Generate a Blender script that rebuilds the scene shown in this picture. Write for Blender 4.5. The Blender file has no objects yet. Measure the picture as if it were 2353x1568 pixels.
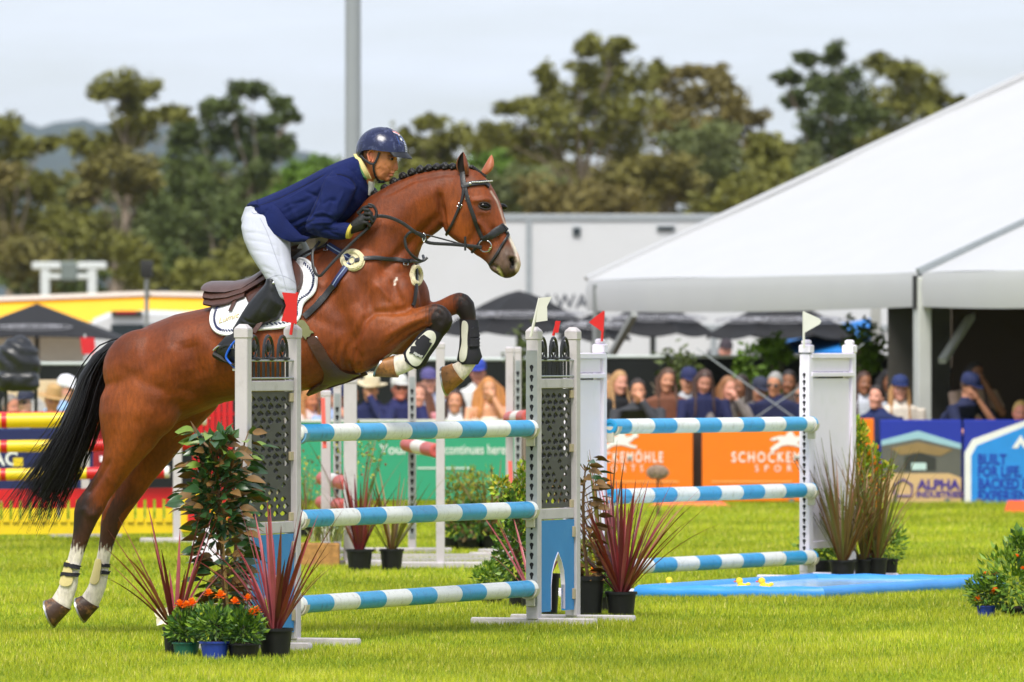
import bpy, bmesh, math, random
import numpy as np
from mathutils import Vector, Matrix, geometry
from mathutils.bvhtree import BVHTree
from math import sin, cos, pi, radians, sqrt

# ------------------------------------------------------------------ camera
F, CX, HY, CH = 20000.0, 1176.5, 818.0, 1.51     # focal length, centre, horizon (in 2353 px wide units), eye height
scene = bpy.context.scene
col = scene.collection
cam_d = bpy.data.cameras.new('camera'); cam = bpy.data.objects.new('camera', cam_d); col.objects.link(cam)
cam.location = (0, 0, CH)
cam.rotation_euler = (radians(90) + math.atan((HY - 784.0) / F), 0, 0)
cam_d.sensor_width = 36; cam_d.lens = 36 * F / 2353.0
cam_d.clip_start = 1; cam_d.clip_end = 12000
cam_d.dof.use_dof = True; cam_d.dof.focus_distance = 46.3; cam_d.dof.aperture_fstop = 6.8
scene.camera = cam
scene.render.resolution_x, scene.render.resolution_y = 1024, 682

# ------------------------------------------------------------------ sky and sun (bright, thinly overcast day)
SUN_EL, SUN_AZ = radians(56), radians(193)        # azimuth clockwise from +Y: behind the camera, to the left
world = bpy.data.worlds.new('World'); scene.world = world; world.use_nodes = True
wn, wl = world.node_tree.nodes, world.node_tree.links
wn.clear()
w_out = wn.new('ShaderNodeOutputWorld'); w_bg = wn.new('ShaderNodeBackground')
w_sky = wn.new('ShaderNodeTexSky'); w_sky.sky_type = 'NISHITA'; w_sky.sun_disc = False
w_sky.sun_elevation = SUN_EL; w_sky.sun_rotation = SUN_AZ; w_sky.air_density = 1.0; w_sky.dust_density = 0.6
w_tc = wn.new('ShaderNodeTexCoord'); w_map = wn.new('ShaderNodeMapping'); w_map.inputs['Scale'].default_value = (7, 7, 55)
w_noise = wn.new('ShaderNodeTexNoise'); w_noise.inputs['Scale'].default_value = 1.5; w_noise.inputs['Detail'].default_value = 5; w_noise.inputs['Roughness'].default_value = .55
w_ramp = wn.new('ShaderNodeValToRGB'); w_ramp.color_ramp.elements[0].position = .36; w_ramp.color_ramp.elements[1].position = .66
w_ramp.color_ramp.elements[0].color = (.6, .6, .6, 1); w_ramp.color_ramp.elements[1].color = (1, 1, 1, 1)
w_mix = wn.new('ShaderNodeMix'); w_mix.data_type = 'RGBA'
w_mix.inputs['B'].default_value = (11.0, 11.9, 13.4, 1)      # cloud
wl.new(w_tc.outputs['Generated'], w_map.inputs['Vector']); wl.new(w_map.outputs['Vector'], w_noise.inputs['Vector'])
wl.new(w_noise.outputs['Fac'], w_ramp.inputs['Fac']); wl.new(w_ramp.outputs['Color'], w_mix.inputs['Factor'])
wl.new(w_sky.outputs['Color'], w_mix.inputs['A']); wl.new(w_mix.outputs['Result'], w_bg.inputs['Color'])
w_bg.inputs['Strength'].default_value = 0.077
wl.new(w_bg.outputs['Background'], w_out.inputs['Surface'])
sun_d = bpy.data.lights.new('sun', 'SUN'); sun_d.energy = 3.6; sun_d.angle = radians(26); sun_d.color = (1, .95, .87)
sun = bpy.data.objects.new('sun', sun_d); col.objects.link(sun)
_sd = Vector((sin(SUN_AZ) * cos(SUN_EL), cos(SUN_AZ) * cos(SUN_EL), sin(SUN_EL)))
sun.rotation_euler = _sd.to_track_quat('Z', 'Y').to_euler()
vs = scene.view_settings; vs.view_transform = 'Standard'; vs.look = 'None'; vs.exposure = 0.2; vs.gamma = 1; vs.use_curve_mapping = False
scene.cycles.use_adaptive_sampling = True
scene.cycles.use_denoising = True
scene.cycles.max_bounces = 5; scene.cycles.diffuse_bounces = 3; scene.cycles.glossy_bounces = 2; scene.cycles.transmission_bounces = 2; scene.cycles.adaptive_threshold = .02
scene.cycles.transparent_max_bounces = 12

# ------------------------------------------------------------------ helpers
def W(px, py, Y): return Vector(((px - CX) * Y / F, Y, CH - (py - HY) * Y / F))
def YG(py): return F * CH / (py - HY)                 # distance of the ground seen at this row
def G(px, py): return W(px, py, YG(py))
def lin(c):
    return tuple(((v / 255.) / 12.92 if v <= 10 else (((v / 255.) + .055) / 1.055) ** 2.4) for v in c)
def V(*a): return Vector(a)

MATS = {}
def mat(name, c, rough=.6, var=.12, scale=8., bump=0., bscale=60., metal=0., spec=.5, coat=0., sheen=0., attr=None, trans=0., alpha=1., stretch=None, dirt_or_shine=None, dscale=3., dirt_or_shine_amt=.35):
    """procedural principled material: c is 0-255 sRGB of the thing itself"""
    if name in MATS: return MATS[name]
    m = bpy.data.materials.new(name); m.use_nodes = True; MATS[name] = m
    n, l = m.node_tree.nodes, m.node_tree.links
    b = n['Principled BSDF']
    b.inputs['Roughness'].default_value = rough; b.inputs['Metallic'].default_value = metal
    b.inputs['Specular IOR Level'].default_value = spec
    if coat: b.inputs['Coat Weight'].default_value = coat; b.inputs['Coat Roughness'].default_value = .12
    if sheen: b.inputs['Sheen Weight'].default_value = sheen; b.inputs['Sheen Roughness'].default_value = .4
    if trans: b.inputs['Transmission Weight'].default_value = trans
    if alpha < 1: b.inputs['Alpha'].default_value = alpha
    tc = n.new('ShaderNodeTexCoord'); vec = tc.outputs['Object']
    if stretch:
        mp = n.new('ShaderNodeMapping'); mp.inputs['Scale'].default_value = stretch; l.new(vec, mp.inputs['Vector']); vec = mp.outputs['Vector']
    no = n.new('ShaderNodeTexNoise'); no.inputs['Scale'].default_value = scale; no.inputs['Detail'].default_value = 6; no.inputs['Roughness'].default_value = .6
    l.new(vec, no.inputs['Vector'])
    mr = n.new('ShaderNodeMapRange'); mr.inputs[1].default_value = .3; mr.inputs[2].default_value = .7
    mr.inputs[3].default_value = 1 - var; mr.inputs[4].default_value = 1 + var
    l.new(no.outputs['Fac'], mr.inputs[0])
    mx = n.new('ShaderNodeMix'); mx.data_type = 'RGBA'; mx.blend_type = 'MULTIPLY'; mx.inputs['Factor'].default_value = 1
    if attr:
        at = n.new('ShaderNodeAttribute'); at.attribute_name = attr; l.new(at.outputs['Color'], mx.inputs['A'])
    else:
        mx.inputs['A'].default_value = (*lin(c), 1)
    l.new(mr.outputs[0], mx.inputs['B'])
    res = mx.outputs['Result']
    if dirt_or_shine:
        n2 = n.new('ShaderNodeTexNoise'); n2.inputs['Scale'].default_value = dscale; n2.inputs['Detail'].default_value = 9; n2.inputs['Roughness'].default_value = .7
        l.new(tc.outputs['Object'], n2.inputs['Vector'])
        m2 = n.new('ShaderNodeMapRange'); m2.inputs[1].default_value = .52; m2.inputs[2].default_value = .72; m2.inputs[3].default_value = 0; m2.inputs[4].default_value = dirt_or_shine_amt
        l.new(n2.outputs['Fac'], m2.inputs[0])
        m3 = n.new('ShaderNodeMix'); m3.data_type = 'RGBA'; m3.inputs['B'].default_value = (*lin(dirt_or_shine), 1)
        l.new(m2.outputs[0], m3.inputs['Factor']); l.new(res, m3.inputs['A']); res = m3.outputs['Result']
    l.new(res, b.inputs['Base Color'])
    if bump:
        nb = n.new('ShaderNodeTexNoise'); nb.inputs['Scale'].default_value = bscale; nb.inputs['Detail'].default_value = 4
        l.new(vec, nb.inputs['Vector'])
        bp = n.new('ShaderNodeBump'); bp.inputs['Strength'].default_value = bump; bp.inputs['Distance'].default_value = .01
        l.new(nb.outputs['Fac'], bp.inputs['Height']); l.new(bp.outputs['Normal'], b.inputs['Normal'])
    return m

ORG = {}
def link(o, parent=None, origin=None):
    col.objects.link(o)
    if parent is not None:
        o.parent = parent
        ORG[o.name] = ORG[parent.name]
    else:
        ORG[o.name] = Vector(origin or (0, 0, 0)); o.location = ORG[o.name]
    return o
def tag(o, label=None, cat=None, group=None, kind=None):
    if label: o['label'] = label
    if cat: o['category'] = cat
    if group: o['group'] = group
    if kind: o['kind'] = kind
    return o
def thing(name, origin, label, cat, group=None):
    o = bpy.data.objects.new(name, None); o.empty_display_size = .1
    link(o, None, origin)
    return tag(o, label, cat, group)

class MB:
    def __init__(s): s.v, s.f, s.m = [], [], []
    def add(s, vs, fs, mi=0):
        o = len(s.v); s.v.extend([tuple(p) for p in vs]); s.f.extend([tuple(i + o for i in f) for f in fs]); s.m.extend([mi] * len(fs)); return s
    def box(s, c, size, rot=None, mi=0, bev=0.):
        hx, hy, hz = size[0] / 2, size[1] / 2, size[2] / 2
        if bev > 0:
            b = min(bev, hx * .6, hy * .6, hz * .6); rings = []
            for z, i in ((-hz, b), (-hz + b, 0), (hz - b, 0), (hz, b)):
                x, y = hx - i, hy - i; k = b * .7
                rings.append([(x - k, -y, z), (x, -y + k, z), (x, y - k, z), (x - k, y, z), (-x + k, y, z), (-x, y - k, z), (-x, -y + k, z), (-x + k, -y, z)])
            pts = [Vector(p) for r in rings for p in r]
            fs = [tuple(reversed(range(8))), tuple(range(24, 32))]
            for r in range(3):
                for i in range(8): fs.append((r * 8 + i, r * 8 + (i + 1) % 8, r * 8 + 8 + (i + 1) % 8, r * 8 + 8 + i))
        else:
            pts = [Vector((x, y, z)) for z in (-hz, hz) for (x, y) in ((hx, -hy), (hx, hy), (-hx, hy), (-hx, -hy))]
            fs = [(3, 2, 1, 0), (4, 5, 6, 7)] + [(i, (i + 1) % 4, 4 + (i + 1) % 4, 4 + i) for i in range(4)]
        c = Vector(c)
        if rot is not None: pts = [rot @ p for p in pts]
        return s.add([c + p for p in pts], fs, mi)
    def beam(s, a, b, w, h, mi=0, up=(0, 0, 1), bev=0.):
        a, b = Vector(a), Vector(b); z = (b - a); L = z.length; z.normalize()
        up = Vector(up); x = up.cross(z)
        if x.length < 1e-4: x = Vector((1, 0, 0)).cross(z)
        x.normalize(); y = z.cross(x)
        return s.box((a + b) / 2, (w, h, L), Matrix((x, y, z)).transposed(), mi, bev)
    def loft(s, rings, caps=True, mi=0, closed=False):
        n = len(rings[0]); o = len(s.v)
        for r in rings: s.v.extend([tuple(p) for p in r])
        R = len(rings)
        for i in range(R if closed else R - 1):
            a, b = o + i * n, o + ((i + 1) % R) * n
            for k in range(n):
                s.f.append((a + k, a + (k + 1) % n, b + (k + 1) % n, b + k)); s.m.append(mi)
        if caps and not closed:
            for r, flip in ((0, True), (R - 1, False)):
                c = sum((Vector(p) for p in rings[r]), Vector()) / n; ci = len(s.v); s.v.append(tuple(c)); b = o + r * n
                for k in range(n):
                    f = (b + k, b + (k + 1) % n, ci); s.f.append(tuple(reversed(f)) if flip else f); s.m.append(mi)
        return s
    def tube(s, pts, rad, n=8, mi=0, caps=True, closed=False, flat=None):
        pts = [Vector(p) for p in pts]; R = len(pts)
        if not hasattr(rad, '__len__'): rad = [rad] * R
        rings = []; prev = None
        for i, p in enumerate(pts):
            if closed: t = pts[(i + 1) % R] - pts[i - 1]
            else: t = pts[min(i + 1, R - 1)] - pts[max(i - 1, 0)]
            if t.length < 1e-9: t = Vector((0, 0, 1))
            t.normalize()
            if prev is None:
                a = Vector((0, 0, 1)) if abs(t.z) < .9 else Vector((1, 0, 0)); x = a.cross(t).normalized()
            else:
                x = (prev - t * prev.dot(t))
                x = x.normalized() if x.length > 1e-6 else t.orthogonal().normalized()
            prev = x; y = t.cross(x); k = flat or 1
            rings.append([p + (x * cos(2 * pi * j / n) + y * k * sin(2 * pi * j / n)) * rad[i] for j in range(n)])
        return s.loft(rings, caps, mi, closed)
    def ell(s, c, r, mi=0, nu=14, nv=9, rot=None):
        c = Vector(c); rings = []
        for i in range(1, nv):
            th = -pi / 2 + pi * i / nv
            ring = [Vector((r[0] * cos(th) * cos(2 * pi * k / nu), r[1] * cos(th) * sin(2 * pi * k / nu), r[2] * sin(th))) for k in range(nu)]
            rings.append([c + (rot @ p if rot is not None else p) for p in ring])
        o = len(s.v); s.loft(rings, False, mi)
        for sgn, base in ((-1, 0), (1, (nv - 2) * nu)):
            p = Vector((0, 0, sgn * r[2])); p = c + (rot @ p if rot is not None else p); ci = len(s.v); s.v.append(tuple(p))
            for k in range(nu):
                f = (o + base + k, o + base + (k + 1) % nu, ci); s.f.append(f if sgn > 0 else tuple(reversed(f))); s.m.append(mi)
        return s
    def lathe(s, c, prof, n=20, mi=0, ax=None):
        c = Vector(c); M = ax if ax is not None else Matrix.Identity(3)
        return s.loft([[c + M @ Vector((r * cos(2 * pi * k / n), r * sin(2 * pi * k / n), z)) for k in range(n)] for r, z in prof], True, mi)
    def plate(s, outline, thick, M, c, mi=0, holes=()):
        """2-D outline (x,y) -> slab; M columns: x axis, y axis, normal"""
        c = Vector(c)
        vv = [Vector((p[0], p[1])) for p in outline]; edges = [(i, (i + 1) % len(vv)) for i in range(len(vv))]
        for h in holes:
            b = len(vv); vv += [Vector((p[0], p[1])) for p in h]; edges += [(b + i, b + (i + 1) % len(h)) for i in range(len(h))]
        ov, oe, of, _, _, _ = geometry.delaunay_2d_cdt(vv, edges, [], 1, 1e-6)
        if holes:
            def inp(x, y, h):
                c_ = False
                for (x0, y0), (x1, y1) in zip(h, h[1:] + h[:1]):
                    if (y0 > y) != (y1 > y) and x < (x1 - x0) * (y - y0) / (y1 - y0) + x0: c_ = not c_
                return c_
            bb = [(min(q[0] for q in h), max(q[0] for q in h), min(q[1] for q in h), max(q[1] for q in h), h) for h in holes]
            keep = []
            for f in of:
                x = sum(ov[i][0] for i in f) / len(f); y = sum(ov[i][1] for i in f) / len(f)
                if not any(a <= x <= b and c0 <= y <= d and inp(x, y, h) for a, b, c0, d, h in bb): keep.append(f)
            of = keep
        n = len(ov)
        top = [c + M @ Vector((p[0], p[1], thick / 2)) for p in ov]; bot = [c + M @ Vector((p[0], p[1], -thick / 2)) for p in ov]
        fs = []; cnt = {}
        for f in of:
            fs.append(tuple(f)); fs.append(tuple(n + i for i in reversed(f)))
            for a, b in zip(f, list(f[1:]) + [f[0]]): cnt[(a, b)] = 1
        for a, b in list(cnt):
            if (b, a) not in cnt: fs.append((b, a, n + a, n + b))
        return s.add(top + bot, fs, mi)
    def mesh(s, name, origin=(0, 0, 0), mats=(), smooth=True, auto=40):
        me = bpy.data.meshes.new(name); o = Vector(origin)
        me.from_pydata([(p[0] - o.x, p[1] - o.y, p[2] - o.z) for p in s.v], [], s.f)
        for m in mats: me.materials.append(m)
        if len(mats) > 1: me.polygons.foreach_set('material_index', s.m)
        if smooth:
            me.polygons.foreach_set('use_smooth', [True] * len(s.f))
            try: me.set_sharp_from_angle(angle=radians(auto))
            except Exception: pass
        me.update()
        return me
    def build(s, name, mats, parent=None, origin=None, smooth=True, auto=40):
        if not isinstance(mats, (list, tuple)): mats = [mats]
        og = ORG[parent.name] if parent is not None else Vector(origin or (0, 0, 0))
        o = bpy.data.objects.new(name, s.mesh(name, og, mats, smooth, auto))
        return link(o, parent, og)

def obj_from(name, me, mats, parent=None, origin=None, smooth=True):
    """mesh in world coordinates -> object"""
    if not isinstance(mats, (list, tuple)): mats = [mats]
    og = ORG[parent.name] if parent is not None else Vector(origin or (0, 0, 0))
    me.transform(Matrix.Translation(-og)); me.materials.clear()
    for m in mats: me.materials.append(m)
    me.name = name
    if smooth: me.polygons.foreach_set('use_smooth', [True] * len(me.polygons))
    return link(bpy.data.objects.new(name, me), parent, og)

def vox(mb, size, it=6, fac=.5):
    """union of closed shapes as one continuous skin"""
    o = bpy.data.objects.new('tmp', mb.mesh('tmp', smooth=False)); col.objects.link(o)
    r = o.modifiers.new('r', 'REMESH'); r.mode = 'VOXEL'; r.voxel_size = size; r.use_smooth_shade = True
    if it:
        s = o.modifiers.new('s', 'SMOOTH'); s.factor = fac; s.iterations = it
    dg = bpy.context.evaluated_depsgraph_get()
    me = bpy.data.meshes.new_from_object(o.evaluated_get(dg))
    old = o.data; bpy.data.objects.remove(o); bpy.data.meshes.remove(old)
    return me

def copy_tree(o, parent=None):
    c = o.copy(); col.objects.link(c); c.parent = parent
    ORG[c.name] = ORG.get(o.name, Vector())
    for ch in list(o.children): copy_tree(ch, c)
    return c

def text_mesh(txt, size, shear=0., spacing=1., bold=0., extrude=.002):
    cu = bpy.data.curves.new('t', 'FONT'); cu.body = txt; cu.size = size; cu.align_x = 'CENTER'; cu.align_y = 'CENTER'
    cu.shear = shear; cu.space_character = spacing; cu.offset = bold; cu.extrude = extrude; cu.resolution_u = 3
    o = bpy.data.objects.new('t', cu); col.objects.link(o)
    dg = bpy.context.evaluated_depsgraph_get()
    me = bpy.data.meshes.new_from_object(o.evaluated_get(dg))
    bpy.data.objects.remove(o); bpy.data.curves.remove(cu)
    return me
def text(name, txt, size, M, c, m, parent, width=None, **k):
    """flat lettering; M columns: x axis, y axis, normal. width: squeeze to that width"""
    me = text_mesh(txt, size, **k)
    if width:
        xs = [v.co.x for v in me.vertices]; w = max(xs) - min(xs)
        if w > 0: me.transform(Matrix.Diagonal((width / w, 1, 1, 1)))
    me.transform(Matrix.Translation(Vector(c)) @ M.to_4x4())
    return obj_from(name, me, m, parent, smooth=False)
def basis(x, n):
    x = Vector(x).normalized(); n = Vector(n).normalized(); y = n.cross(x).normalized(); x = y.cross(n)
    return Matrix((x, y, n)).transposed()
FRONT = basis((1, 0, 0), (0, -1, 0))                  # a face looking at the camera
RNG = random.Random(7)
# ================================================================== SETTING
def mat_ground():
    m = bpy.data.materials.new('lawn_soil'); m.use_nodes = True; n, l = m.node_tree.nodes, m.node_tree.links; b = n['Principled BSDF']
    tc = n.new('ShaderNodeTexCoord')
    a = n.new('ShaderNodeTexNoise'); a.inputs['Scale'].default_value = 1.3; a.inputs['Detail'].default_value = 8
    c = n.new('ShaderNodeTexNoise'); c.inputs['Scale'].default_value = 38; c.inputs['Detail'].default_value = 5
    l.new(tc.outputs['Object'], a.inputs['Vector']); l.new(tc.outputs['Object'], c.inputs['Vector'])
    r = n.new('ShaderNodeValToRGB'); e = r.color_ramp.elements
    e[0].position = .3; e[0].color = (*lin((118, 136, 30)), 1); e[1].position = .7; e[1].color = (*lin((162, 166, 46)), 1)
    l.new(a.outputs['Fac'], r.inputs['Fac'])
    r2 = n.new('ShaderNodeMapRange'); r2.inputs[1].default_value = .3; r2.inputs[2].default_value = .7; r2.inputs[3].default_value = .65; r2.inputs[4].default_value = 1.15
    l.new(c.outputs['Fac'], r2.inputs[0])
    x = n.new('ShaderNodeMix'); x.data_type = 'RGBA'; x.blend_type = 'MULTIPLY'; x.inputs['Factor'].default_value = 1
    l.new(r.outputs['Color'], x.inputs['A']); l.new(r2.outputs[0], x.inputs['B']); l.new(x.outputs['Result'], b.inputs['Base Color'])
    sx = n.new('ShaderNodeSeparateXYZ'); l.new(tc.outputs['Object'], sx.inputs[0]); far = n.new('ShaderNodeMapRange'); far.inputs[1].default_value = 92; far.inputs[2].default_value = 97; l.new(sx.outputs['Y'], far.inputs[0])
    y = n.new('ShaderNodeMix'); y.data_type = 'RGBA'; y.inputs['B'].default_value = (*lin((128, 118, 98)), 1); l.new(far.outputs[0], y.inputs['Factor']); l.new(x.outputs['Result'], y.inputs['A']); l.new(y.outputs['Result'], b.inputs['Base Color'])   # beige ground beyond the arena, put in to cut green bounce onto the truck
    b.inputs['Roughness'].default_value = .9; b.inputs['Specular IOR Level'].default_value = .1
    return m
gm = MB(); gm.add([(-4000, -50, 0), (4000, -50, 0), (4000, 9000, 0), (-4000, 9000, 0)], [(0, 1, 2, 3)])
tag(gm.build('ground', mat_ground(), smooth=False), kind='structure')

def make_grass():
    rg = np.random.default_rng(3)
    ys = []; xs = []
    for (y0, y1, dens) in ((38.5, 44, 4200), (44, 50, 3600), (50, 58, 2300), (58, 70, 1300), (70, 92, 700)):
        wmax = .0605 * y1 + .35; n = int(dens * (y1 - y0) * 2 * wmax)
        y = rg.uniform(y0, y1, n); x = rg.uniform(-wmax, wmax, n)
        k = np.abs(x) < .0605 * y + .35; ys.append(y[k]); xs.append(x[k])
        n = int(dens * .3 * (y1 - y0) * 2.6); y = rg.uniform(y0, y1, n); xo = (.0605 * y + .35 + rg.uniform(0, 1.3, n)) * rg.choice([-1, 1], n); ys.append(y); xs.append(xo)
    x = np.concatenate(xs); y = np.concatenate(ys); n = len(x)
    # patchiness from a few sines
    p = np.sin(x * 2.1 + 1.3 * np.sin(y * 1.1)) * np.sin(y * 1.7 + 2 * np.sin(x * .9)) + .6 * np.sin(x * 5.3 + y * 4.1) * np.sin(y * 6.1 - x * 3.)
    h = (.024 + .02 * rg.random(n)) * (1 + .25 * p) * (1 + (y - 46) * .006); wd = .0022 * (1 + (y - 40) / 30) * (0.7 + .6 * rg.random(n))
    a = rg.uniform(0, 2 * pi, n); lean = rg.uniform(0, .028, n); la = rg.uniform(0, 2 * pi, n)
    P = np.zeros((n, 3, 3))
    P[:, 0] = np.stack([x - wd * np.cos(a), y - wd * np.sin(a), np.zeros(n)], 1)
    P[:, 1] = np.stack([x + wd * np.cos(a), y + wd * np.sin(a), np.zeros(n)], 1)
    P[:, 2] = np.stack([x + lean * np.cos(la), y + lean * np.sin(la), h], 1)
    me = bpy.data.meshes.new('grass'); me.vertices.add(3 * n); me.loops.add(3 * n); me.polygons.add(n)
    me.vertices.foreach_set('co', P.reshape(-1)); me.loops.foreach_set('vertex_index', np.arange(3 * n, dtype=np.int32))
    me.polygons.foreach_set('loop_start', np.arange(0, 3 * n, 3, dtype=np.int32))
    me.update(calc_edges=True)
    base = np.array([lin((138, 154, 28)), lin((178, 184, 42)), lin((104, 134, 30)), lin((206, 196, 112))])
    t = rg.random(n); wts = np.clip(.5 + .35 * p + rg.normal(0, .25, n), 0, 1)
    c = base[0] * (1 - wts[:, None]) + base[1] * wts[:, None]
    c[t < .18 - .08 * p] = base[2]; q_ = np.sin(x * .9 + 2 * np.sin(y * .35)) * np.sin(y * .55 + 1.5 * np.sin(x * .6)); c *= (1 + .2 * q_)[:, None]; c[t > (.955 - .045 * p - .03 * q_)] = base[3]
    c *= rg.uniform(.8, 1.2, n)[:, None]
    cc = np.ones((n, 3, 4)); cc[:, :, :3] = c[:, None, :]
    at = me.color_attributes.new('coat', 'FLOAT_COLOR', 'POINT'); at.data.foreach_set('color', cc.reshape(-1))
    m = mat('grass_blade', (0, 0, 0), .55, .05, attr='coat', spec=.25)
    b = m.node_tree.nodes['Principled BSDF']
    b.inputs['Subsurface Weight'].default_value = 0
    me.materials.append(m)
    o = bpy.data.objects.new('grass', me); link(o)
    tag(o, 'short bright green lawn of the jumping arena', 'grass', kind='stuff')
make_grass()

# ---- far hills
def make_hill(name, Y, prof, c, seed):
    rg = random.Random(seed); nx = 320; rows = 7; mb = MB(); rings = []
    x0, x1 = prof[0][0], prof[-1][0]
    P = []
    for j in range(rows):
        t = j / (rows - 1)
        for i in range(nx):
            px = x0 + (x1 - x0) * i / (nx - 1)
            for (a, b) in zip(prof, prof[1:]):
                if a[0] <= px <= b[0]:
                    u = (px - a[0]) / (b[0] - a[0]); u = u * u * (3 - 2 * u); py = a[1] + (b[1] - a[1]) * u; break
            zt = CH - (py - HY) * Y / F
            z = zt * (1 - (1 - t) ** 1.6) + rg.uniform(-1, 1) * 4 * t
            P.append((((px - CX) * Y / F) * (1 + .02 * t) + rg.uniform(-4, 4), Y - 1200 * (1 - t) + rg.uniform(-8, 8), max(z, -2) if j else -5))
    fs = [(j * nx + i, j * nx + i + 1, j * nx + nx + i + 1, j * nx + nx + i) for j in range(rows - 1) for i in range(nx - 1)]
    mb.add(P, fs)
    o = mb.build(name, mat('hill_forest', c, .95, .35, .02, spec=.05))
    tag(o, kind='structure')
make_hill('hill', 8000, [(-5200, 520), (-3200, 430), (-1500, 340), (-300, 296), (90, 286), (200, 282), (300, 280), (420, 282), (520, 290), (640, 318), (720, 350), (800, 385), (900, 480), (1100, 600), (1500, 640), (2400, 640), (3800, 600), (5200, 520)], (44, 60, 58), 5)

# ---- trees
BARK = mat('pale_bark', (142, 128, 112), .85, .3, 1.5, .3, 8)
def leafmat(name, c): return mat(name, c, .6, .4, .7, spec=.3)
LEAF = {'olive': leafmat('olive_leaf', (112, 112, 46)), 'dark': leafmat('dark_leaf', (78, 90, 42)), 'brown': leafmat('brown_leaf', (112, 106, 52)),
        'green': leafmat('green_leaf', (96, 126, 40)), 'grey': leafmat('grey_leaf', (104, 112, 66)), 'rust': leafmat('rust_leaf', (116, 106, 56))}
def leaf_cloud(rg, clumps, n_per, size):
    """clumps: (x,y,z,rx,rz). triangles pairs spread through each clump's volume"""
    Q = []
    for (x, y, z, rx, rz) in clumps:
        n = int(n_per * max(.35, (rx * rz) / 2.))
        sub = rg.normal(0, 1, (max(4, n // 22), 3)); sub /= np.linalg.norm(sub, axis=1)[:, None]; sub *= rg.random((len(sub), 1)) ** .5
        c = sub[rg.integers(0, len(sub), n)] + rg.normal(0, .2, (n, 3))
        c *= np.array([rx, rx * .9, rz]); c += np.array([x, y, z])
        d1 = rg.normal(0, 1, (n, 3)); d1[:, 2] *= .6; d1 /= np.linalg.norm(d1, axis=1)[:, None]
        d2 = rg.normal(0, 1, (n, 3)); d2 = np.cross(d1, d2); d2 /= np.linalg.norm(d2, axis=1)[:, None]
        s = size * rg.uniform(.5, 1.2, (n, 1))
        Q.append(np.stack([c - d1 * s, c + d2 * s * .45, c + d1 * s, c - d2 * s * .45], 1))
    Q = np.concatenate(Q); n = len(Q)
    me = bpy.data.meshes.new('crown'); me.vertices.add(4 * n); me.loops.add(4 * n); me.polygons.add(n)
    me.vertices.foreach_set('co', Q.reshape(-1)); me.loops.foreach_set('vertex_index', np.arange(4 * n, dtype=np.int32))
    me.polygons.foreach_set('loop_start', np.arange(0, 4 * n, 4, dtype=np.int32))
    me.update(calc_edges=True); return me
def tree(name, label, Y, base_px, clumps, leaf, trunk_w=.45, n_per=1500, size=.17, ground_py=None, group='trees beyond the showground'):
    """clumps in picture units around the tree's own distance: (px, py, rx, ry)"""
    trunk_w *= .55; s = Y / F; seed = int(abs(base_px * 7 + Y)); rg = np.random.default_rng(seed); r = random.Random(seed)
    base = Vector(((base_px - CX) * s, Y, 0))
    t = thing(name, base, label, 'tree', group)
    cl = []
    for (px, py, rx, ry) in clumps:
        p = W(px, py, Y); dy = r.uniform(-1, 1) * 2.2
        cl.append((p.x, Y + dy, p.z, rx * s, ry * s))
    top = max(cl, key=lambda c: c[2])
    mb = MB()
    lean = (sum(c[0] for c in cl) / len(cl) - base.x)
    forkz = max(.8, min(c[2] for c in cl) * .75); fork = Vector((base.x + lean * .35, Y, forkz))
    mb.tube([base + V(0, 0, -.3), base + V(lean * .1, 0, forkz * .4), fork], [trunk_w * 1.25, trunk_w, trunk_w * .85], 9)
    for c in cl:
        e = Vector(c[:3]); m1 = fork.lerp(e, .45) + V(r.uniform(-.5, .5), r.uniform(-.4, .4), (e.z - fork.z) * .12)
        k = trunk_w * r.uniform(.18, .3)
        mb.tube([fork + V(0, 0, -.2), m1, e], [k, k * .62, k * .15], 6)
        for q in range(2):
            e2 = e + V(r.uniform(-1, 1) * c[3], r.uniform(-1, 1) * c[3], r.uniform(-.2, .8) * c[4])
            mb.tube([m1.lerp(e, .5), e2], [k * .3, k * .1], 5)
    mb.build('trunk', BARK, t)
    me = leaf_cloud(rg, cl, n_per, size); obj_from('crown', me, LEAF[leaf], t, smooth=False)
    return t
tree('gum_tree', 'tall olive gum tree cut by the left edge of the photo', 330, 20, [(20, 300, 55, 38), (-40, 330, 60, 50), (60, 350, 52, 34), (30, 410, 60, 40), (-20, 450, 70, 50), (85, 440, 40, 36), (40, 500, 60, 40), (100, 330, 34, 22)], 'olive', .35)
tree('gum_tree', 'rust tinged gum tree low at the left edge', 318, -30, [(10, 400, 44, 26), (-40, 430, 50, 40), (5, 560, 60, 40), (60, 570, 50, 40), (-50, 520, 60, 50)], 'rust', .32)
tree('gum_tree', 'umbrella topped tall gum standing in front of the blue hill', 345, 285, [(285, 195, 52, 30), (240, 215, 34, 22), (335, 205, 34, 26), (300, 240, 34, 34), (275, 285, 30, 30), (320, 300, 40, 30), (255, 320, 40, 24), (345, 270, 36, 24), (395, 260, 40, 24), (420, 275, 26, 22), (190, 330, 38, 26), (215, 350, 30, 20)], 'olive', .34)
tree('gum_tree', 'round headed gum with pale forked trunk left of the rider', 325, 265, [(270, 370, 58, 36), (320, 390, 52, 40), (225, 400, 44, 30), (350, 430, 48, 40), (290, 420, 50, 30), (190, 440, 34, 30)], 'brown', .36)
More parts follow.
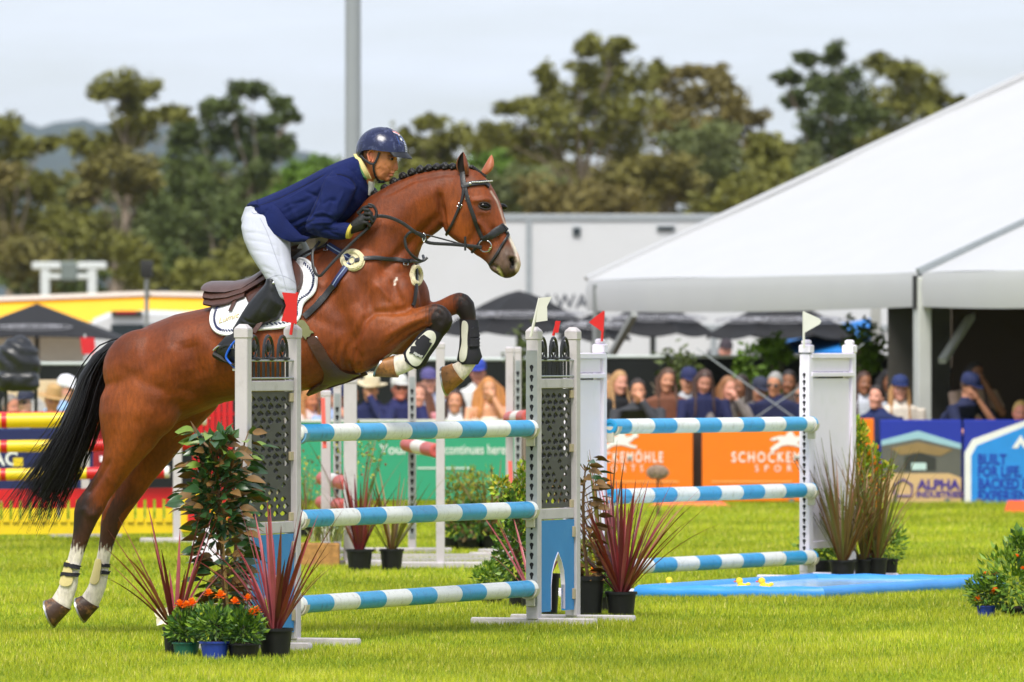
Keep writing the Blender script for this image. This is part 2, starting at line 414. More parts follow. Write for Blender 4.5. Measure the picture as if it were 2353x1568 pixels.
tree('gum_tree', 'broad dark gum with gaps in its crown behind the rider', 340, 560, [(520, 240, 46, 26), (580, 205, 46, 22), (640, 235, 32, 18), (480, 255, 28, 26), (560, 285, 54, 30), (620, 290, 44, 26), (500, 310, 60, 40), (440, 330, 56, 40), (400, 380, 50, 50), (560, 350, 60, 40), (620, 350, 40, 34), (480, 400, 60, 50), (560, 430, 70, 50), (600, 390, 46, 34), (655, 330, 26, 22), (430, 300, 34, 24), (670, 265, 20, 14)], 'dark', .4)
tree('gum_tree', 'dense dark green gum with reddish trunk behind the rider', 322, 480, [(430, 440, 60, 50), (480, 480, 70, 60), (540, 500, 70, 60), (400, 520, 70, 60), (580, 560, 60, 60), (470, 580, 80, 60), (360, 500, 50, 50), (520, 630, 70, 50)], 'dark', .36)
tree('gum_tree', 'bushy green tree just left of the rider', 335, 700, [(690, 400, 44, 34), (730, 385, 46, 30), (760, 410, 44, 36), (680, 440, 50, 40), (720, 450, 60, 46), (640, 460, 50, 40), (770, 460, 50, 50), (650, 520, 60, 60)], 'green', .3)
for i, (px, py, rx, ry, lf, Y, lab) in enumerate([
        (60, 600, 90, 70, 'brown', 305, 'wide brown green shrub at the far left above the yellow roof'), (170, 540, 80, 60, 'olive', 312, 'olive shrub behind the white gateway'),
        (280, 600, 90, 70, 'olive', 304, 'rounded yellow green shrub right of the white gateway'), (380, 620, 80, 70, 'dark', 308, 'dark shrub above the yellow roof near the loudspeaker mast'),
        (480, 660, 90, 60, 'olive', 302, 'low olive shrub behind the saddle'), (130, 660, 110, 50, 'dark', 310, 'low dark shrub showing through the white gateway'), (560, 600, 80, 70, 'olive', 309, 'olive shrub behind the rider\'s seat')]):
    r = random.Random(i); cl = [(px + r.uniform(-.7, .7) * rx, py + r.uniform(-.6, .6) * ry, rx * .5, ry * .5) for k in range(9)]
    tree('shrub', lab, Y, px, cl, lf, .14, 800, .17, group='shrubs under the trees')
# right-hand group
tree('gum_tree', 'small crowned gum just right of the rider\'s helmet', 350, 985, [(990, 278, 36, 18), (970, 290, 20, 14), (940, 325, 40, 30), (980, 330, 40, 26), (1020, 325, 44, 26), (1065, 310, 40, 26), (1000, 365, 60, 36), (950, 380, 50, 40)], 'olive', .26)
tree('gum_tree', 'tallest spreading gum above the white truck', 345, 1345, [(1350, 110, 40, 26), (1425, 105, 34, 20), (1410, 140, 36, 26), (1250, 180, 34, 28), (1275, 215, 40, 34), (1215, 245, 40, 22), (1340, 170, 44, 30), (1390, 200, 60, 44), (1460, 180, 50, 36), (1330, 240, 60, 44), (1270, 280, 70, 44), (1200, 300, 60, 34), (1160, 250, 28, 14), (1400, 270, 70, 50), (1470, 250, 60, 44), (1350, 320, 80, 44), (1240, 330, 70, 40), (1430, 330, 70, 46), (1130, 310, 50, 30), (1510, 160, 26, 22)], 'olive', .5)
tree('gum_tree', 'rust brown leaved gum with open crown above the tent slope', 352, 1590, [(1530, 190, 44, 34), (1590, 160, 34, 18), (1640, 165, 40, 20), (1660, 195, 28, 20), (1560, 235, 60, 40), (1620, 220, 60, 40), (1690, 240, 44, 36), (1600, 290, 70, 44), (1680, 295, 60, 44), (1730, 275, 34, 22), (1520, 300, 60, 50), (1650, 350, 70, 50), (1740, 330, 34, 22), (1570, 350, 60, 50)], 'rust', .42)
tree('gum_tree', 'open gum with airy branches rising behind the tent roof', 340, 1930, [(1850, 135, 36, 16), (1920, 125, 34, 26), (1810, 180, 34, 18), (1880, 195, 44, 26), (1950, 175, 46, 34), (1830, 225, 36, 26), (1900, 245, 50, 30), (1960, 230, 50, 34), (1870, 290, 44, 30), (1930, 300, 60, 34), (1990, 270, 50, 34), (1850, 340, 40, 30), (1910, 350, 50, 40)], 'dark', .36)
tree('gum_tree', 'full olive gum at the right behind the tent ridge', 348, 2080, [(2030, 150, 44, 26), (2080, 165, 46, 30), (2120, 200, 50, 36), (2060, 215, 60, 40), (2020, 260, 60, 44), (2110, 250, 70, 40), (2160, 230, 34, 30), (2050, 310, 70, 44), (2140, 300, 60, 44), (2205, 230, 20, 10), (1980, 330, 60, 44)], 'olive', .4)
for i, (px, py, rx, ry, lf, Y, lab) in enumerate([
        (1180, 430, 120, 60, 'grey', 305, 'grey green shrub mass beside the horse\'s head'), (1330, 440, 130, 60, 'rust', 300, 'brown shrub above the white truck roof'), (1480, 430, 120, 70, 'brown', 303, 'brown green bush in the middle above the truck'),
        (1600, 350, 110, 80, 'grey', 308, 'tall rounded grey green bush under the rust gum'), (1700, 420, 110, 70, 'olive', 301, 'olive bush touching the tent slope'), (1840, 400, 110, 70, 'grey', 310, 'grey bush low behind the tent slope'), (1000, 430, 100, 60, 'olive', 306, 'olive bush behind the horse\'s plaited mane'),
        (860, 450, 90, 60, 'green', 312, 'green bush behind the rider\'s shoulder'), (2000, 400, 120, 70, 'olive', 306, 'olive bush hidden mostly by the tent roof'), (1090, 400, 80, 50, 'green', 314, 'light green bush above the horse\'s ears'), (1780, 340, 70, 50, 'olive', 315, 'small olive bush between the two right gums')]):
    r = random.Random(i + 50); cl = [(px + r.uniform(-.75, .75) * rx, py + r.uniform(-.6, .9) * ry, rx * .42, ry * .5) for k in range(11)]
    tree('shrub', lab, Y, px, cl, lf, .14, 800, .17, group='shrubs under the trees')

# continuous belt of gums further back
for i in range(17):
    r = random.Random(300 + i); px = -60 + i * 142 + r.uniform(-30, 30); top = (395 if px < 850 else 365) + r.uniform(-35, 30)
    cl = [(px + r.uniform(-1, 1) * 90, top + r.uniform(0, 1) ** .8 * 190, r.uniform(34, 56), r.uniform(24, 38)) for k in range(15)]
    tree('gum_tree', 'gum tree in the far back row, %s from the left' % ('first second third fourth fifth sixth seventh eighth ninth tenth eleventh twelfth thirteenth fourteenth fifteenth sixteenth seventeenth'.split()[i]), 375 + r.uniform(-12, 12), px, cl, r.choice(['olive', 'dark', 'olive', 'grey', 'brown']), .3, 1100, .2, group='back row of gums')

for i in range(11):                                            # the belt goes on to both sides of the picture
    r = random.Random(400 + i); px = -190 - i * 150 if i < 6 else 2370 + (i - 6) * 170; top = r.uniform(170, 330)
    cl = [(px + r.uniform(-1, 1) * 100, top + r.uniform(0, 1) * 380, r.uniform(38, 66), r.uniform(28, 44)) for k in range(17)]
    tree('gum_tree', ('gum tree past the left edge of the photo, number %s outward' if i < 6 else 'gum tree past the right edge of the photo, number %s outward') % ('one two three four five six'.split()[i if i < 6 else i - 6]), 350 + r.uniform(-20, 20), px, cl, r.choice(['olive', 'dark', 'grey']), .3, 700, .24, group='gums past the photo edges')
# ================================================================== BACKGROUND
PVC = mat('white_pvc', (190, 190, 192), .45, .02, 1.5, .1, 1.2, dirt_or_shine=(200, 200, 196), dscale=1.2, dirt_or_shine_amt=.25); ALU = mat('tent_aluminium', (150, 152, 150), .4, .08, 4, metal=.5); DARKCL = mat('dark_shade_cloth', (15, 20, 19), .9, .2, 3); BLK = mat('black_fabric', (24, 24, 28), .8, .12, 3)
LOGO = mat('grey_print', (150, 150, 156), .7, .1); TRUCKW = mat('truck_white', (202, 203, 205), .35, .02, 1, dirt_or_shine=(196, 196, 190), dscale=.8, dirt_or_shine_amt=.3); TRUCKG = mat('truck_trim', (150, 156, 160), .4, .08)
NAVYB = mat('navy_board', (22, 30, 84), .5, .06); LETW = mat('letter_white', (232, 232, 230), .5, .03)

# ---- marquee
def marquee():
    c0 = V(.87, 100, 0); e = V(.34, -.94, 0).normalized(); g = V(.94, .34, 0).normalized(); ze = 2.375
    t = thing('marquee', c0, 'large white marquee with sloping roof at the right', 'marquee')
    L0, L1 = -.02, 24; half = 7.5; zr = ze + .439 * half
    seams = [0, 10.0, 15.2, 20.4, 24]
    for a, b in zip(seams, seams[1:]):
        mb = MB(); n = 20; vs = []
        for i in range(n + 1):
            for j in range(n + 1):
                u, v = i / n, j / n; p = c0 + e * (a + (b - a) * u + (.06 if i == 0 and a else 0)) + g * half * v + V(0, 0, ze + (zr - ze) * v - .07 * sin(pi * u) * sin(pi * v) - .012 * sin(u * 19) * sin(pi * v) ** .5 + .008 * sin(u * 7 + v * 15)); vs.append(p)
        o = len(vs); vs += [p - V(0, 0, .03) for p in vs]
        q = [(i * (n + 1) + j, (i + 1) * (n + 1) + j, (i + 1) * (n + 1) + j + 1, i * (n + 1) + j + 1) for i in range(n) for j in range(n)]
        mb.add(vs, q + [tuple(o + k for k in reversed(f)) for f in q]); mb.build('roof_panel', PVC, t, auto=60)
        # valance
        mb = MB(); vs = []; m_ = 14
        for i in range(m_ + 1):
            u = i / m_; p = c0 + e * (a + .06 + (b - a - .12) * u) - g * (.02 + .02 * sin(pi * u)); sag = .03 * sin(pi * u)
            vs += [p + V(0, 0, ze + .0), p - g * .03 + V(0, 0, ze - .12), p - g * .01 + V(0, 0, ze - .355 - sag), p + g * .02 + V(0, 0, ze - .355 - sag), p + g * .02 + V(0, 0, ze)]
        fs = [(5 * i + k, 5 * i + (k + 1) % 5, 5 * i + 5 + (k + 1) % 5, 5 * i + 5 + k) for i in range(m_) for k in range(5)]
        mb.add(vs, fs); mb.build('valance', PVC, t, auto=30)
        if a:
            mb = MB(); mb.beam(c0 + e * a - g * .05 + V(0, 0, ze + .01), c0 + e * a + g * half + V(0, 0, zr + .02), .07, .07); mb.build('rafter_channel', TRUCKG, t, smooth=False)
            mb = MB(); mb.beam(c0 + e * a - g * .05 + V(0, 0, ze - .38), c0 + e * a - g * .05 + V(0, 0, ze - .03), .09, .08, up=e); mb.build('eave_plate', IRONB, t, smooth=False)
    # far slope and gable
    mb = MB(); a0, a1 = c0 + e * L0, c0 + e * L1; q = [a0 + g * half + V(0, 0, zr), a1 + g * half + V(0, 0, zr), a1 + g * 2 * half + V(0, 0, ze), a0 + g * 2 * half + V(0, 0, ze)]
    mb.add(q + [p - V(0, 0, .03) for p in q], [(0, 1, 2, 3), (7, 6, 5, 4)]); mb.build('roof_panel', PVC, t, smooth=False)
    mb = MB(); mb.add([a0 + V(0, 0, ze), a0 + g * half + V(0, 0, zr), a0 + g * 2 * half + V(0, 0, ze)], [(0, 1, 2)]); mb.build('gable_panel', PVC, t, smooth=False)
    mb = MB(); mb.beam(c0 - g * .02 + V(0, 0, ze + .02), c0 + g * half + V(0, 0, zr + .03), .1, .05); mb.build('edge_rafter', PVC, t, smooth=False)
    WALL = mat('marquee_wall_shaded', (56, 44, 36), .9, .1, 1)  # shade inside the marquee put into the wall colour
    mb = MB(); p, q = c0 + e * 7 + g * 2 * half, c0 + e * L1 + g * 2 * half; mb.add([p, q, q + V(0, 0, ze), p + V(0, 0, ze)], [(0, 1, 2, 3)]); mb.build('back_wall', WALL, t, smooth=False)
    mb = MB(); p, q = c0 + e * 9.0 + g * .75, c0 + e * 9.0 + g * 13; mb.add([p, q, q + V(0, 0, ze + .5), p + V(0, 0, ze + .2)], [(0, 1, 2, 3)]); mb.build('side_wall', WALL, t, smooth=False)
    mb = MB(); p, q = c0 + e * 9.0 + g * .02, c0 + e * 9.0 + g * .745; mb.add([p, q, q + V(0, 0, ze), p + V(0, 0, ze)], [(0, 1, 2, 3)]); mb.build('side_wall', mat('marquee_wall_lit', (64, 62, 58), .8, .1, 2), t, smooth=False)  # front edge of the same wall, painted lighter as its lit part
    # legs
    for d, sz in ((.35, .11), (10.0, .15), (15.2, .15)):
        mb = MB(); b = c0 + e * d; mb.box(b + V(0, 0, ze / 2 - .02), (sz, sz, ze - .04), Matrix.Rotation(math.atan2(e.y, e.x), 3, 'Z'), bev=.015); mb.build('leg', ALU if d < 1 else PVCG, t)
        mb = MB(); mb.box(b + V(0, 0, .02), (.3, .3, .03)); mb.build('base_plate', ALU, t)
    mb = MB(); mb.beam(W(1400, 825, 99), W(1458, 722, 98), .07, .07); mb.build('brace', ALU, t, smooth=False)
    mb = MB(); mb.beam(W(2165, 830, 91), W(2240, 715, 92), .08, .06); mb.build('brace', PVCG, t, smooth=False)
    for a, b in (((1600, 800), (1860, 985)), ((1700, 985), (1985, 790))):
        mb = MB(); mb.beam(W(*a, 89.4), W(*b, 89.3), .05, .012); mb.build('bracing_strap', TRUCKG, t, smooth=False)
    mb = MB(); b = W(2012, 700, 103); b.z = 0; mb.box(b + V(0, 0, 1.2), (.12, .12, 2.4), bev=.01); mb.build('leg', PVCG, t)
IRONB = mat('eave_dark', (36, 36, 34), .6, .1); PVCG = mat('leg_white', (196, 198, 194), .45, .06, 4)
marquee()

# ---- white horse truck
def truck(Y, x0, x1, ytop, name, label, vents, dividers, letters, ybot=.6, lowdark=True):
    s = Y / F; t = thing(name, V(((x0 + x1) / 2 - CX) * s, Y, 0), label, 'truck')
    a, b = (x0 - CX) * s, (x1 - CX) * s; zt = CH - (ytop - HY) * s
    mb = MB(); mb.box(V((a + b) / 2, Y + 1.25, (zt + ybot) / 2), (b - a, 2.5, zt - ybot), bev=.06); mb.build('body', TRUCKW, t)
    mb = MB(); mb.box(V((a + b) / 2, Y - .01, zt - .06), (b - a - .1, .05, .1)); mb.build('roof_rail', TRUCKG, t)
    for d in dividers:
        x = (d - CX) * s; mb = MB(); mb.box(V(x, Y - .012, (zt + ybot) / 2), (.1, .04, zt - ybot - .2)); mb.build('corner_trim', TRUCKG, t)
    for (vx, vy, vw, vh) in vents:
        p = W(vx, vy, Y); mb = MB(); mb.box(p + V(0, -.01, 0), (vw * s, .06, vh * s), bev=.01); f = mb.build('window', TRUCKG, t)
        mb = MB(); mb.box(p + V(0, -.045, 0), (vw * s * .8, .03, vh * s * .6)); mb.build('pane', mat('dark_glass', (38, 46, 50), .15, .1), f)
    for (tx, lx, ly, sz) in letters: text('lettering', tx, sz * s, FRONT, W(lx, ly, Y) + V(0, -.02, 0), mat('letter_dark', (70, 74, 84), .5, .05), t)
    for wx in (.15, .3, .85):
        mb = MB(); c = V(a + (b - a) * wx, Y + .2, .5); mb.lathe(c + V(0, -.15, 0), [(.1, 0), (.48, .0), (.5, .05), (.5, .25), (.1, .3)], 24, 0, basis((1, 0, 0), (0, 1, 0))); w = mb.build('wheel', mat('tyre', (30, 30, 32), .8, .1), t)
    mb = MB(); mb.box(V((a + b) / 2, Y + 1.2, .55), (b - a - .6, 2.0, .3)); mb.build('chassis', mat('chassis_dark', (40, 42, 44), .7, .1), t)
    return t
truck(152, 960, 2100, 492, 'horse_truck', 'long white horse truck parked behind the black umbrellas', [(1325, 532, 20, 24), (1530, 525, 44, 13)], [1215], [('AWA', 1298, 694, 46)])
truck(146, 1395, 2140, 745, 'trailer', 'low white trailer behind the orange boards', [], [1500, 1640], [('AR', 1640, 815, 34), ('V', 1720, 815, 34)], .5)
t = truck(158, 560, 1010, 640, 'caravan', 'pale caravan seen between the horse\'s chest and forelegs', [(1005, 620, 8, 8)], [], [])
# blue canopy at the right behind umbrellas
t = thing('blue_gazebo', V((1900 - CX) * 120 / F, 120, 0), 'bright blue gazebo top behind the right umbrella', 'gazebo')
mb = MB(); s_ = 120 / F; q = [W(1740, 812, 121), W(2000, 812, 119), W(2005, 730, 123), W(1760, 780, 124)]; mb.add(q + [p - V(0, -.05, .02) for p in q], [(0, 1, 2, 3), (7, 6, 5, 4)]); mb.build('canopy', mat('canopy_blue', (20, 120, 200), .6, .06), t, smooth=False)
for x in (1750, 1990): mb = MB(); p = W(x, 812, 120); mb.tube([V(p.x, p.y, 0), p], .03, 8); mb.build('leg', ALU, t)

# ---- umbrellas
def umbrella(px, ptop, pedge, half, Y, label, nside=8, tilt=0., square=False):
    s = Y / F; b = V((px - CX) * s, Y, 0); zt = CH - (ptop - HY) * s; ze = CH - (pedge - HY) * s; R = half * s
    t = thing('market_umbrella', b, label, 'umbrella', 'black umbrellas behind the crowd')
    mb = MB(); mb.tube([b, b + V(0, 0, zt - .05)], .035, 10); mb.build('pole', IRONB, t)
    mb = MB(); mb.lathe(b, [(.3, 0), (.3, .06), (.06, .1)], 16); mb.build('base', IRONB, t)
    n = 4 if square else nside; ph = pi / 4 if square else pi / nside
    for i in range(n):
        a0, a1 = 2 * pi * i / n + ph, 2 * pi * (i + 1) / n + ph; mb = MB(); vs = []; m_ = 7
        k = 1 / cos(pi / n)
        for r_ in range(m_ + 1):
            u = r_ / m_
            for c in range(m_ + 1):
                v = c / m_; p = V(cos(a0), sin(a0), 0).lerp(V(cos(a1), sin(a1), 0), v) * (R * k if square else R * 1.0); z = zt + (ze - zt) * (u ** (1.0 if square else 1.35)) - .06 * u * sin(pi * v) * (-1 if square else 1)
                vs.append(b + p * u + V(0, 0, z))
        fs = [(r_ * (m_ + 1) + c, (r_ + 1) * (m_ + 1) + c, (r_ + 1) * (m_ + 1) + c + 1, r_ * (m_ + 1) + c + 1) for r_ in range(m_) for c in range(m_)]
        o = len(vs); vs += [p - V(0, 0, .01) for p in vs]; mb.add(vs, fs + [tuple(o + q for q in reversed(f)) for f in fs]); pn = mb.build('canopy_panel', BLK, t, auto=60)
        am = (a0 + a1) / 2
        if sin(am) < -.25:                                     # printed oval with illegible lettering on the panels that face us
            mid = V(cos(am), sin(am), 0) * R * (k if square else 1) * cos(pi / n); nrm = V(cos(am) * (zt - ze), sin(am) * (zt - ze), R).normalized(); xa = V(-sin(am), cos(am), 0)
            M = basis(xa, nrm); c = b + mid * .78 + V(0, 0, zt + (ze - zt) * (.78 ** (1 if square else 1.35)) + .07); L = R * .42
            mb = MB(); mb.tube([c + M @ V(L * cos(q) * 1.05, .1 * sin(q), 0) for q in np.linspace(0, 2 * pi, 25)[:-1]], .008, 5, closed=True); mb.build('print_outline', LOGO, pn)
            mb = MB(); r = random.Random(i)
            x = -L * .8
            while x < L * .8:
                w = r.uniform(.02, .05); mb.box(c + M @ V(x, r.uniform(-.012, .012), .012), (w, r.uniform(.05, .085), .006), M); x += w + .022
            o = mb.build('print_marks', LOGO, pn); o['kind'] = 'stuff'
    return t
umbrella(1192, 668, 762, 200, 122, 'widest black umbrella right of the horse\'s head')
umbrella(1500, 690, 764, 150, 126, 'black umbrella under the left end of the marquee valance')
umbrella(1795, 690, 770, 185, 121, 'black umbrella with lettering in the middle of the marquee gap')
umbrella(1365, 720, 775, 90, 118, 'small black umbrella behind the red pennant')
umbrella(85, 697, 782, 200, 130, 'square black umbrella at the far left', square=True)

# ---- barrier boards
def board(x0, x1, y0, y1, Y, name, label, m, group='sponsor boards along the crowd line', posts=True):
    s = Y / F; t = thing(name, V(((x0 + x1) / 2 - CX) * s, Y, 0), label, 'board', group); a, b = W(x0, y0, Y), W(x1, y1, Y)
    mb = MB(); mb.box((a + b) / 2, (b.x - a.x, .05, a.z - b.z), bev=.01); mb.build('panel', m, t)
    for x in (a.x + .15, b.x - .15):
        mb = MB(); mb.box(V(x, Y + .25, .04), (.05, .7, .04)); mb.build('foot', STEELB, t)
        mb = MB(); mb.beam(V(x, Y + .03, .02), V(x, Y + .03, a.z * .9), .03, .03, up=(0, 1, 0)); mb.build('stay', STEELB, t, smooth=False)
    return t
STEELB = mat('barrier_steel', (120, 124, 126), .5, .1, metal=.4)
ORB_ = mat('orange_board', (240, 120, 0), .5, .03); GRB = mat('green_board', (46, 152, 114), .5, .04, 2)
BY = 88.5; bs = BY / F
HORSE_LOGO = [(-1.0, -.35), (-.72, -.1), (-.45, .05), (-.5, .22), (-.8, .12), (-1.05, .2), (-.8, .33), (-.4, .42), (-.1, .4), (.05, .62), (.3, .72), (.42, .5), (.5, .36), (.8, .42), (1.0, .62), (1.2, .52), (1.22, .36), (1.0, .3), (.82, .12), (.6, .0), (.85, -.12), (1.15, -.2), (1.1, -.34), (.78, -.28), (.4, -.16), (0, -.12), (-.35, -.2), (-.6, -.38), (-.92, -.55)]
for (x0, x1, lab, xl, full) in ((1352, 1592, 'orange sponsor board left of the dark gap, below the crowd', 1420, True), (1613, 1852, 'orange sponsor board right of the dark gap', 1790, True)):
    t = board(x0, x1, 965, 1153, BY, 'sponsor_board', lab, ORB_)
    f = lambda px, py: W(px, py, BY) + V(0, -.03, 0)
    mb = MB(); c = f(xl if x0 < 1500 else 1808, 1018); mb.plate([(x * 38 * bs, y * 38 * bs) for x, y in HORSE_LOGO], .006, FRONT, c); mb.build('horse_emblem', LETW, t, smooth=False)
    text('lettering', 'SCHOCKEMÖHLE', 33 * bs, FRONT, f(xl if x0 < 1500 else 1800, 1052), LETW, t, width=(206 if x0 < 1500 else 238) * bs, bold=.002, spacing=1.35)
    text('lettering', 'SPORTS', 22 * bs, FRONT, f(xl + 2 if x0 < 1500 else 1800, 1077), LETW, t, width=(112 if x0 < 1500 else 130) * bs, spacing=2.2)
    mb = MB(); mb.box(f((x0 + x1) / 2 - 5, 1107), (185 * bs, .006, 3.5 * bs)); mb.build('rule', mat('pale_orange', (250, 170, 90), .5, .03), t)
    text('lettering', 'Further equipment', 14 * bs, FRONT, f((x0 + x1) / 2 - 20, 1128), LETW, t)
t = board(1958, 2008, 962, 1153, BY, 'sponsor_board', 'narrow end of an orange board right of the white wing', ORB_)
t = board(668, 1186, 965, 1150, 87.5, 'sponsor_board', 'long green sponsor board behind the front fence', GRB)
f = lambda px, py: W(px, py, 87.5) + V(0, -.03, 0)
text('lettering', 'Your', 32 * bs, FRONT, f(905, 1034), LETW, t, bold=.001); text('lettering', 'story', 32 * bs, FRONT, f(975, 1034), LETW, t, bold=.001); text('lettering', 'continues here', 32 * bs, FRONT, f(1092, 1034), LETW, t, width=138 * bs, bold=.001)
mb = MB(); mb.box(f(1020, 1076), (120 * bs, .004, 3 * bs)); mb.build('rule', LETW, t)
mb = MB(); mb.box(f((668 + 1186) / 2, 967), (514 * bs, .02, 5 * bs)); mb.build('edge', LETW, t)
t = board(-60, 172, 985, 1132, 80, 'sponsor_board', 'navy sponsor board behind the red and yellow poles', NAVYB)
f8 = lambda px, py: W(px, py, 80) + V(0, -.03, 0)
text('lettering', 'AC', 44 * .004, FRONT, f8(12, 1056), LETW, t, bold=.003); text('lettering', 'AE', 44 * .004, FRONT, f8(165, 1056), LETW, t, bold=.003)
mb = MB(); mb.plate([(-.06, -.04), (.06, -.04), (.06, .04), (-.06, .04)], .004, FRONT, f8(42, 1062)); mb.build('yellow_mark', YELM, t, smooth=False) if False else None
mb = MB(); mb.box(f8(42, 1062), (.09, .006, .08)); mb.build('emblem', mat('emblem_yellow', (220, 190, 30), .5, .05), t)
t = board(178, 330, 985, 1132, 81, 'sponsor_board', 'navy sponsor board mostly hidden by the horse\'s tail', NAVYB)
# blue boards
BD = mat('deep_blue_board', (26, 46, 158), .5, .1, 1); SKB = mat('sky_blue_board', (38, 140, 222), .5, .05); TANB = mat('sand_print', (206, 172, 124), .6, .06)
t = board(2022, 2210, 965, 1158, BY, 'sponsor_board', 'blue board with arena picture and ALPHA INDUSTRIES lettering', BD)
f = lambda px, py, o=.03: W(px, py, BY) + V(0, -o, 0)
def poly(t, name, pts, m, o=.03):
    c = f(pts[0][0], pts[0][1], o); mb = MB(); mb.plate([((x - pts[0][0]) * bs, -(y - pts[0][1]) * bs) for x, y in pts], .004, FRONT, c); mb.build(name, m, t, smooth=False)
poly(t, 'print_roof', [(2025, 1012), (2110, 990), (2208, 1020), (2208, 1032), (2110, 1008), (2025, 1024)], mat('print_pale_roof', (150, 190, 205), .5, .05))
poly(t, 'print_arena', [(2025, 1024), (2110, 1008), (2208, 1032), (2208, 1095), (2025, 1095)], mat('print_arena_grey', (92, 92, 86), .6, .12, 3))
poly(t, 'print_rafters', [(2045, 1030), (2110, 1016), (2190, 1034), (2160, 1048), (2110, 1040), (2070, 1046)], mat('print_timber', (140, 116, 74), .6, .12, 6), .034)
poly(t, 'print_end_wall', [(2078, 1050), (2112, 1040), (2150, 1052), (2150, 1080), (2078, 1080)], mat('print_dark_end', (48, 50, 46), .6, .1), .036)
poly(t, 'print_opening', [(2094, 1064), (2128, 1064), (2128, 1080), (2094, 1080)], mat('print_sky', (190, 214, 214), .5, .04), .039)
poly(t, 'print_sand', [(2025, 1095), (2050, 1088), (2180, 1088), (2208, 1098), (2208, 1156), (2025, 1156)], TANB, .036)
PURP = mat('letter_purple', (62, 44, 140), .5, .05)
text('lettering', 'ALPHA', 31 * bs, FRONT, f(2156, 1115, .042), PURP, t, width=100 * bs, bold=.006); text('lettering', 'INDUSTRIES', 19 * bs, FRONT, f(2157, 1137, .042), PURP, t, width=104 * bs, bold=.003)
mb = MB(); c = f(2075, 1122, .042); mb.tube([c + V(x * 20 * bs, 0, y * 20 * bs) for x, y in ((-1, -.9), (-1, .35), (0, 1), (1, .35), (1, -.9))], .012, 5, closed=True); mb.build('house_emblem', PURP, t)
t = board(2214, 2480, 965, 1160, BY, 'sponsor_board', 'light blue board with BUILT FOR LIFE lettering at the right edge', BD)
poly(t, 'print_white', [(2216, 1158), (2216, 1040), (2234, 1010), (2360, 965), (2478, 965), (2478, 1158)], LETW); poly(t, 'print_sky_blue', [(2231, 1157), (2231, 1048), (2244, 1024), (2366, 976), (2476, 976), (2476, 1157)], SKB, .034)
LB = mat('letter_blue', (20, 60, 170), .5, .05)
for i, (tx, wd, cx) in enumerate((('BUILT', 66, 2279), ('FOR LIFE,', 100, 2296), ('BACKED BY', 132, 2312), ('EXPERIENCE', 148, 2320))): text('lettering', tx, 33 * bs, FRONT, f(cx, 1057 + 28 * i, .04), LB, t, width=wd * bs, bold=.005)
poly(t, 'print_peak', [(2325, 1030), (2345, 1000), (2365, 1030), (2352, 1030), (2345, 1018), (2338, 1030)], LETW, .038)
# orange wedges on the grass
CON = mat('orange_plastic', (238, 96, 30), .5, .05)
for (px, py, w, lab) in ((2345, 1182, .16, 'orange ground marker at the right edge before the blue board'), (1585, 1167, .42, 'flat orange wedge on the grass below the orange boards')):
    b = G(px, py); t = thing('ground_marker', b, lab, 'marker'); mb = MB(); mb.loft([[b + V(sx * w * k, sy * .1 * k, z) for sx, sy in ((1, -1), (1, 1), (-1, 1), (-1, -1))] for k, z in ((1, 0), (.97, .02), (.75, .13 if w < .3 else .06))]); mb.build('wedge', CON, t, smooth=False)
    mb = MB(); mb.box(b + V(0, 0, .006), (w * 2.2, .24, .01)); mb.build('base', CON, t, smooth=False)
# furry microphone on a stand
b = G(1513, 1190); t = thing('microphone', b, 'grey furry microphone on a short stand before the orange board', 'microphone'); c = W(1511, 1084, b.y)
mb = MB(); r = random.Random(1); mb.ell(c, (.1, .062, .062), nu=20, nv=12)
for k in range(700):
    d = V(r.gauss(0, 1), r.gauss(0, 1), r.gauss(0, 1)).normalized(); p = c + V(d.x * .1, d.y * .062, d.z * .062); mb.add([p + V(.003, 0, 0), p - V(.003, 0, 0), p + d * .016 + V(0, 0, -.008)], [(0, 1, 2)])
mb.build('windshield', mat('fur_grey', (148, 128, 112), .95, .2, 40), t); mb = MB(); mb.tube([V(c.x, c.y, 0), c - V(0, 0, .05)], .009, 7); mb.build('stand', IRONB, t); mb = MB(); mb.tube([c - V(0, 0, .06), c + V(.04, 0, -.12), c + V(.03, 0, -.2), V(c.x + .02, c.y, .0)], .005, 6); mb.build('cable', IRONB, t)
# dark post between the orange boards
t = thing('barrier_post', W(1602, 1150, 88.7), 'dark post in the gap between the orange boards', 'post'); mb = MB(); p = W(1602, 1060, 88.7); mb.box(p, (20 * bs, .05, 190 * bs), bev=.008); mb.build('post', mat('dark_brown_post', (52, 40, 34), .7, .1), t); mb = MB(); mb.box(W(1602, 965, 88.7), (24 * bs, .06, .03)); mb.build('cap', IRONB, t)

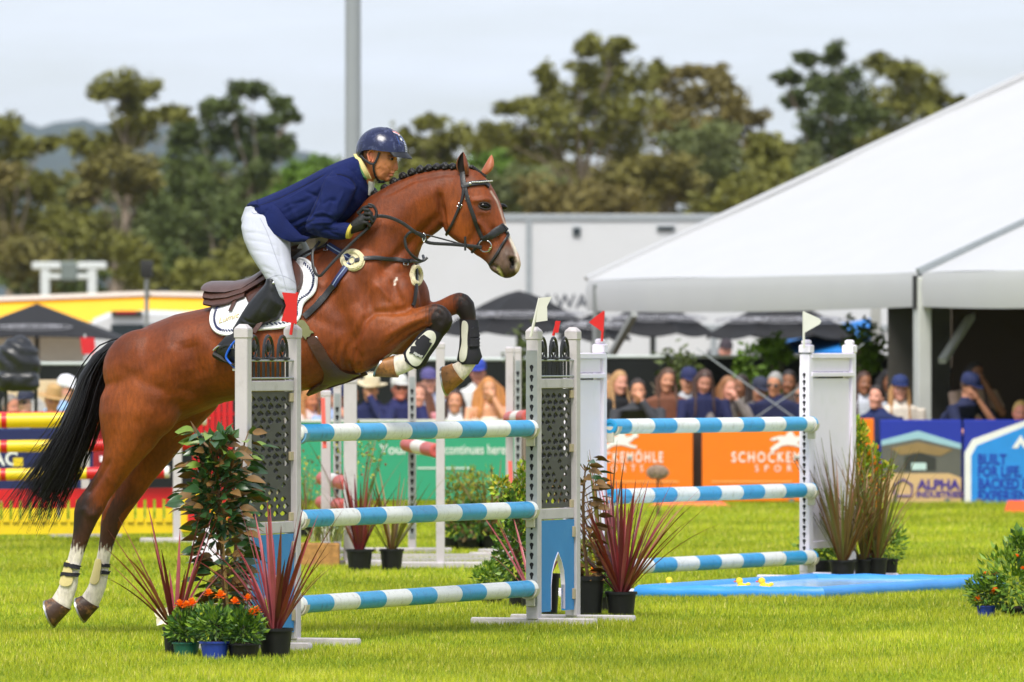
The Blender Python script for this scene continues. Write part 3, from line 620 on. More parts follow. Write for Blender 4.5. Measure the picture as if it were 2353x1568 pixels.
# ---- shade-cloth fence behind the crowd
for (x0, x1, yt, Y, lab) in ((640, 1230, 828, 97, 'dark shade cloth fence behind the green board crowd'), (1230, 2040, 822, 98, 'dark shade cloth fence behind the orange board crowd'), (-1100, 640, 838, 97, 'dark shade cloth fence at the far left')):
    s = Y / F; t = thing('shade_fence', V(((x0 + x1) / 2 - CX) * s, Y, 0), lab, 'fence', 'shade cloth fences'); a, b = W(x0, yt, Y), W(x1, yt, Y); n = 20; mb = MB(); vs = []
    for i in range(n + 1):
        p = a.lerp(b, i / n); w = .06 * sin(i * 1.9); vs += [V(p.x, Y + w, 0), V(p.x, Y + w * .6, p.z * .5), V(p.x, Y, p.z)]
    fs = [(3 * i + k, 3 * i + 3 + k, 3 * i + 4 + k, 3 * i + 1 + k) for i in range(n) for k in (0, 1)]; mb.add(vs, fs); mb.build('cloth', DARKCL, t)
    for i in range(4):
        mb = MB(); p = a.lerp(b, (i + .5) / 4); mb.tube([V(p.x, Y + .08, 0), V(p.x, Y + .08, p.z + .05)], .025, 8); mb.build('post', IRONB, t)
    mb = MB(); mb.tube([a + V(0, 0, .01), b + V(0, 0, .01)], .018, 8); mb.build('rail', mat('fence_rail_pale', (196, 206, 202), .5, .05), t)
# shrubs in front of the shade cloth
for (px, py, rx, rz, lf, lab) in ((1555, 850, .3, .3, 'dark', 'dark shrub between the brown top woman and the capped man'), (1745, 865, .3, .3, 'green', 'leafy green shrub left of the man in sunglasses'), (1975, 790, .3, .3, 'green', 'green tree branch over the white wing'), (1775, 800, .2, .16, 'green', 'green branch in front of the blue gazebo'), (1205, 840, .2, .5, 'dark', 'dark green bush beside the thin keyhole post')):
    Y = 95.5; c = W(px, py, Y); rg = np.random.default_rng(px); t = thing('shrub', V(c.x, Y, 0), lab, 'shrub', 'shrubs behind the crowd')
    mb = MB(); mb.tube([V(c.x, Y, 0), c], [.03, .015], 6)
    for k in range(5): mb.tube([V(c.x, Y, c.z * .6), c + V(rg.uniform(-rx, rx), rg.uniform(-.1, .1), rg.uniform(-rz, rz) * .8)], [.012, .005], 5)
    mb.build('stem', STEMB, t) if 'STEMB' in globals() else mb.build('stem', BARK, t)
    obj_from('foliage', leaf_cloud(rg, [(c.x, Y, c.z, rx, rz), (c.x + rx * .3, Y, c.z - rz * .5, rx * .7, rz * .7)], 900, .06), LEAF[lf], t, smooth=False)

# ---- left background: yellow roofed stall, white van, gateway, mast, lamp pole, covered light
t = thing('food_stall', W(230, 800, 165), 'long yellow roofed stall behind the left umbrella', 'stall'); t.location.z = 0; ORG[t.name] = t.location.copy(); s = 165 / F
YELR = mat('yellow_awning', (246, 182, 6), .6, .05, 1)
prof = [(-140, 684), (0, 682), (330, 670), (640, 676)]
mb = MB(); vs = []
for (x, y) in prof: vs += [W(x, y + 9, 164.6), W(x, y + 66, 164.2), W(x, y + 66, 166.5), W(x, y + 9, 167)]
mb.add(vs, [(4 * i + k, 4 * i + 4 + k, 4 * i + 4 + (k + 1) % 4, 4 * i + (k + 1) % 4) for i in range(3) for k in range(4)]); mb.build('awning', YELR, t, auto=20)
mb = MB(); vs = []
for (x, y) in prof: vs += [W(x, y, 165), W(x, y + 9, 164.5), W(x, y + 9, 168), W(x, y, 168)]
mb.add(vs, [(4 * i + k, 4 * i + 4 + k, 4 * i + 4 + (k + 1) % 4, 4 * i + (k + 1) % 4) for i in range(3) for k in range(4)]); mb.build('roof', mat('stall_roof_cream', (222, 206, 190), .6, .05), t, auto=20)
mb = MB(); p, q = W(-140, 752, 166), W(640, 746, 166); mb.box(V((p.x + q.x) / 2, 166.5, p.z / 2), (q.x - p.x, .6, p.z)); mb.build('counter_wall', mat('stall_wall', (206, 208, 206), .6, .05), t)
t = thing('van', V((360 - CX) * 145 / F, 145, 0), 'white van with red high brake light behind the horse\'s croup', 'van'); s = 145 / F
mb = MB(); pr = [(198, 0), (198, 780), (202, 755), (215, 733), (250, 718), (340, 713), (500, 718), (620, 734), (640, 770), (640, 0)]
rs = []
for y in (145., 145.1, 146.9, 147.0):
    k = 1 if 145 < y < 147 else .97; rs.append([V(((x - CX) * s - (420 - CX) * s) * k + (420 - CX) * s, y, (CH - (py - HY) * s) * (k if py else 1) if py else .35) for x, py in pr])
mb.loft(rs); mb.build('body', TRUCKW, t, auto=35)
mb = MB(); mb.box(W(292, 721, 145) + V(0, -.05, 0), (72 * s, .1, 12 * s), bev=.02); sp = mb.build('spoiler', IRONB, t); mb = MB(); mb.box(W(290, 718, 145) + V(0, -.1, 0), (46 * s, .06, 7 * s), bev=.01); mb.build('brake_light', mat('brake_red', (170, 30, 44), .3, .05), t)
for x in (270, 560):
    mb = MB(); mb.lathe(V((x - CX) * s, 145.05, .33), [(.08, -.1), (.32, -.1), (.34, -.05), (.34, .15), (.08, .16)], 20, 0, basis((1, 0, 0), (0, 1, 0))); mb.build('wheel', MATS['tyre'], t)
mb = MB(); mb.box(W(420, 775, 145) + V(0, -.02, 0), (330 * s, .03, 60 * s), bev=.02); mb.build('side_window', MATS['dark_glass'], t)
t = thing('gateway', V((160 - CX) * 230 / F, 230, 0), 'white timber gateway with two crossbeams above the yellow roof', 'gateway'); s = 230 / F; WT = mat('gate_white', (205, 210, 208), .6, .05)
for x in (104, 212): mb = MB(); p = W(x, 618, 230); mb.box(V(p.x, 230, p.z / 2), (20 * s, .25, p.z), bev=.02); mb.build('post', WT, t)
for x0, x1, y in ((74, 140, 611), (178, 245, 611), (112, 140, 636), (178, 206, 636)): mb = MB(); mb.box(W((x0 + x1) / 2, y, 230), ((x1 - x0) * s, .3, 17 * s if y < 620 else 13 * s), bev=.03); mb.build('crossbeam', WT, t)
mb = MB(); mb.box(W(159, 624, 230), (38 * s, .2, 46 * s), bev=.05); mb.build('sign_board', mat('gate_grey', (112, 122, 118), .6, .08), t)
t = thing('speaker_mast', V((337 - CX) * 120 / F, 120, 0), 'black loudspeaker on a thin mast above the yellow roof', 'loudspeaker'); p = W(337, 620, 120); mb = MB(); mb.tube([V(p.x, 120, 0), p], .03, 8); mb.build('mast', ALU, t)
mb = MB(); mb.loft([[p + V(sx * .08 * k, sy * .08 * k, z) for sx, sy in ((1, -1), (1, 1), (-1, 1), (-1, -1))] for k, z in ((.8, -.12), (1, -.08), (1.05, .1), (.95, .13))]); mb.build('cabinet', IRONB, t)
for k in range(2): mb = MB(); mb.tube([p + V(.0 + .03 * k, -.05, -.2 - .13 * k), p + V(.06, -.05, -.23 - .13 * k), p + V(0, -.05, -.28 - .12 * k)], .01, 6); mb.build('cable_loop', IRONB, t)
t = thing('lamp_pole', V((811 - CX) * 135 / F, 135, 0), 'tall grey floodlight pole rising behind the rider', 'lamp pole'); s = 135 / F; GP_ = mat('pole_grey', (146, 152, 154), .5, .04, 1.5)
mb = MB(); b = V((811 - CX) * s, 135, 0); mb.tube([b, b + V(0, 0, 3), b + V(0, 0, 9)], [.135, .13, .125], 10); mb.build('shaft', GP_, t); mb = MB(); mb.lathe(b, [(.25, 0), (.25, .03), (.14, .05)], 12); mb.build('base_flange', GP_, t)
mb = MB(); mb.beam(b + V(-1, 0, 9), b + V(1, 0, 9), .1, .1); mb.build('head_bar', GP_, t, smooth=False)
t = thing('covered_light', V((42 - CX) * 84 / F, 84, 0), 'lamp wrapped in wrinkled black plastic on legs at the left edge', 'covered lamp'); s = 84 / F; p = W(42, 835, 84)
mb = MB(); r = random.Random(3); mb.ell(p, (.215, .16, .27), nu=24, nv=16); mb.box(p + V(0, 0, -.17), (.4, .3, .2), bev=.05)
me = vox(mb, .012, 4); n_ = len(me.vertices)
for v in me.vertices: d = (v.co - p); v.co += d.normalized() * (.016 * sin(v.co.x * 15 + 5 * sin(v.co.z * 8)) * sin(v.co.z * 11 + v.co.y * 7 + 3 * sin(v.co.x * 9)))
obj_from('cover', me, mat('black_plastic_sheet', (34, 35, 40), .35, .2, 12, .5, 20), t)
for x in (-.12, .17): mb = MB(); mb.tube([V(p.x + x, 84, 0), p + V(x, 0, -.2)], .018, 8); mb.build('leg', IRONB, t)
t = thing('banner_flag', V((200 - CX) * 100 / F, 100, 0), 'red and white feather banner left of the tail', 'banner'); mb = MB(); q = W(199, 798, 100); mb.plate([(-.075, .11), (.09, .11), (.1, .0), (.08, -.08), (-.05, -.08)], .01, FRONT, q); mb.build('cloth', RED_, t, smooth=False) if 'RED_' in globals() else mb.build('cloth', mat('banner_red', (214, 36, 40), .6, .05), t, smooth=False)
mb = MB(); mb.tube([V(q.x - .02, 100.02, 0), q + V(-.02, .02, .15)], .012, 7); mb.build('staff', WT, t)
t = thing('canvas_screen', V((95 - CX) * 96 / F, 96, 0), 'sand coloured canvas screen behind the hatted man', 'screen'); p = W(95, 905, 96); mb = MB(); mb.box(p + V(0, 0, -.1), (.75, .03, .5), bev=.01); mb.build('canvas', mat('canvas_sand', (214, 190, 156), .8, .08, 3), t)
for x in (-.3, .3): mb = MB(); mb.tube([V(p.x + x, 96.03, 0), p + V(x, .03, 0)], .015, 6); mb.build('leg', IRONB, t)

# ================================================================== SPECTATORS
SKN = [mat('skin_a', (0, 0, 0), .55, .08, 20, attr='coat')]
def person(px, ptop, Y, label, shirt, skin=(206, 150, 120), hair=(70, 48, 32), style='short', hat=None, pose='rest', yaw=0., pitch=0., trousers=(48, 52, 66), lean=0., sleeve='short', width=1., group='spectators behind the boards', glasses=False, bare=False):
    _r = random.Random(px * 3 + 1); yaw += _r.uniform(-.3, .3); pitch += _r.uniform(-.05, .2); roll = _r.uniform(-.16, .16)
    s = Y / F; zt = CH - (ptop - HY) * s; hx = (px - CX) * s
    H = V(hx, Y, zt)                                           # crown
    R = Matrix.Rotation(yaw, 3, 'Z')                           # local: +x right (viewer), -y forward to viewer
    def L(x, y, z): return R @ V(x, y, 0) + V(0, 0, z)
    head = H + V(0, 0, -.12)
    Rh = R @ Matrix.Rotation(pitch, 3, 'X') @ Matrix.Rotation(roll, 3, 'Y')
    def Hd(x, y, z): return head + Rh @ V(x, y, z)
    neck = head + L(0, .03, -.105); chest = neck + L(0, .03 + lean * .25, -.2); waist = chest + L(0, .02 + lean * .3, -.3); hipz = max(.45, waist.z - .12); hip = V(waist.x, waist.y, hipz)
    sw = .212 * width
    def el(c, ax, ay, n=12, z=0, rr=R): return [c + rr @ V(ax * cos(2 * pi * k / n), ay * sin(2 * pi * k / n), 0) for k in range(n)]
    sh = {}; 
    t = thing('person', V(hx, Y, 0), label, 'person', group)
    def torso(mb, g=0.):
        mb.loft([el(neck + L(0, 0, .0), .055 + g, .05 + g), el(neck + L(0, .0, -.05), .1 + g, .065 + g), el(neck + L(0, 0, -.09), sw * .92 + g, .085 + g), el(chest, sw + g, .115 + g), el(chest + L(0, 0, -.12), sw * .93 + g, .11 + g), el(waist, sw * .82 + g, .1 + g), el(hip, sw * .92 + g, .115 + g), el(hip + V(0, 0, -.1), sw * .8 + g, .1 + g)])
    arms = []
    for sd in (-1, 1):
        S = neck + L(sd * sw * .98, .01, -.1)
        if pose == 'lean' or (pose in ('chin', 'face') and sd == -1): E = S + L(sd * .05, -.12, -.26); Wr = E + L(-sd * .16, -.17, -.02)
        elif pose in ('chin', 'face'): E = S + L(sd * .02, -.2, -.22); Wr = Hd(.03 * sd, -.13, -.1 if pose == 'chin' else -.05)
        elif pose == 'fold': E = S + L(sd * .07, -.04, -.27); Wr = E + L(-sd * .26, -.16, .0)
        else: E = S + L(sd * .05, .02, -.28); Wr = E + L(0, -.1, -.22)
        arms.append((S, E, Wr))
    def arm(mb, a, g=0., upto=1.):
        S, E, Wr = a
        if upto >= 1: mb.tube([S, S.lerp(E, .5), E, E.lerp(Wr, .5), Wr], [.055 + g, .047 + g, .042 + g, .038 + g, .028 + g], 10)
        else: mb.tube([S, S.lerp(E, .5), S.lerp(E, upto)], [.058 + g, .05 + g, .047 + g], 10)
    mb = MB(); torso(mb)
    # head with jaw, nose, ears
    mb.loft([[Hd(ax * cos(a), ay * sin(a) + oy, z) for a in np.linspace(0, 2 * pi, 15)[:-1]] for ax, ay, oy, z in ((.02, .03, -.05, -.125), (.045, .06, -.03, -.108), (.06, .078, -.01, -.07), (.07, .09, 0, -.02), (.074, .096, .003, .03), (.07, .09, .008, .075), (.045, .06, .01, .108), (.015, .02, .01, .12))])
    mb.ell(Hd(0, -.096, -.025), (.014, .018, .022)); mb.ell(Hd(0, -.08, -.07), (.026, .014, .01)); mb.ell(Hd(0, -.075, -.105), (.022, .02, .014))
    for sd in (-1, 1): mb.ell(Hd(sd * .076, .01, -.015), (.01, .018, .03)); mb.ell(Hd(sd * .034, -.075, -.03), (.026, .02, .02))
    mb.tube([head + Rh @ V(0, .02, -.06), neck + L(0, 0, -.04)], [.055, .06], 10)
    for a in arms:
        arm(mb, a); S, E, Wr = a; d = (Wr - E).normalized(); o = d.cross(V(0, 0, 1)); o = o.normalized() if o.length > .01 else V(1, 0, 0)
        pl = Wr + d * .045; mb.ell(pl, (.036, .036, .034), nu=10, nv=7)
        for k in range(4): f0 = pl + o * (k - 1.5) * .018; mb.tube([f0, f0 + d * .045 + V(0, 0, -.008), f0 + d * (.07 if k not in (0, 3) else .058) + V(0, 0, -.025)], [.0105, .0098, .008], 6)
        mb.tube([Wr + o * .028, pl + o * .045, pl + o * .05 + d * .03], [.011, .011, .008], 6)
    for sd in (-1, 1):
        kz = hipz * .52; kn = hip + L(sd * .1, -.18 if hipz < .75 else -.03, 0); kn.z = kz; ft = hip + L(sd * .11, 0, 0); ft.z = .06
        mb.tube([hip + L(sd * .09, 0, -.02), kn, ft + V(0, 0, .02)], [.085, .06, .04], 10); mb.ell(ft + L(0, -.06, -.02), (.045, .12, .04))
    me = vox(mb, .0125, 3); n = len(me.vertices); P = np.empty(n * 3); me.vertices.foreach_get('co', P); P = P.reshape(-1, 3)
    C_ = np.tile(np.array(lin(skin)), (n, 1)); inv = np.array(Rh.inverted()); Q = (P - np.array(head)) @ inv.T
    def spot(c, r, cl, k):
        nonlocal C_
        w = k * np.exp(-(((Q - np.array(c)) / np.array(r)) ** 2).sum(1)); C_ = C_ * (1 - w[:, None]) + np.array(lin(cl)) * w[:, None]
    for sd in (-1, 1): spot((sd * .03, -.085, .0), (.016, .03, .009), (50, 34, 28), .9); spot((sd * .032, -.085, .02), (.02, .03, .006), hair, .6); spot((sd * .04, -.075, -.035), (.02, .03, .02), (214, 132, 112), .35)
    spot((0, -.09, -.068), (.024, .03, .007), (164, 84, 76), .8)
    c4 = np.ones((n, 4)); c4[:, :3] = C_; at = me.color_attributes.new('coat', 'FLOAT_COLOR', 'POINT'); at.data.foreach_set('color', c4.reshape(-1))
    obj_from('body', me, SKN[0], t)
    sm = mat('cloth_%d_%d_%d' % shirt, shirt, .85, .14, 14, .4, 30)
    mb = MB()
    if bare: mb.loft([el(chest + L(0, 0, .02), sw + .012, .13), el(chest + L(0, 0, -.1), sw + .012, .13), el(waist, sw * .84 + .012, .112), el(hip, sw * .94 + .012, .125)])
    else: 
        torso(mb, .014)
        for a in arms: arm(mb, a, .012, 1. if sleeve == 'long' else .75 if sleeve == 'short' else .2)
    if sleeve == 'long' and not bare:
        pass
    me = vox(mb, .014, 3); sho = obj_from('shirt', me, sm, t)
    mb = MB()
    for sd in (-1, 1):
        kz = hipz * .52; kn = hip + L(sd * .1, -.18 if hipz < .75 else -.03, 0); kn.z = kz; ft = hip + L(sd * .11, 0, 0); ft.z = .1
        mb.tube([hip + L(sd * .085, 0, .02), kn, ft], [.1, .075, .06], 10)
    mb.loft([el(hip + V(0, 0, .03), sw * .95, .13), el(hip + V(0, 0, -.08), sw * .98, .135), el(hip + V(0, 0, -.14), sw * .7, .1)])
    mb.build('trousers', mat('trousers_%d_%d_%d' % trousers, trousers, .85, .1), t)
    hm_ = mat('hair_%d_%d_%d' % hair, hair, .5, .3, 40, .4, 60)
    mb = MB(); r = random.Random(px)
    def cap(lowside, lowback):
        rings = []; nn = 22
        for j in range(9):
            ring = []
            for i in range(nn):
                ph = 2 * pi * i / nn; fr = -sin(ph)                      # fr 1 = forehead
                lo = np.interp(fr, [-1, -.4, .1, .45, .75, 1], [lowback, lowback, lowside, .1, .5, .62]); th = lo + (pi / 2 - lo) * j / 8
                ring.append(Hd(.083 * cos(ph) * cos(th) * (1 + .03 * sin(5 * ph)), .103 * sin(ph) * cos(th) + .008, .02 + .112 * sin(th)))
            rings.append(ring)
        mb.loft([[head + (p - head) * .84 for p in rings[0]]] + rings)
    if style != 'none':
        cap(-.25 if style in ('short', 'tied') else -.8, -.75 if style in ('short', 'tied') else -1.0)
        if style in ('long', 'curly'):
            for sd in (-1, 1):
                for k in range(6 if style == 'curly' else 4):
                    x = sd * (.078 + (.012 if style == 'curly' else .004) * k); y = .02 + .022 * k
                    pts = [Hd(sd * .05, .0 + .01 * k, .09), Hd(x * 1.05, y - .02, -.02), neck + L(x * 1.15 + (r.uniform(-.02, .02) if style == 'curly' else 0), -.06 + .02 * k, -.04), neck + L(x * 1.25 + (r.uniform(-.03, .03) if style == 'curly' else 0), -.11 + .015 * k, -.2 - r.uniform(0, .06))]
                    mb.tube(pts, [.014, .02, .024 if style == 'curly' else .018, .007], 7)
            mb.tube([Hd(0, .09, .06), Hd(0, .11, -.05), neck + L(0, .09, -.1), neck + L(0, .1, -.22)], [.05, .07, .08, .03], 10, flat=.6)
        if style == 'tied': mb.ell(Hd(0, .12, .02), (.035, .04, .04))
    if mb.v: mb.build('hair', hm_, t)
    if hat:
        kind, hcl = hat; hm2 = mat('hat_%d_%d_%d' % hcl, hcl, .8, .1, 12); mb = MB()
        if kind == 'cap':
            mb.loft([[Hd((.088) * k * cos(a), (.108) * k * sin(a) + .004, z) for a in np.linspace(0, 2 * pi, 19)[:-1]] for k, z in ((.98, .035), (1.02, .06), (.96, .1), (.7, .138), (.15, .155))]); ht = mb.build('cap', hm2, t)
            mb = MB(); mb.loft([[Hd(.075 * cos(a) * 1.0, -.085 - .075 * sin(a) * q, .05 - .018 * q * sin(a) + dz) for a in np.linspace(0.05, pi - .05, 11)] + [Hd(.075 * cos(a) * 1.0, -.075 - .075 * sin(a) * q * .9, .046 - .018 * q * sin(a) + dz) for a in np.linspace(pi - .05, .05, 11)] for q, dz in ((.1, .004), (1., 0))]); mb.build('peak', hm2, ht)
        else:
            mb.loft([[Hd((.085) * k * cos(a), (.105) * k * sin(a) + .004, z) for a in np.linspace(0, 2 * pi, 19)[:-1]] for k, z in ((1.0, .04), (.98, .08), (.9, .14), (.6, .165), (.1, .155))]); ht = mb.build('hat', hm2, t)
            mb = MB(); mb.loft([[Hd((.08 + .085 * q) * cos(a), (.1 + .085 * q) * sin(a) + .004, .045 + dz + (.03 if kind == 'cowboy' else .004) * q * q * abs(cos(a))) for a in np.linspace(0, 2 * pi, 25)[:-1]] for q, dz in ((0, .004), (.5, 0.002), (1, .0), (1, -.008), (.5, -.008), (0, -.006))]); mb.build('brim', hm2, ht)
    if glasses:
        mb = MB()
        for sd in (-1, 1): mb.ell(Hd(sd * .033, -.098, .0), (.026, .008, .018))
        mb.tube([Hd(-.08, .0, .005), Hd(-.06, -.09, .008), Hd(.06, -.09, .008), Hd(.08, 0, .005)], .004, 6); mb.build('sunglasses', IRONB, t)
    return t
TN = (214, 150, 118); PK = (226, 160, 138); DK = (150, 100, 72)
# behind the green board
person(712, 890, 90.3, 'woman in a pale pink top just right of the left wing, leaning', (226, 196, 190), (214, 132, 96), (176, 120, 70), 'long', pose='lean', yaw=.6)
person(776, 888, 90.2, 'person in navy cap with light blue shirt behind the grey keyhole post', (150, 172, 214), PK, (90, 70, 50), 'short', ('cap', (40, 46, 92)), 'chin')
person(806, 885, 92, 'person in a dark red shirt behind the cowboy hat man', (150, 36, 50), TN, (60, 44, 34), 'short', pose='rest')
person(852, 868, 90, 'man in cream cowboy hat and navy shirt holding his face', (30, 36, 84), TN, (80, 60, 44), 'short', ('cowboy', (214, 200, 170)), 'face', sleeve='long')
person(918, 866, 90.1, 'older man with pink face, pale cap and navy shirt with camera strap', (36, 40, 92), (226, 136, 116), (200, 196, 190), 'short', ('cap', (206, 206, 204)), 'lean', glasses=True, width=1.1, pitch=-.1)
person(962, 882, 90.2, 'woman with brown curls in a pink flowered dress', (222, 150, 156), PK, (110, 66, 44), 'curly', pose='fold')
person(986, 852, 91.2, 'man in navy and white cap behind the pink dress woman', (170, 176, 200), PK, (70, 54, 44), 'short', ('cap', (84, 78, 130)))
person(1046, 896, 90, 'dark haired woman in a white sleeveless top below the far forefoot', (228, 226, 230), TN, (56, 36, 28), 'long', pose='rest', sleeve='none')
person(1098, 830, 91.4, 'man in blue cap and white shirt standing behind the curly red haired woman', (228, 228, 226), (206, 136, 116), (96, 66, 46), 'short', ('cap', (46, 70, 170)), sleeve='long')
person(1124, 868, 90, 'woman with long curly ginger hair in a white strapless top', (236, 230, 216), (222, 160, 124), (196, 130, 66), 'curly', pose='chin', bare=True)
# behind the orange boards
person(1398, 862, 91, 'person in a pale striped shirt half behind the white post', (214, 190, 206), PK, (120, 90, 60), 'short')
person(1423, 853, 90.3, 'blonde woman in a black sleeveless top beside the white post', (26, 26, 30), PK, (176, 134, 88), 'long', pose='rest', sleeve='none', yaw=.5)
person(1466, 872, 89.6, 'man in a dark grey jumper leaning on the orange board, chin in hand', (58, 60, 66), TN, (52, 36, 28), 'short', pose='chin', lean=.6, sleeve='long', width=1.08)
person(1533, 847, 90.2, 'woman with brown hair in a brown top with a shoulder strap, arms folded', (120, 74, 54), TN, (84, 56, 40), 'long', pose='fold')
person(1581, 850, 91, 'person in navy cap and grey top behind the orange boards', (170, 172, 178), TN, (46, 34, 30), 'short', ('cap', (34, 40, 84)), yaw=.4)
person(1618, 850, 89.8, 'woman with long dark hair in a navy jacket looking down', (26, 32, 74), PK, (70, 46, 36), 'long', pose='lean', pitch=.35, sleeve='long')
person(1673, 866, 89.9, 'woman with light brown hair in a grey jacket, hand at her chin', (128, 120, 116), PK, (146, 100, 64), 'long', pose='chin', sleeve='long', yaw=.3)
person(1702, 862, 91.2, 'dark haired person behind the woman in the grey jacket', (110, 104, 98), DK, (44, 30, 26), 'long', yaw=-.6)
person(1780, 856, 90, 'grey haired man in sunglasses, navy jumper over pale blue collar', (26, 32, 70), TN, (150, 148, 146), 'short', pose='fold', glasses=True, sleeve='long', width=1.12)
person(1812, 852, 91.5, 'dark haired man behind the grey haired man', (70, 60, 56), DK, (34, 26, 24), 'short', yaw=-.3)
person(1843, 880, 90, 'person in a blue shirt half behind the keyholed post', (60, 110, 160), TN, (80, 60, 46), 'short', glasses=True)
person(1667, 785, 112, 'man in a dark cap standing far behind the shade fence', (206, 206, 206), PK, (70, 56, 46), 'short', ('cap', (58, 50, 58)), group='people beyond the fence')
# right
person(1985, 855, 91.5, 'woman with brown hair and pale blouse right of the white wing', (206, 210, 224), DK, (70, 46, 38), 'long', yaw=.4)
person(2014, 886, 89.4, 'woman with tied black hair in a navy polo between the orange and blue boards', (26, 40, 90), PK, (40, 30, 28), 'tied', yaw=-.1, trousers=(20, 24, 40))
person(2068, 868, 90, 'woman in navy cap with long blonde hair and cream blouse', (226, 214, 200), PK, (176, 130, 80), 'long', ('cap', (32, 48, 100)), yaw=.15, sleeve='long')
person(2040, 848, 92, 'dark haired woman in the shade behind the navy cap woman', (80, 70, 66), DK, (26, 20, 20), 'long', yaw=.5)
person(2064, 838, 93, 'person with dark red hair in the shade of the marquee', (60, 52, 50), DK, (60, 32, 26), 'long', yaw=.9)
person(2106, 800, 92.5, 'tall man in a dark jacket and tie beside the marquee post', (40, 40, 46), TN, (50, 38, 32), 'short', yaw=-.3, sleeve='long')
person(2228, 862, 89.8, 'man in navy cap and navy shirt looking down to the right', (30, 38, 74), TN, (80, 54, 36), 'short', ('cap', (34, 44, 88)), 'chin', yaw=-.95 + 1.9, pitch=.3, lean=.4, width=1.1)
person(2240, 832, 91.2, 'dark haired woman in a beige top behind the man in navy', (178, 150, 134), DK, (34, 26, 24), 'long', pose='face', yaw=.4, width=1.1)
person(2345, 922, 89.6, 'blond child reaching over the blue board at the right edge', (190, 206, 200), (232, 150, 130), (210, 170, 100), 'short', pose='lean', yaw=-.2)
# far left
person(24, 908, 88, 'grey haired man in a blue shirt at the left edge', (110, 150, 200), (206, 136, 112), (120, 112, 106), 'short', pose='fold', yaw=.9)
person(121, 893, 88.5, 'man in tan brimmed hat and green jacket behind the left fence', (24, 74, 58), (220, 150, 118), (120, 90, 60), 'short', ('hat', (186, 150, 100)), 'rest', pitch=.2, sleeve='long')
person(152, 868, 90, 'person in white cap and pale blue shirt behind the tan hat man', (150, 186, 228), PK, (150, 130, 110), 'short', ('cap', (232, 232, 240)), yaw=.8)

# second row, filling the gaps
_sh = [(170, 110, 110), (60, 90, 150), (226, 222, 214), (60, 70, 84), (40, 44, 60), (190, 170, 120), (120, 60, 110), (210, 130, 60), (150, 160, 176), (70, 64, 60)]
_hr = [(60, 44, 34), (150, 110, 66), (34, 28, 26), (110, 74, 46), (176, 172, 168)]
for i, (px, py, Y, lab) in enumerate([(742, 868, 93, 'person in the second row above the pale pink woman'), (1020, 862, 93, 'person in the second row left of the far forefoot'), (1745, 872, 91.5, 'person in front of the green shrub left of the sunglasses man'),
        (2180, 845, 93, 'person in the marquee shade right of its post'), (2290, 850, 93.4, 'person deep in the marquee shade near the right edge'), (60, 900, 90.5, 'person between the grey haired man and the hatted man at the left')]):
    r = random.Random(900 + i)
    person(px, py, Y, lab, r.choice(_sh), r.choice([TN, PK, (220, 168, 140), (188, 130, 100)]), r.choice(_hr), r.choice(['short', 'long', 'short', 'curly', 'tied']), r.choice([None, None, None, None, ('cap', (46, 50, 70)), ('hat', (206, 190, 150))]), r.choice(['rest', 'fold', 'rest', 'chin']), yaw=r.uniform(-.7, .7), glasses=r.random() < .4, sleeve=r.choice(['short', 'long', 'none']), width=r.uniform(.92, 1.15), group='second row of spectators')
# ================================================================== JUMPS
GREYP = mat('grey_white_paint', (194, 187, 190), .5, .06, 5, .08, 30, dirt_or_shine=(120, 116, 104), dscale=9, dirt_or_shine_amt=.4)
WHITEP = mat('white_plastic', (240, 231, 246), .4, .03, 4, dirt_or_shine=(186, 190, 188), dscale=4, dirt_or_shine_amt=.3)
IRON = mat('black_iron', (38, 38, 42), .45, .1)
STEEL = mat('galvanised_steel', (168, 172, 174), .42, .1, 12, metal=.6)
PANEL = mat('dark_laser_panel', (66, 64, 62), .55, .1, 9)
SLOTSHADE = mat('slot_shade', (22, 22, 26), .8, .1)  # painted shade of the open keyholes, a dark sheet behind each strip
BLUEB = mat('blue_board', (28, 128, 196), .5, .06, 4, dirt_or_shine=(70, 150, 200), dscale=6)
BLUEP = mat('pole_blue', (44, 158, 214), .35, .04, 8, spec=.4, dirt_or_shine=(14, 84, 140), dscale=26, dirt_or_shine_amt=.6)
WHITEPO = mat('pole_white', (234, 234, 230), .35, .03, 8, spec=.4, dirt_or_shine=(150, 140, 122), dscale=24, dirt_or_shine_amt=.6)
CUPB = mat('cup_blue', (110, 165, 205), .5, .1); CUPW = mat('cup_cream', (206, 200, 182), .5, .1, dirt_or_shine=(140, 110, 80))
RED = mat('red_plastic', (206, 30, 30), .45, .08, 5); FLAGW = mat('flag_cream', (214, 212, 202), .6, .05)
BRASS = mat('hinge_cream', (188, 172, 140), .6, .15, dirt_or_shine=(130, 80, 40))

def keyhole(cx, cy, r):
    h = [(cx + r * cos(a), cy + r * sin(a)) for a in [radians(d) for d in (-50, -10, 30, 70, 110, 150, 190, 230)]]
    return [(cx + r * .38, cy - r * 2.1)] + h + [(cx - r * .38, cy - r * 2.1)]
def keyhole_strip(mb, c, M, w, h, pitch, r, mi=0):
    hs = []
    k = int((h - .06) / pitch)
    for i in range(k): hs.append(keyhole(0, -h / 2 + .05 + i * pitch + r, r))
    mb.plate([(-w / 2, -h / 2), (w / 2, -h / 2), (w / 2, h / 2), (-w / 2, h / 2)], .003, M, c, mi, hs)

def foot_bars(name_parent, p, T, m, L=.75, hgt=.05, off=0.):
    mb = MB(); mb.beam(p + T * (-L / 2 + off) + V(0, 0, hgt / 2), p + T * (L / 2 + off) + V(0, 0, hgt / 2), .055, hgt, bev=.008)
    mb.build('foot', m, name_parent)

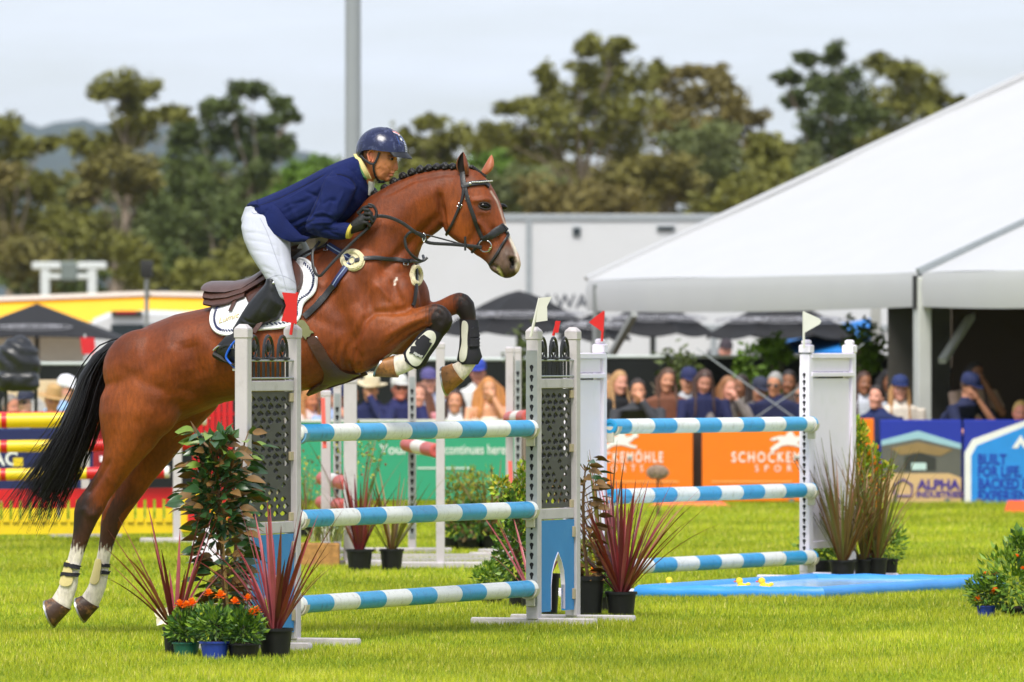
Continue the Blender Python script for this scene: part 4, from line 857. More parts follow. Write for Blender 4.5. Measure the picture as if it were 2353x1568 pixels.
def grey_wing(pin, pout, label, outward_near, hole_face):
    pin, pout = Vector(pin), Vector(pout); d = (pout - pin); Wd = d.length; d.normalize()
    T = V(d.y, -d.x, 0)
    if T.y > 0: T = -T                               # faces the camera side
    t = thing('jump_wing', pin, label, 'jump wing', 'grey wings of the front fence')
    H = 1.645; pw = .068
    rot = Matrix((d, V(-d.y, d.x, 0), V(0, 0, 1))).transposed()
    for p in (pin, pout):
        mb = MB(); mb.box(p + V(0, 0, H / 2 + .02), (pw, pw, H - .04), rot, bev=.006); po = mb.build('post', GREYP, t)
        mc = MB(); mc.box(p + V(0, 0, H - .02), (pw + .008, pw + .008, .05), rot, bev=.004)
        mc.loft([[p + rot @ V(sx * (pw / 2 + .002) * k, sy * (pw / 2 + .002) * k, H + .005 + z) for sx, sy in ((1, -1), (1, 1), (-1, 1), (-1, -1))] for k, z in ((1, 0), (.45, .022))])
        mc.build('cap', GREYP, po)
        foot_bars(t, p, T, GREYP, .74)
    mid = (pin + pout) / 2; iw = Wd - pw
    for z, h in ((1.355, .055), (.625, .06)):
        mb = MB(); mb.box(mid + V(0, 0, z), (iw, .04, h), rot, bev=.004); mb.build('crossbar', GREYP, t)
    # iron crest
    M = basis(d if d.x > 0 else -d, T)
    dd = d if d.x > 0 else -d
    cr = thing_part('iron_crest', t)
    xs = [-.32, 0, .32]; zt = 1.5
    for k, x in enumerate(xs):
        x *= iw
        mb = MB(); c = mid + dd * x; R = iw * .105
        pts = [c + dd * (-R) + V(0, 0, 1.385)] + [c + dd * (-R * cos(a)) + V(0, 0, 1.53 + .082 * sin(a)) for a in np.linspace(0, pi, 9)] + [c + dd * R + V(0, 0, 1.385)]
        mb.tube(pts, .0085, 6)
        mb.tube([c + V(0, 0, 1.385), c + V(0, 0, 1.49)], .008, 6)
        # fleur ornament inside the arch
        mb.ell(c + V(0, 0, 1.56), (.012, .012, .034), nu=8, nv=6)
        for sgn in (-1, 1):
            mb.tube([c + V(0, 0, 1.50) + dd * sgn * .006, c + dd * sgn * R * .55 + V(0, 0, 1.535), c + dd * sgn * R * .5 + V(0, 0, 1.565), c + dd * sgn * R * .2 + V(0, 0, 1.545)], .006, 5)
        mb.ell(c + V(0, 0, 1.495), (R * .6, R * .6, .012), nu=8, nv=5)
        mb.build('arch', IRON, cr)
    for z in (1.395, 1.485):
        mb = MB(); mb.tube([mid - dd * iw * .49 + T * .014 + V(0, 0, z), mid + dd * iw * .5 + T * .014 + V(0, 0, z)], .006, 6); mb.build('rail', STEEL, cr)
    # laser-cut panel
    z0, z1 = .658, 1.325; ph = z1 - z0; ww = iw * .96
    holes = []; r = random.Random(4)
    nc = 5; nr = 17
    for j in range(nr):
        for i in range(nc):
            cx = (-.5 + (i + .5) / nc) * ww * .9 + (.03 * ww if j % 2 else -.03 * ww); cy = (-.5 + (j + .5) / nr) * ph * .94
            w = ww / nc * .42 * r.uniform(.6, 1.0); h = ph / nr * .47 * r.uniform(.7, 1.0); a0 = r.choice([0, .5, -.5, 1.1, -1.1])
            if r.random() < .1: continue
            pl = []
            for q in range(8):
                an = 2 * pi * q / 8; rr = 1.0 if q != 2 else 1.15
                x_, y_ = w * cos(an) * rr * (.75 if q in (1, 3) else 1), h * sin(an) * rr
                pl.append((cx + x_, cy + y_))
            holes.append(pl)
    mb = MB(); mb.plate([(-ww / 2, -ph / 2), (ww / 2, -ph / 2), (ww / 2, ph / 2), (-ww / 2, ph / 2)], .012, M, mid + V(0, 0, (z0 + z1) / 2), 0, holes)
    pn = mb.build('lattice_panel', PANEL, t, smooth=False)
    for z in (z0 + .02, (z0 + z1) / 2, z1 - .03):
        for sg in (-1, 1):
            mb = MB(); mb.box(mid + dd * sg * ww * .485 + T * .012 + V(0, 0, z), (.05, .012, .045), rot, bev=.002); mb.build('bracket', BRASS, pn)
    # blue foot board with a pointed arch opening
    bh = .51; bw = iw * .98
    arch = [(bw * (-.04), -bh / 2)]
    ar = [(bw * .02 + bw * .2 * x, -bh / 2 + .3 * y * bh / .51) for x, y in ((-1, .05), (-1, .5), (-.85, .75), (-.5, .93), (0, 1.1), (.5, .93), (.85, .75), (1, .5), (1, .05))]
    out = [(-bw / 2, -bh / 2), (ar[0][0], -bh / 2)] + ar + [(ar[-1][0], -bh / 2), (bw / 2, -bh / 2), (bw / 2, bh / 2), (-bw / 2, bh / 2)]
    mb = MB(); mb.plate(out, .018, M, mid + T * .012 + V(0, 0, .08 + bh / 2)); mb.build('blue_board', BLUEB, t, smooth=False)
    mb = MB(); e = [mid + T * .012 + V(0, 0, .08 + bh / 2) + M @ V(x, y, 0) for x, y in ar]
    mb.loft([[p + T * .0125, p - T * .0125, p - T * .0125 + V(0, 0, -.006), p + T * .0125 + V(0, 0, -.006)] for p in e]); mb.build('arch_edging', WHITEP, t)
    for z in (.17, .52):
        mb = MB(); mb.box(mid + dd * bw * .47 + T * .026 + V(0, 0, z), (.03, .012, .06), rot, bev=.002); mb.build('hinge', BRASS, t)
    # keyhole strip on the inner post
    if hole_face:
        mb = MB(); c2 = pin - d * (pw / 2 + .004) + V(0, 0, .83); keyhole_strip(mb, c2, basis(T, -d), pw * .98, 1.42, .055, .0125); mb.build('keyhole_strip', STEEL, t, smooth=False)
        mb = MB(); mb.box(pin - d * (pw / 2 + .0012) + V(0, 0, .83), (.001, pw * .8, 1.4), rot); mb.build('slot_shade_sheet', SLOTSHADE, t)
    return t, d, T
def thing_part(name, parent):
    o = bpy.data.objects.new(name, None); o.empty_display_size = .05; return link(o, parent)

def cup(parent, p, inward, T, m, r=.048):
    """open cup under a pole end"""
    mb = MB(); n = 9; rings = []
    for k in (0, 1):
        ring = []
        for i in range(n):
            a = pi + pi * i / (n - 1) * 1.0
            ring.append(p + inward * (.0 + .05 * k) + T * (cos(a) * (r + .004)) + V(0, 0, sin(a) * (r + .004)))
        for i in reversed(range(n)):
            a = pi + pi * i / (n - 1)
            ring.append(p + inward * (.0 + .05 * k) + T * (cos(a) * (r + .012)) + V(0, 0, sin(a) * (r + .012)))
        rings.append(ring)
    mb.loft(rings)
    mb.box(p - inward * .005 + V(0, 0, -.05), (.02, .05, .1), Matrix((inward, T, V(0, 0, 1))).transposed(), bev=.003)
    mb.build('pole_cup', m, parent)

def jump_pole(a, b, r, label, group, cols, nseg, first=0, endcap=None):
    a, b = Vector(a), Vector(b); ax = (b - a).normalized()
    t = thing('jump_pole', (a + b) / 2, label, 'jump pole', group)
    x = ax.orthogonal().normalized(); y = ax.cross(x); n = 24; L = (b - a).length
    mb = MB(); e = .012
    rings = []; ms = []
    fr = [0] + list(np.linspace(0, 1, nseg + 1)[1:-1]) + [1] if isinstance(nseg, int) else nseg
    for i in range(len(fr) - 1):
        p, q = a.lerp(b, fr[i]), a.lerp(b, fr[i + 1])
        R2 = [[c + (x * cos(2 * pi * k / n) + y * sin(2 * pi * k / n)) * r for k in range(n)] for c in (p, q)]
        mb.loft(R2, False, (i + first) % len(cols))
    mb.build('shaft', cols, t)
    for p, s in ((a, -1), (b, 1)):
        me = MB(); prof = [(r * 1.02, -.02), (r * 1.02, .008), (r * .86, .016), (r * .5, .017), (r * .46, .010), (r * .2, .010)]
        z = ax * s; xx = z.orthogonal().normalized(); Mx = Matrix((xx, z.cross(xx), z)).transposed()
        me.lathe(p, prof, 20, 0, Mx); me.build('end_cap', endcap or cols[1], t)
    return t

def flag(base, top, pts, label, m, name='jump_flag', polem=None, thick=.004, polr=.008):
    """pts: outline of the cloth/plate in picture units at the staff's distance"""
    base, top = Vector(base), Vector(top)
    t = thing(name, base, label, 'flag', 'flags marking the fences')
    mb = MB(); mb.tube([base, top], polr, 8); mb.build('staff', polem or m, t)
    mb = MB(); Y = base.y
    ws = [W(px, py, Y) for px, py in pts]; c = ws[0]
    mb.plate([(p.x - c.x, p.z - c.z) for p in ws], thick, FRONT, c + V(0, -.006, 0)); mb.build('blade', m, t, smooth=False)
    return t

# ---- fence A (front): left wing, right wing, three blue and white poles
A1 = V((673 - CX) * 45.1 / F, 45.1, 0); A0 = V((559 - CX) * 44.42 / F, 44.42, 0)
A2 = V((1227 - CX) * 48.5 / F, 48.5, 0); A3 = V((1316.5 - CX) * 49.1 / F, 49.1, 0)
wA, dA, TA = grey_wing(A1, A0, 'grey painted wing with iron crest beside the pot plants under the rider', True, False)
wB, dB, TB = grey_wing(A2, A3, 'grey wing with keyhole strips and blue arched board, middle of the photo', False, True)
fd = (A2 - A1).normalized(); TF = V(fd.y, -fd.x, 0)
for i, (zl, zr, lab) in enumerate(((1.1086, 1.107, 'top'), (.664, .654, 'middle'), (.218, .215, 'bottom'))):
    a = A1 + fd * .045 + V(0, 0, zl) + TF * .0; b = A2 - fd * .06 + V(0, 0, zr)
    # poles rest in cups on the camera side of the posts
    jump_pole(a, b, .0462, 'sky blue and white striped pole, %s one of the front fence' % lab, 'poles of the front fence', [BLUEP, WHITEPO], [0] + list(np.linspace(.014, .986, 10)) + [1], 1)
    cup(wA, a + V(0, 0, 0), fd, TF, [CUPB, CUPW, CUPW][i]); cup(wB, b, -fd, TF, CUPW)
flag(W(668, 770, 45.0), W(683, 672, 45.0), [(648, 672), (683, 675), (682, 745), (646, 738), (657, 703)], 'red swallow tailed plastic flag in front of the rider\'s boot', RED)
flag(W(1219, 775, 48.4), W(1240, 685, 48.4), [(1240, 685), (1268, 682), (1257, 705), (1258, 737), (1231, 741)], 'cream white notched flag leaning on the middle grey wing', FLAGW)
flag(W(1271, 772, 49.6), W(1281, 738, 49.6), [(1276, 738), (1288, 738), (1283, 765), (1272, 765)], 'thin red marker sticking up behind the middle wing\'s iron crest', RED)
for p in (A0, A1):
    pass

# ---- fence B (behind, right): white plastic wings
B1 = V((1379 - CX) * 54.6 / F, 54.6, 0); B2 = V((1853 - CX) * 57.9 / F, 57.9, 0); fb = (B2 - B1).normalized(); TBb = V(fb.y, -fb.x, 0)
def white_wing(pin, pout, label, strip):
    pin, pout = Vector(pin), Vector(pout); d = (pout - pin); Wd = d.length; d.normalize(); T = V(d.y, -d.x, 0)
    if T.y > 0: T = -T
    dd = d if d.x > 0 else -d
    rot = Matrix((d, V(-d.y, d.x, 0), V(0, 0, 1))).transposed(); H = 1.585; pw = .07
    t = thing('jump_wing', pin, label, 'jump wing', 'white wings of the rear fence')
    for p in (pin, pout):
        mb = MB(); mb.box(p + V(0, 0, H / 2 + .02), (pw, pw, H - .04), rot, bev=.006); po = mb.build('post', WHITEP, t)
        mc = MB(); mc.box(p + V(0, 0, H - .03), (pw + .01, pw + .01, .055), rot, bev=.006)
        mc.box(p + V(0, 0, H + .015), (pw * .8, pw * .8, .035), rot, bev=.012); mc.build('cap', WHITEP, po)
        foot_bars(t, p, T, WHITEP, .7)
    mid = (pin + pout) / 2; iw = Wd - pw
    for z, h in ((1.51, .035), (1.385, .03)):
        mb = MB(); mb.box(mid + V(0, 0, z), (Wd * .99, .085, h), rot, bev=.004); mb.build('rail', WHITEP, t)
    mb = MB(); mb.box(mid + V(0, 0, (1.36 + .27) / 2), (iw, .03, 1.36 - .27), rot, bev=.003); mb.build('infill_board', WHITEP, t)
    mb = MB(); mb.box(mid + V(0, 0, 1.448), (iw, .03, .09), rot, bev=.003); mb.build('infill_board', WHITEP, t)
    mb = MB(); mb.box(mid + V(0, 0, .25), (iw, .05, .05), rot, bev=.004); mb.build('rail', WHITEP, t)
    if strip:
        mb = MB(); c = pin - d * (pw / 2 + .0035) + V(0, 0, .76); keyhole_strip(mb, c, basis(T, -d), pw * .96, 1.36, .046, .0125); mb.build('keyhole_strip', WHITEP, t, smooth=False)
        mb = MB(); mb.box(pin - d * (pw / 2 + .001) + V(0, 0, .76), (.001, pw * .6, 1.34), rot); mb.build('slot_shade_sheet', SLOTSHADE, t)
    mb = MB(); mb.tube([pin + V(0, 0, 1.525) + rot @ V(x, y, 0) * .038 for x, y in ((1, 1), (-1, 1), (-1, -1), (1, -1))], .003, 5, closed=True); mb.build('cable_tie', IRON, t)
    return t
wC = white_wing(B1, V((1310 - CX) * 54.0 / F, 54.0, 0), 'white plastic wing half hidden behind the middle grey wing', False)
wD = white_wing(B2, V((1952 - CX) * 58.6 / F, 58.6, 0), 'white plastic wing with a row of dark keyholes, right of the rear fence', True)
for i, (z, lab) in enumerate(((1.062, 'top'), (.622, 'middle'), (.176, 'bottom'))):
    a = B1 + fb * .05 + V(0, 0, z + .004); b = B2 - fb * .04 + V(0, 0, z - .004)
    a = a + TBb * .05; b = b + TBb * .05
    jump_pole(a, b, .048, 'light blue and white striped pole, %s one of the rear fence' % lab, 'poles of the rear fence', [BLUEP, WHITEPO], [0] + list(np.linspace(.07, .945, 9)) + [1], 0, BLUEP)
    cup(wC, a, fb, TBb, CUPW); cup(wD, b, -fb, TBb, CUPW)
flag(W(1383, 785, 54.5), W(1387, 715, 54.5), [(1386, 715), (1387, 765), (1353, 741), (1368, 728)], 'red pennant on the white wing left of the rear fence', RED)
flag(W(1847, 800, 57.8), W(1847, 716, 57.8), [(1847, 716), (1882, 732), (1887, 738), (1884, 745), (1849, 765)], 'cream white pennant on the keyholed white wing at the right', FLAGW)

# ---- water tray with toy ducks
def pool():
    P = [V(.80, 54.15, 0), V(1.9, 53.75, 0), V(3.16, 56.5, 0), V(1.97, 56.95, 0)]
    t = thing('water_tray', P[0], 'bright blue shallow water tray lying under the rear fence', 'water tray')
    BL = mat('tray_blue', (52, 142, 222), .42, .12, 3, .35, 7)
    mb = MB(); path = []
    r = random.Random(2)
    for i in range(4):
        a, b = P[i], P[(i + 1) % 4]
        for k in range(14):
            u = k / 14; path.append(a.lerp(b, u) + V(0, 0, .04 + .002 * sin(u * 23 + i * 2) * (1 if k else 0)))
    mb.tube(path, [.046 + .002 * sin(k * 1.7) for k in range(len(path))], 10, closed=True); mb.build('rim', BL, t)
    mb = MB(); n = 12; vs = []
    for i in range(n + 1):
        for j in range(n + 1):
            u, v = i / n, j / n; p = P[0].lerp(P[1], u).lerp(P[3].lerp(P[2], u), v); vs.append(p + V(0, 0, .02))
    mb.add(vs, [(i * (n + 1) + j, (i + 1) * (n + 1) + j, (i + 1) * (n + 1) + j + 1, i * (n + 1) + j + 1) for i in range(n) for j in range(n)])
    mb.build('tray_floor', BL, t)
    WA = mat('tray_water', (178, 208, 234), .12, .1, 4, .5, 9, spec=.5)
    mb = MB(); mb.add([p + V(0, 0, .036) for p in vs], [(i * (n + 1) + j, (i + 1) * (n + 1) + j, (i + 1) * (n + 1) + j + 1, i * (n + 1) + j + 1) for i in range(n) for j in range(n)]); mb.build('water_surface', WA, t)
pool()
YEL = mat('duck_yellow', (240, 205, 40), .35, .05); ORB = mat('duck_beak', (215, 70, 30), .4, .05)
for (px, py, lab, yaw) in ((1538, 1352, 'yellow toy duck floating at the left end of the water tray', 1.6), (1706, 1353, 'left duck of the yellow pair in the middle of the water tray', 2.6), (1758, 1353, 'right duck of the yellow pair in the middle of the water tray', 2.8)):
    Y = YG(py + 18); b = W(px, py, Y); b.z = .036
    t = thing('toy_duck', b, lab, 'toy duck', 'ducks in the water tray')
    Rz = Matrix.Rotation(yaw, 3, 'Z')
    mb = MB(); mb.ell(b + V(0, 0, .022), (.042, .031, .026), rot=Rz); mb.ell(b + V(0, 0, .062) + Rz @ V(.022, 0, 0), (.024, .023, .022)); mb.ell(b + V(0, 0, .042) + Rz @ V(-.042, 0, 0), (.016, .012, .012))
    for s in (-1, 1): mb.ell(b + V(0, 0, .028) + Rz @ V(-.006, s * .028, 0), (.024, .008, .014), rot=Rz)
    me = vox(mb, .004, 3); bd = obj_from('body', me, YEL, t)
    mb = MB(); mb.ell(b + V(0, 0, .057) + Rz @ V(.05, 0, 0), (.014, .014, .005), rot=Rz); mb.build('beak', ORB, t)
    for s in (-1, 1):
        mb = MB(); mb.ell(b + V(0, 0, .07) + Rz @ V(.04, s * .013, 0), (.004, .004, .005), nu=8, nv=6); mb.build('eye', IRON, t)

# ---- red and yellow fence at the left
LY = 70.; YELP = mat('pole_yellow', (232, 200, 30), .38, .05, 6); REDP = mat('pole_red', (200, 24, 30), .4, .06, 6)
def lz(py): return CH - (py - HY) * LY / F
sL = LY / F
for i, (py, rp, x1, pat) in enumerate(((968, 17, 470, [-60, 3, 16, 225, 470]), (1027, 14, 478, [-60, 2, 17, 176, 182, 204, 478]), (1092, 14, 385, [-60, 2, 15, 164, 176, 200, 385]))):
    a = W(-60, py, LY); b = W(x1, py - 7, LY - .05 * i)
    fr = [(x + 60) / (x1 + 60) for x in pat]
    jump_pole(a, b, rp * sL, 'yellow and red pole, %s one of the left fence' % ('top', 'second', 'third')[i], 'poles of the left fence', [REDP, YELP], fr, 1 if i == 0 else 1, WHITEPO)
b2 = jump_pole(W(-60, 957, LY + 1.3), W(480, 953, LY + 1.3), 10 * sL, 'red pole showing just above the left fence\'s top pole', 'poles of the left fence', [REDP, REDP], 1, 0, WHITEPO)
# gate filler with red and yellow palings
t = thing('gate_filler', W(-60, 1232, LY), 'red and yellow paling gate hanging low in the left fence', 'gate')
t.location.z = 0; ORG[t.name] = t.location.copy()
mb = MB(); mb.beam(W(-60, 1138, LY), W(400, 1134, LY), .04, 26 * sL); mb.build('top_board', REDP, t, smooth=False)
mb = MB(); mb.beam(W(-60, 1212, LY), W(400, 1208, LY), .04, 34 * sL); mb.build('bottom_board', YELP, t, smooth=False)
for k in range(21):
    x = -52 + k * 22.0
    if x > 392: break
    mb = MB(); mb.beam(W(x, 1200, LY - .03), W(x, 1168, LY - .03), 15 * sL, .02, up=(0, 1, 0)); mb.build('paling', YELP, t, smooth=False)
    mb = MB(); mb.beam(W(x, 1168, LY - .03), W(x, 1146, LY - .03), 15 * sL, .02, up=(0, 1, 0)); mb.build('paling', REDP, t, smooth=False)
# stands of the left fence
def simple_post(px0, px1, py_top, Y, label, m, red=False, holes=False):
    s = Y / F; w = (px1 - px0) * s; b = V(((px0 + px1) / 2 - CX) * s, Y, 0)
    t = thing('jump_stand', b, label, 'jump stand', 'posts of the fences behind')
    zt = CH - (py_top - HY) * s
    mb = MB(); mb.box(b + V(0, 0, zt / 2 + .02), (w, w, zt - .04), bev=.006); po = mb.build('post', m, t)
    mb = MB(); mb.box(b + V(0, 0, zt), (w * 1.1, w * 1.1, .05), bev=.01); mb.build('cap', m, t)
    mb = MB(); mb.box(b + V(0, 0, .03), (.6, .06, .05), bev=.008); mb.build('foot', m, t)
    mb = MB(); mb.box(b + V(0, 0.1, .03), (.06, .5, .05), bev=.008); mb.build('foot', m, t)
    if holes:
        hgt = zt * .86
        mb = MB(); keyhole_strip(mb, b + V(0, -w / 2 - .004, zt * .52), FRONT, w * .7, hgt, .062, .014); mb.build('keyhole_strip', STEEL, t, smooth=False)
        mb = MB(); mb.box(b + V(0, -w / 2 - .0015, zt * .52), (w * .5, .001, hgt * .98)); mb.build('slot_shade_sheet', SLOTSHADE, t)
    return t
simple_post(398, 418, 1000, 69.6, 'grey post at the right end of the yellow paling gate', GREYP)
simple_post(187, 206, 1000, 72.0, 'grey post seen behind the horse\'s tail', GREYP)
# red wing of the left fence, with slats
t = thing('jump_wing', V((470 - CX) * 70.6 / F, 70.6, 0), 'red slatted wing between the horse\'s hind leg and the magnolia', 'jump wing')
for k in range(7):
    mb = MB(); mb.beam(W(448 + k * 13.5, 1200, 70.6), W(448 + k * 13.5, 925 - (k % 2) * 4 - 6 * k, 70.6), 11 * sL, .02, up=(0, 1, 0)); mb.build('slat', REDP, t, smooth=False)
for py in (955, 1090, 1180):
    mb = MB(); mb.beam(W(440, py, 70.68), W(540, py - 4, 70.68), 16 * sL, .03); mb.build('rail', REDP, t, smooth=False)
t = thing('jump_wing', V((230 - CX) * 71 / F, 71, 0), 'dark red wing panel behind the horse\'s gaskin', 'jump wing')
mb = MB(); mb.box(W(245, 1075, 71) , (62 * sL, .04, 250 * sL), bev=.005); mb.build('board', mat('dark_red_board', (150, 24, 34), .5, .08), t)
for k in range(2):
    mb = MB(); mb.box(W(233, 1055 + k * 32, 70.95), (.03, .01, .05), bev=.004); mb.build('white_mark', WHITEP, t)
t = thing('filler_box', V((440 - CX) * 66 / F, 66, 0), 'yellow edged red filler board low behind the magnolia', 'filler')
mb = MB(); mb.box(W(455, 1178, 66), (80 * .0033, .05, 92 * .0033), bev=.01); mb.build('frame', YELP, t)
mb = MB(); mb.box(W(457, 1177, 65.96), (52 * .0033, .03, 58 * .0033)); mb.build('centre_board', REDP, t)
t = thing('filler_block', V((480 - CX) * 63 / F, 63, 0), 'white block standing on the grass behind the magnolia', 'filler')
mb = MB(); c = W(480, 1255, 63); mb.loft([[V(c.x + sx * k, 63 + sy * .1, z) for sx, sy in ((1, -1), (1, 1), (-1, 1), (-1, -1))] for k, z in ((.14, 0), (.1, .25), (.07, .27))]); mb.build('block', WHITEP, t)

# ---- grey training oxer behind the front fence (seen end-on) with faded red and white poles
for (x0, x1, yt, Y, lab, h) in ((738, 760, 905, 64.0, 'first grey post from the left behind the front poles', False), (790, 820, 875, 62.0, 'wide grey post behind the girth guard', False), (766, 784, 885, 66.0, 'grey keyhole post left of the wide grey post', True), (938, 956, 845, 66.0, 'grey keyhole post behind the near forefoot', True), (1002, 1022, 795, 61.5, 'grey post between the horse\'s tucked forefeet', False), (1162, 1180, 805, 64.5, 'grey post right of the woman with curly red hair', False), (1182, 1198, 805, 65.6, 'thin grey keyhole post beside the middle wing', True)):
    simple_post(x0, x1, yt, Y, lab, GREYP, holes=h)
FRED = mat('faded_red', (190, 84, 78), .5, .12); FWH = mat('faded_white', (222, 216, 208), .5, .08)
for (a, b, Ya, Yb, lab) in (((935, 1022), (1003, 1036), 66, 63.5, 'faded red and white pole end high behind the front fence'), ((742, 1100), (800, 1112), 66, 63, 'faded red and white pole end left of the potted cordyline'), ((740, 1155), (795, 1163), 66, 63, 'lowest faded red and white pole end behind the front fence'), ((1172, 962), (1215, 958), 64.5, 62.5, 'faded red pole end beside the keyhole strip')):
    jump_pole(W(*a, Ya), W(*b, Yb), .052, lab, 'faded poles of the oxer behind', [FRED, FWH], 3, 0, FRED)
for (px, y0, y1, lab) in ((746, 915, 1030, 'orange red lath tied to the grey post behind the girth'), (1176, 1060, 1150, 'orange red lath leaning on the grey post beside the middle wing')):
    b = W(px, y1, 63.6); t = thing('marker_lath', b, lab, 'marker'); mb = MB(); mb.beam(b, W(px - 4, y0, 63.7), .03, .012, up=(0, 1, 0)); mb.tube([b + V(0, 0, .05), b + V(0, -.012, .06)], .01, 6); mb.build('lath', mat('orange_red_paint', (208, 76, 58), .5, .1), t, smooth=False)
t = thing('ground_frame', V((950 - CX) * 62 / F, 62, 0), 'flat grey rails on the lawn between the grey posts', 'frame')
for (a, b) in (((850, 1290), (1150, 1290)), ((850, 1302), (1180, 1298))):
    mb = MB(); p, q = G(*a), G(*b); mb.beam(p + V(0, 0, .03), q + V(0, 0, .03), .06, .05); mb.build('rail', GREYP, t, smooth=False)
# ================================================================== PLANTS
POTB = mat('black_pot', (18, 18, 20), .5, .15, 8, spec=.4); POTBL = mat('blue_pot', (34, 62, 160), .45, .1); POTG = mat('green_pot', (28, 96, 80), .45, .1)
SOIL = mat('potting_soil', (58, 42, 30), .95, .3, 40)
COR = [mat('cordyline_leaf_a', (132, 40, 48), .4, .25, 6, spec=.5), mat('cordyline_leaf_b', (98, 30, 36), .4, .25, 6, spec=.5), mat('cordyline_leaf_c', (158, 78, 82), .4, .2, 6, spec=.5)]
FLX = [mat('flax_leaf_a', (116, 94, 52), .45, .25, 6), mat('flax_leaf_b', (108, 108, 48), .45, .25, 6), mat('flax_leaf_c', (126, 82, 50), .45, .25, 6)]
GRN = [mat('leaf_green_a', (84, 120, 38), .5, .3, 9), mat('leaf_green_b', (124, 156, 46), .5, .3, 9), mat('leaf_green_c', (50, 88, 34), .5, .3, 9)]
LIME = [mat('leaf_lime_a', (150, 172, 40), .5, .25, 9), mat('leaf_lime_b', (108, 140, 36), .5, .25, 9), mat('leaf_lime_c', (190, 176, 50), .5, .2, 9)]
SPID = [mat('spider_leaf_a', (170, 176, 130), .5, .15), mat('spider_leaf_b', (120, 138, 80), .5, .15)]
MAGT = mat('magnolia_leaf', (48, 80, 42), .28, .25, 14, spec=.55); MAGB = mat('magnolia_underside', (110, 80, 34), .6, .3, 14); MAGY = mat('magnolia_young_leaf', (112, 138, 52), .35, .2, 14)
STEM = mat('brown_stem', (104, 78, 50), .8, .2, 20); CANE = mat('bamboo_cane', (196, 158, 96), .6, .15, 10)
ORA = mat('marigold_orange', (248, 134, 8), .6, .2, 30); PETW = mat('magnolia_petal', (236, 226, 202), .5, .08)
def pot(parent, b, r, h, m, taper=.78):
    mb = MB(); mb.lathe(b, [(r * taper, 0), (r * .97, h * .9), (r * 1.06, h * .9), (r * 1.06, h), (r * .95, h), (r * .93, h * .88), (r * .1, h * .88)], 24); p = mb.build('pot', m, parent)
    mb = MB(); mb.lathe(b + V(0, 0, h * .89), [(r * .93, 0), (r * .6, .01), (.001, .016)], 16); mb.build('soil', SOIL, parent)
    return p
def blade(b, az, L, tilt, droop, w, n=9):
    """arching strap leaf as a folded ribbon"""
    pts = []; p = Vector(b); a = tilt
    for i in range(n):
        pts.append(p.copy()); st = L / (n - 1); p = p + V(cos(az) * sin(a) * st, sin(az) * sin(a) * st, cos(a) * st); a += droop / (n - 1) * (.4 + 1.2 * i / n)
    side = V(-sin(az), cos(az), 0); mb = MB(); vs = []; fs = []
    for i, q in enumerate(pts):
        u = i / (n - 1); ww = w * (.55 + .45 * min(1, u * 4)) * (1 - u ** 2.6) + .0008
        up = V(cos(az), sin(az), 0) * (-.35 * ww) + V(0, 0, .25 * ww)
        vs += [q - side * ww + up, q, q + side * ww + up]
        if i: fs += [(3 * i - 3, 3 * i, 3 * i + 1, 3 * i - 2), (3 * i - 2, 3 * i + 1, 3 * i + 2, 3 * i - 1)]
    return mb.add(vs, fs)
def strap_plant(name, label, b, pr, ph, potm, cols, n, L, w, spread, seed, droop=.7, cat='plant', group='strap leaved plants in pots', up0=.0):
    r = random.Random(seed); t = thing(name, b, label, cat, group); b = Vector(b)
    if potm is not None: pot(t, b, pr, ph, potm)
    for k in range(n):
        az = r.uniform(0, 2 * pi); q = (k / n) ** .8
        mb = blade(b + V(cos(az) * pr * .25, sin(az) * pr * .25, ph * .86 + up0 * r.random()), az + r.uniform(-.3, .3), L * r.uniform(.6, 1.08), .05 + spread * q + r.uniform(0, .1), droop * r.uniform(.3, 1.3) * q, w * r.uniform(.6, 1.1))
        mb.build('leaf', r.choice(cols), t, auto=80)
    return t
def leaf_mesh(L, w, fold=.25, curl=.15, nseg=5):
    mb = MB(); vs = []; fs = []
    for i in range(nseg + 1):
        u = i / nseg; ww = w * sin(pi * min(1, u ** .8 * .96 + .03)) ; z = -curl * L * u * u
        vs += [(u * L, -ww, z + fold * ww), (u * L, 0, z), (u * L, ww, z + fold * ww)]
        if i: fs += [(3 * i - 3, 3 * i - 2, 3 * i + 1, 3 * i), (3 * i - 2, 3 * i - 1, 3 * i + 2, 3 * i + 1)]
    return mb.add(vs, fs)
def leafy(parent, c, rx, rz, n, size, cols, seed, name='foliage', w=.35):
    """small leaves too fine to tell apart: joined"""
    r = random.Random(seed); mb = MB(); c = Vector(c)
    for k in range(n):
        d = V(r.gauss(0, 1), r.gauss(0, 1), r.gauss(0, 1)); d.normalize(); rad = r.random() ** .45
        p = c + V(d.x * rx, d.y * rx, d.z * rz) * rad
        ax = (d + V(r.uniform(-.6, .6), r.uniform(-.6, .6), r.uniform(0, .8))).normalized(); s = size * r.uniform(.6, 1.2)
        o = ax.orthogonal().normalized(); o = Matrix.Rotation(r.uniform(0, 6.3), 3, ax) @ o
        q = ax.cross(o) * s * .12
        mb.add([p, p + ax * s * .45 + o * s * w + q, p + ax * s, p + ax * s * .45 - o * s * w + q], [(0, 1, 2, 3)], r.randrange(len(cols)))
    o = mb.build(name, cols, parent, smooth=False); o['kind'] = 'stuff'; return o
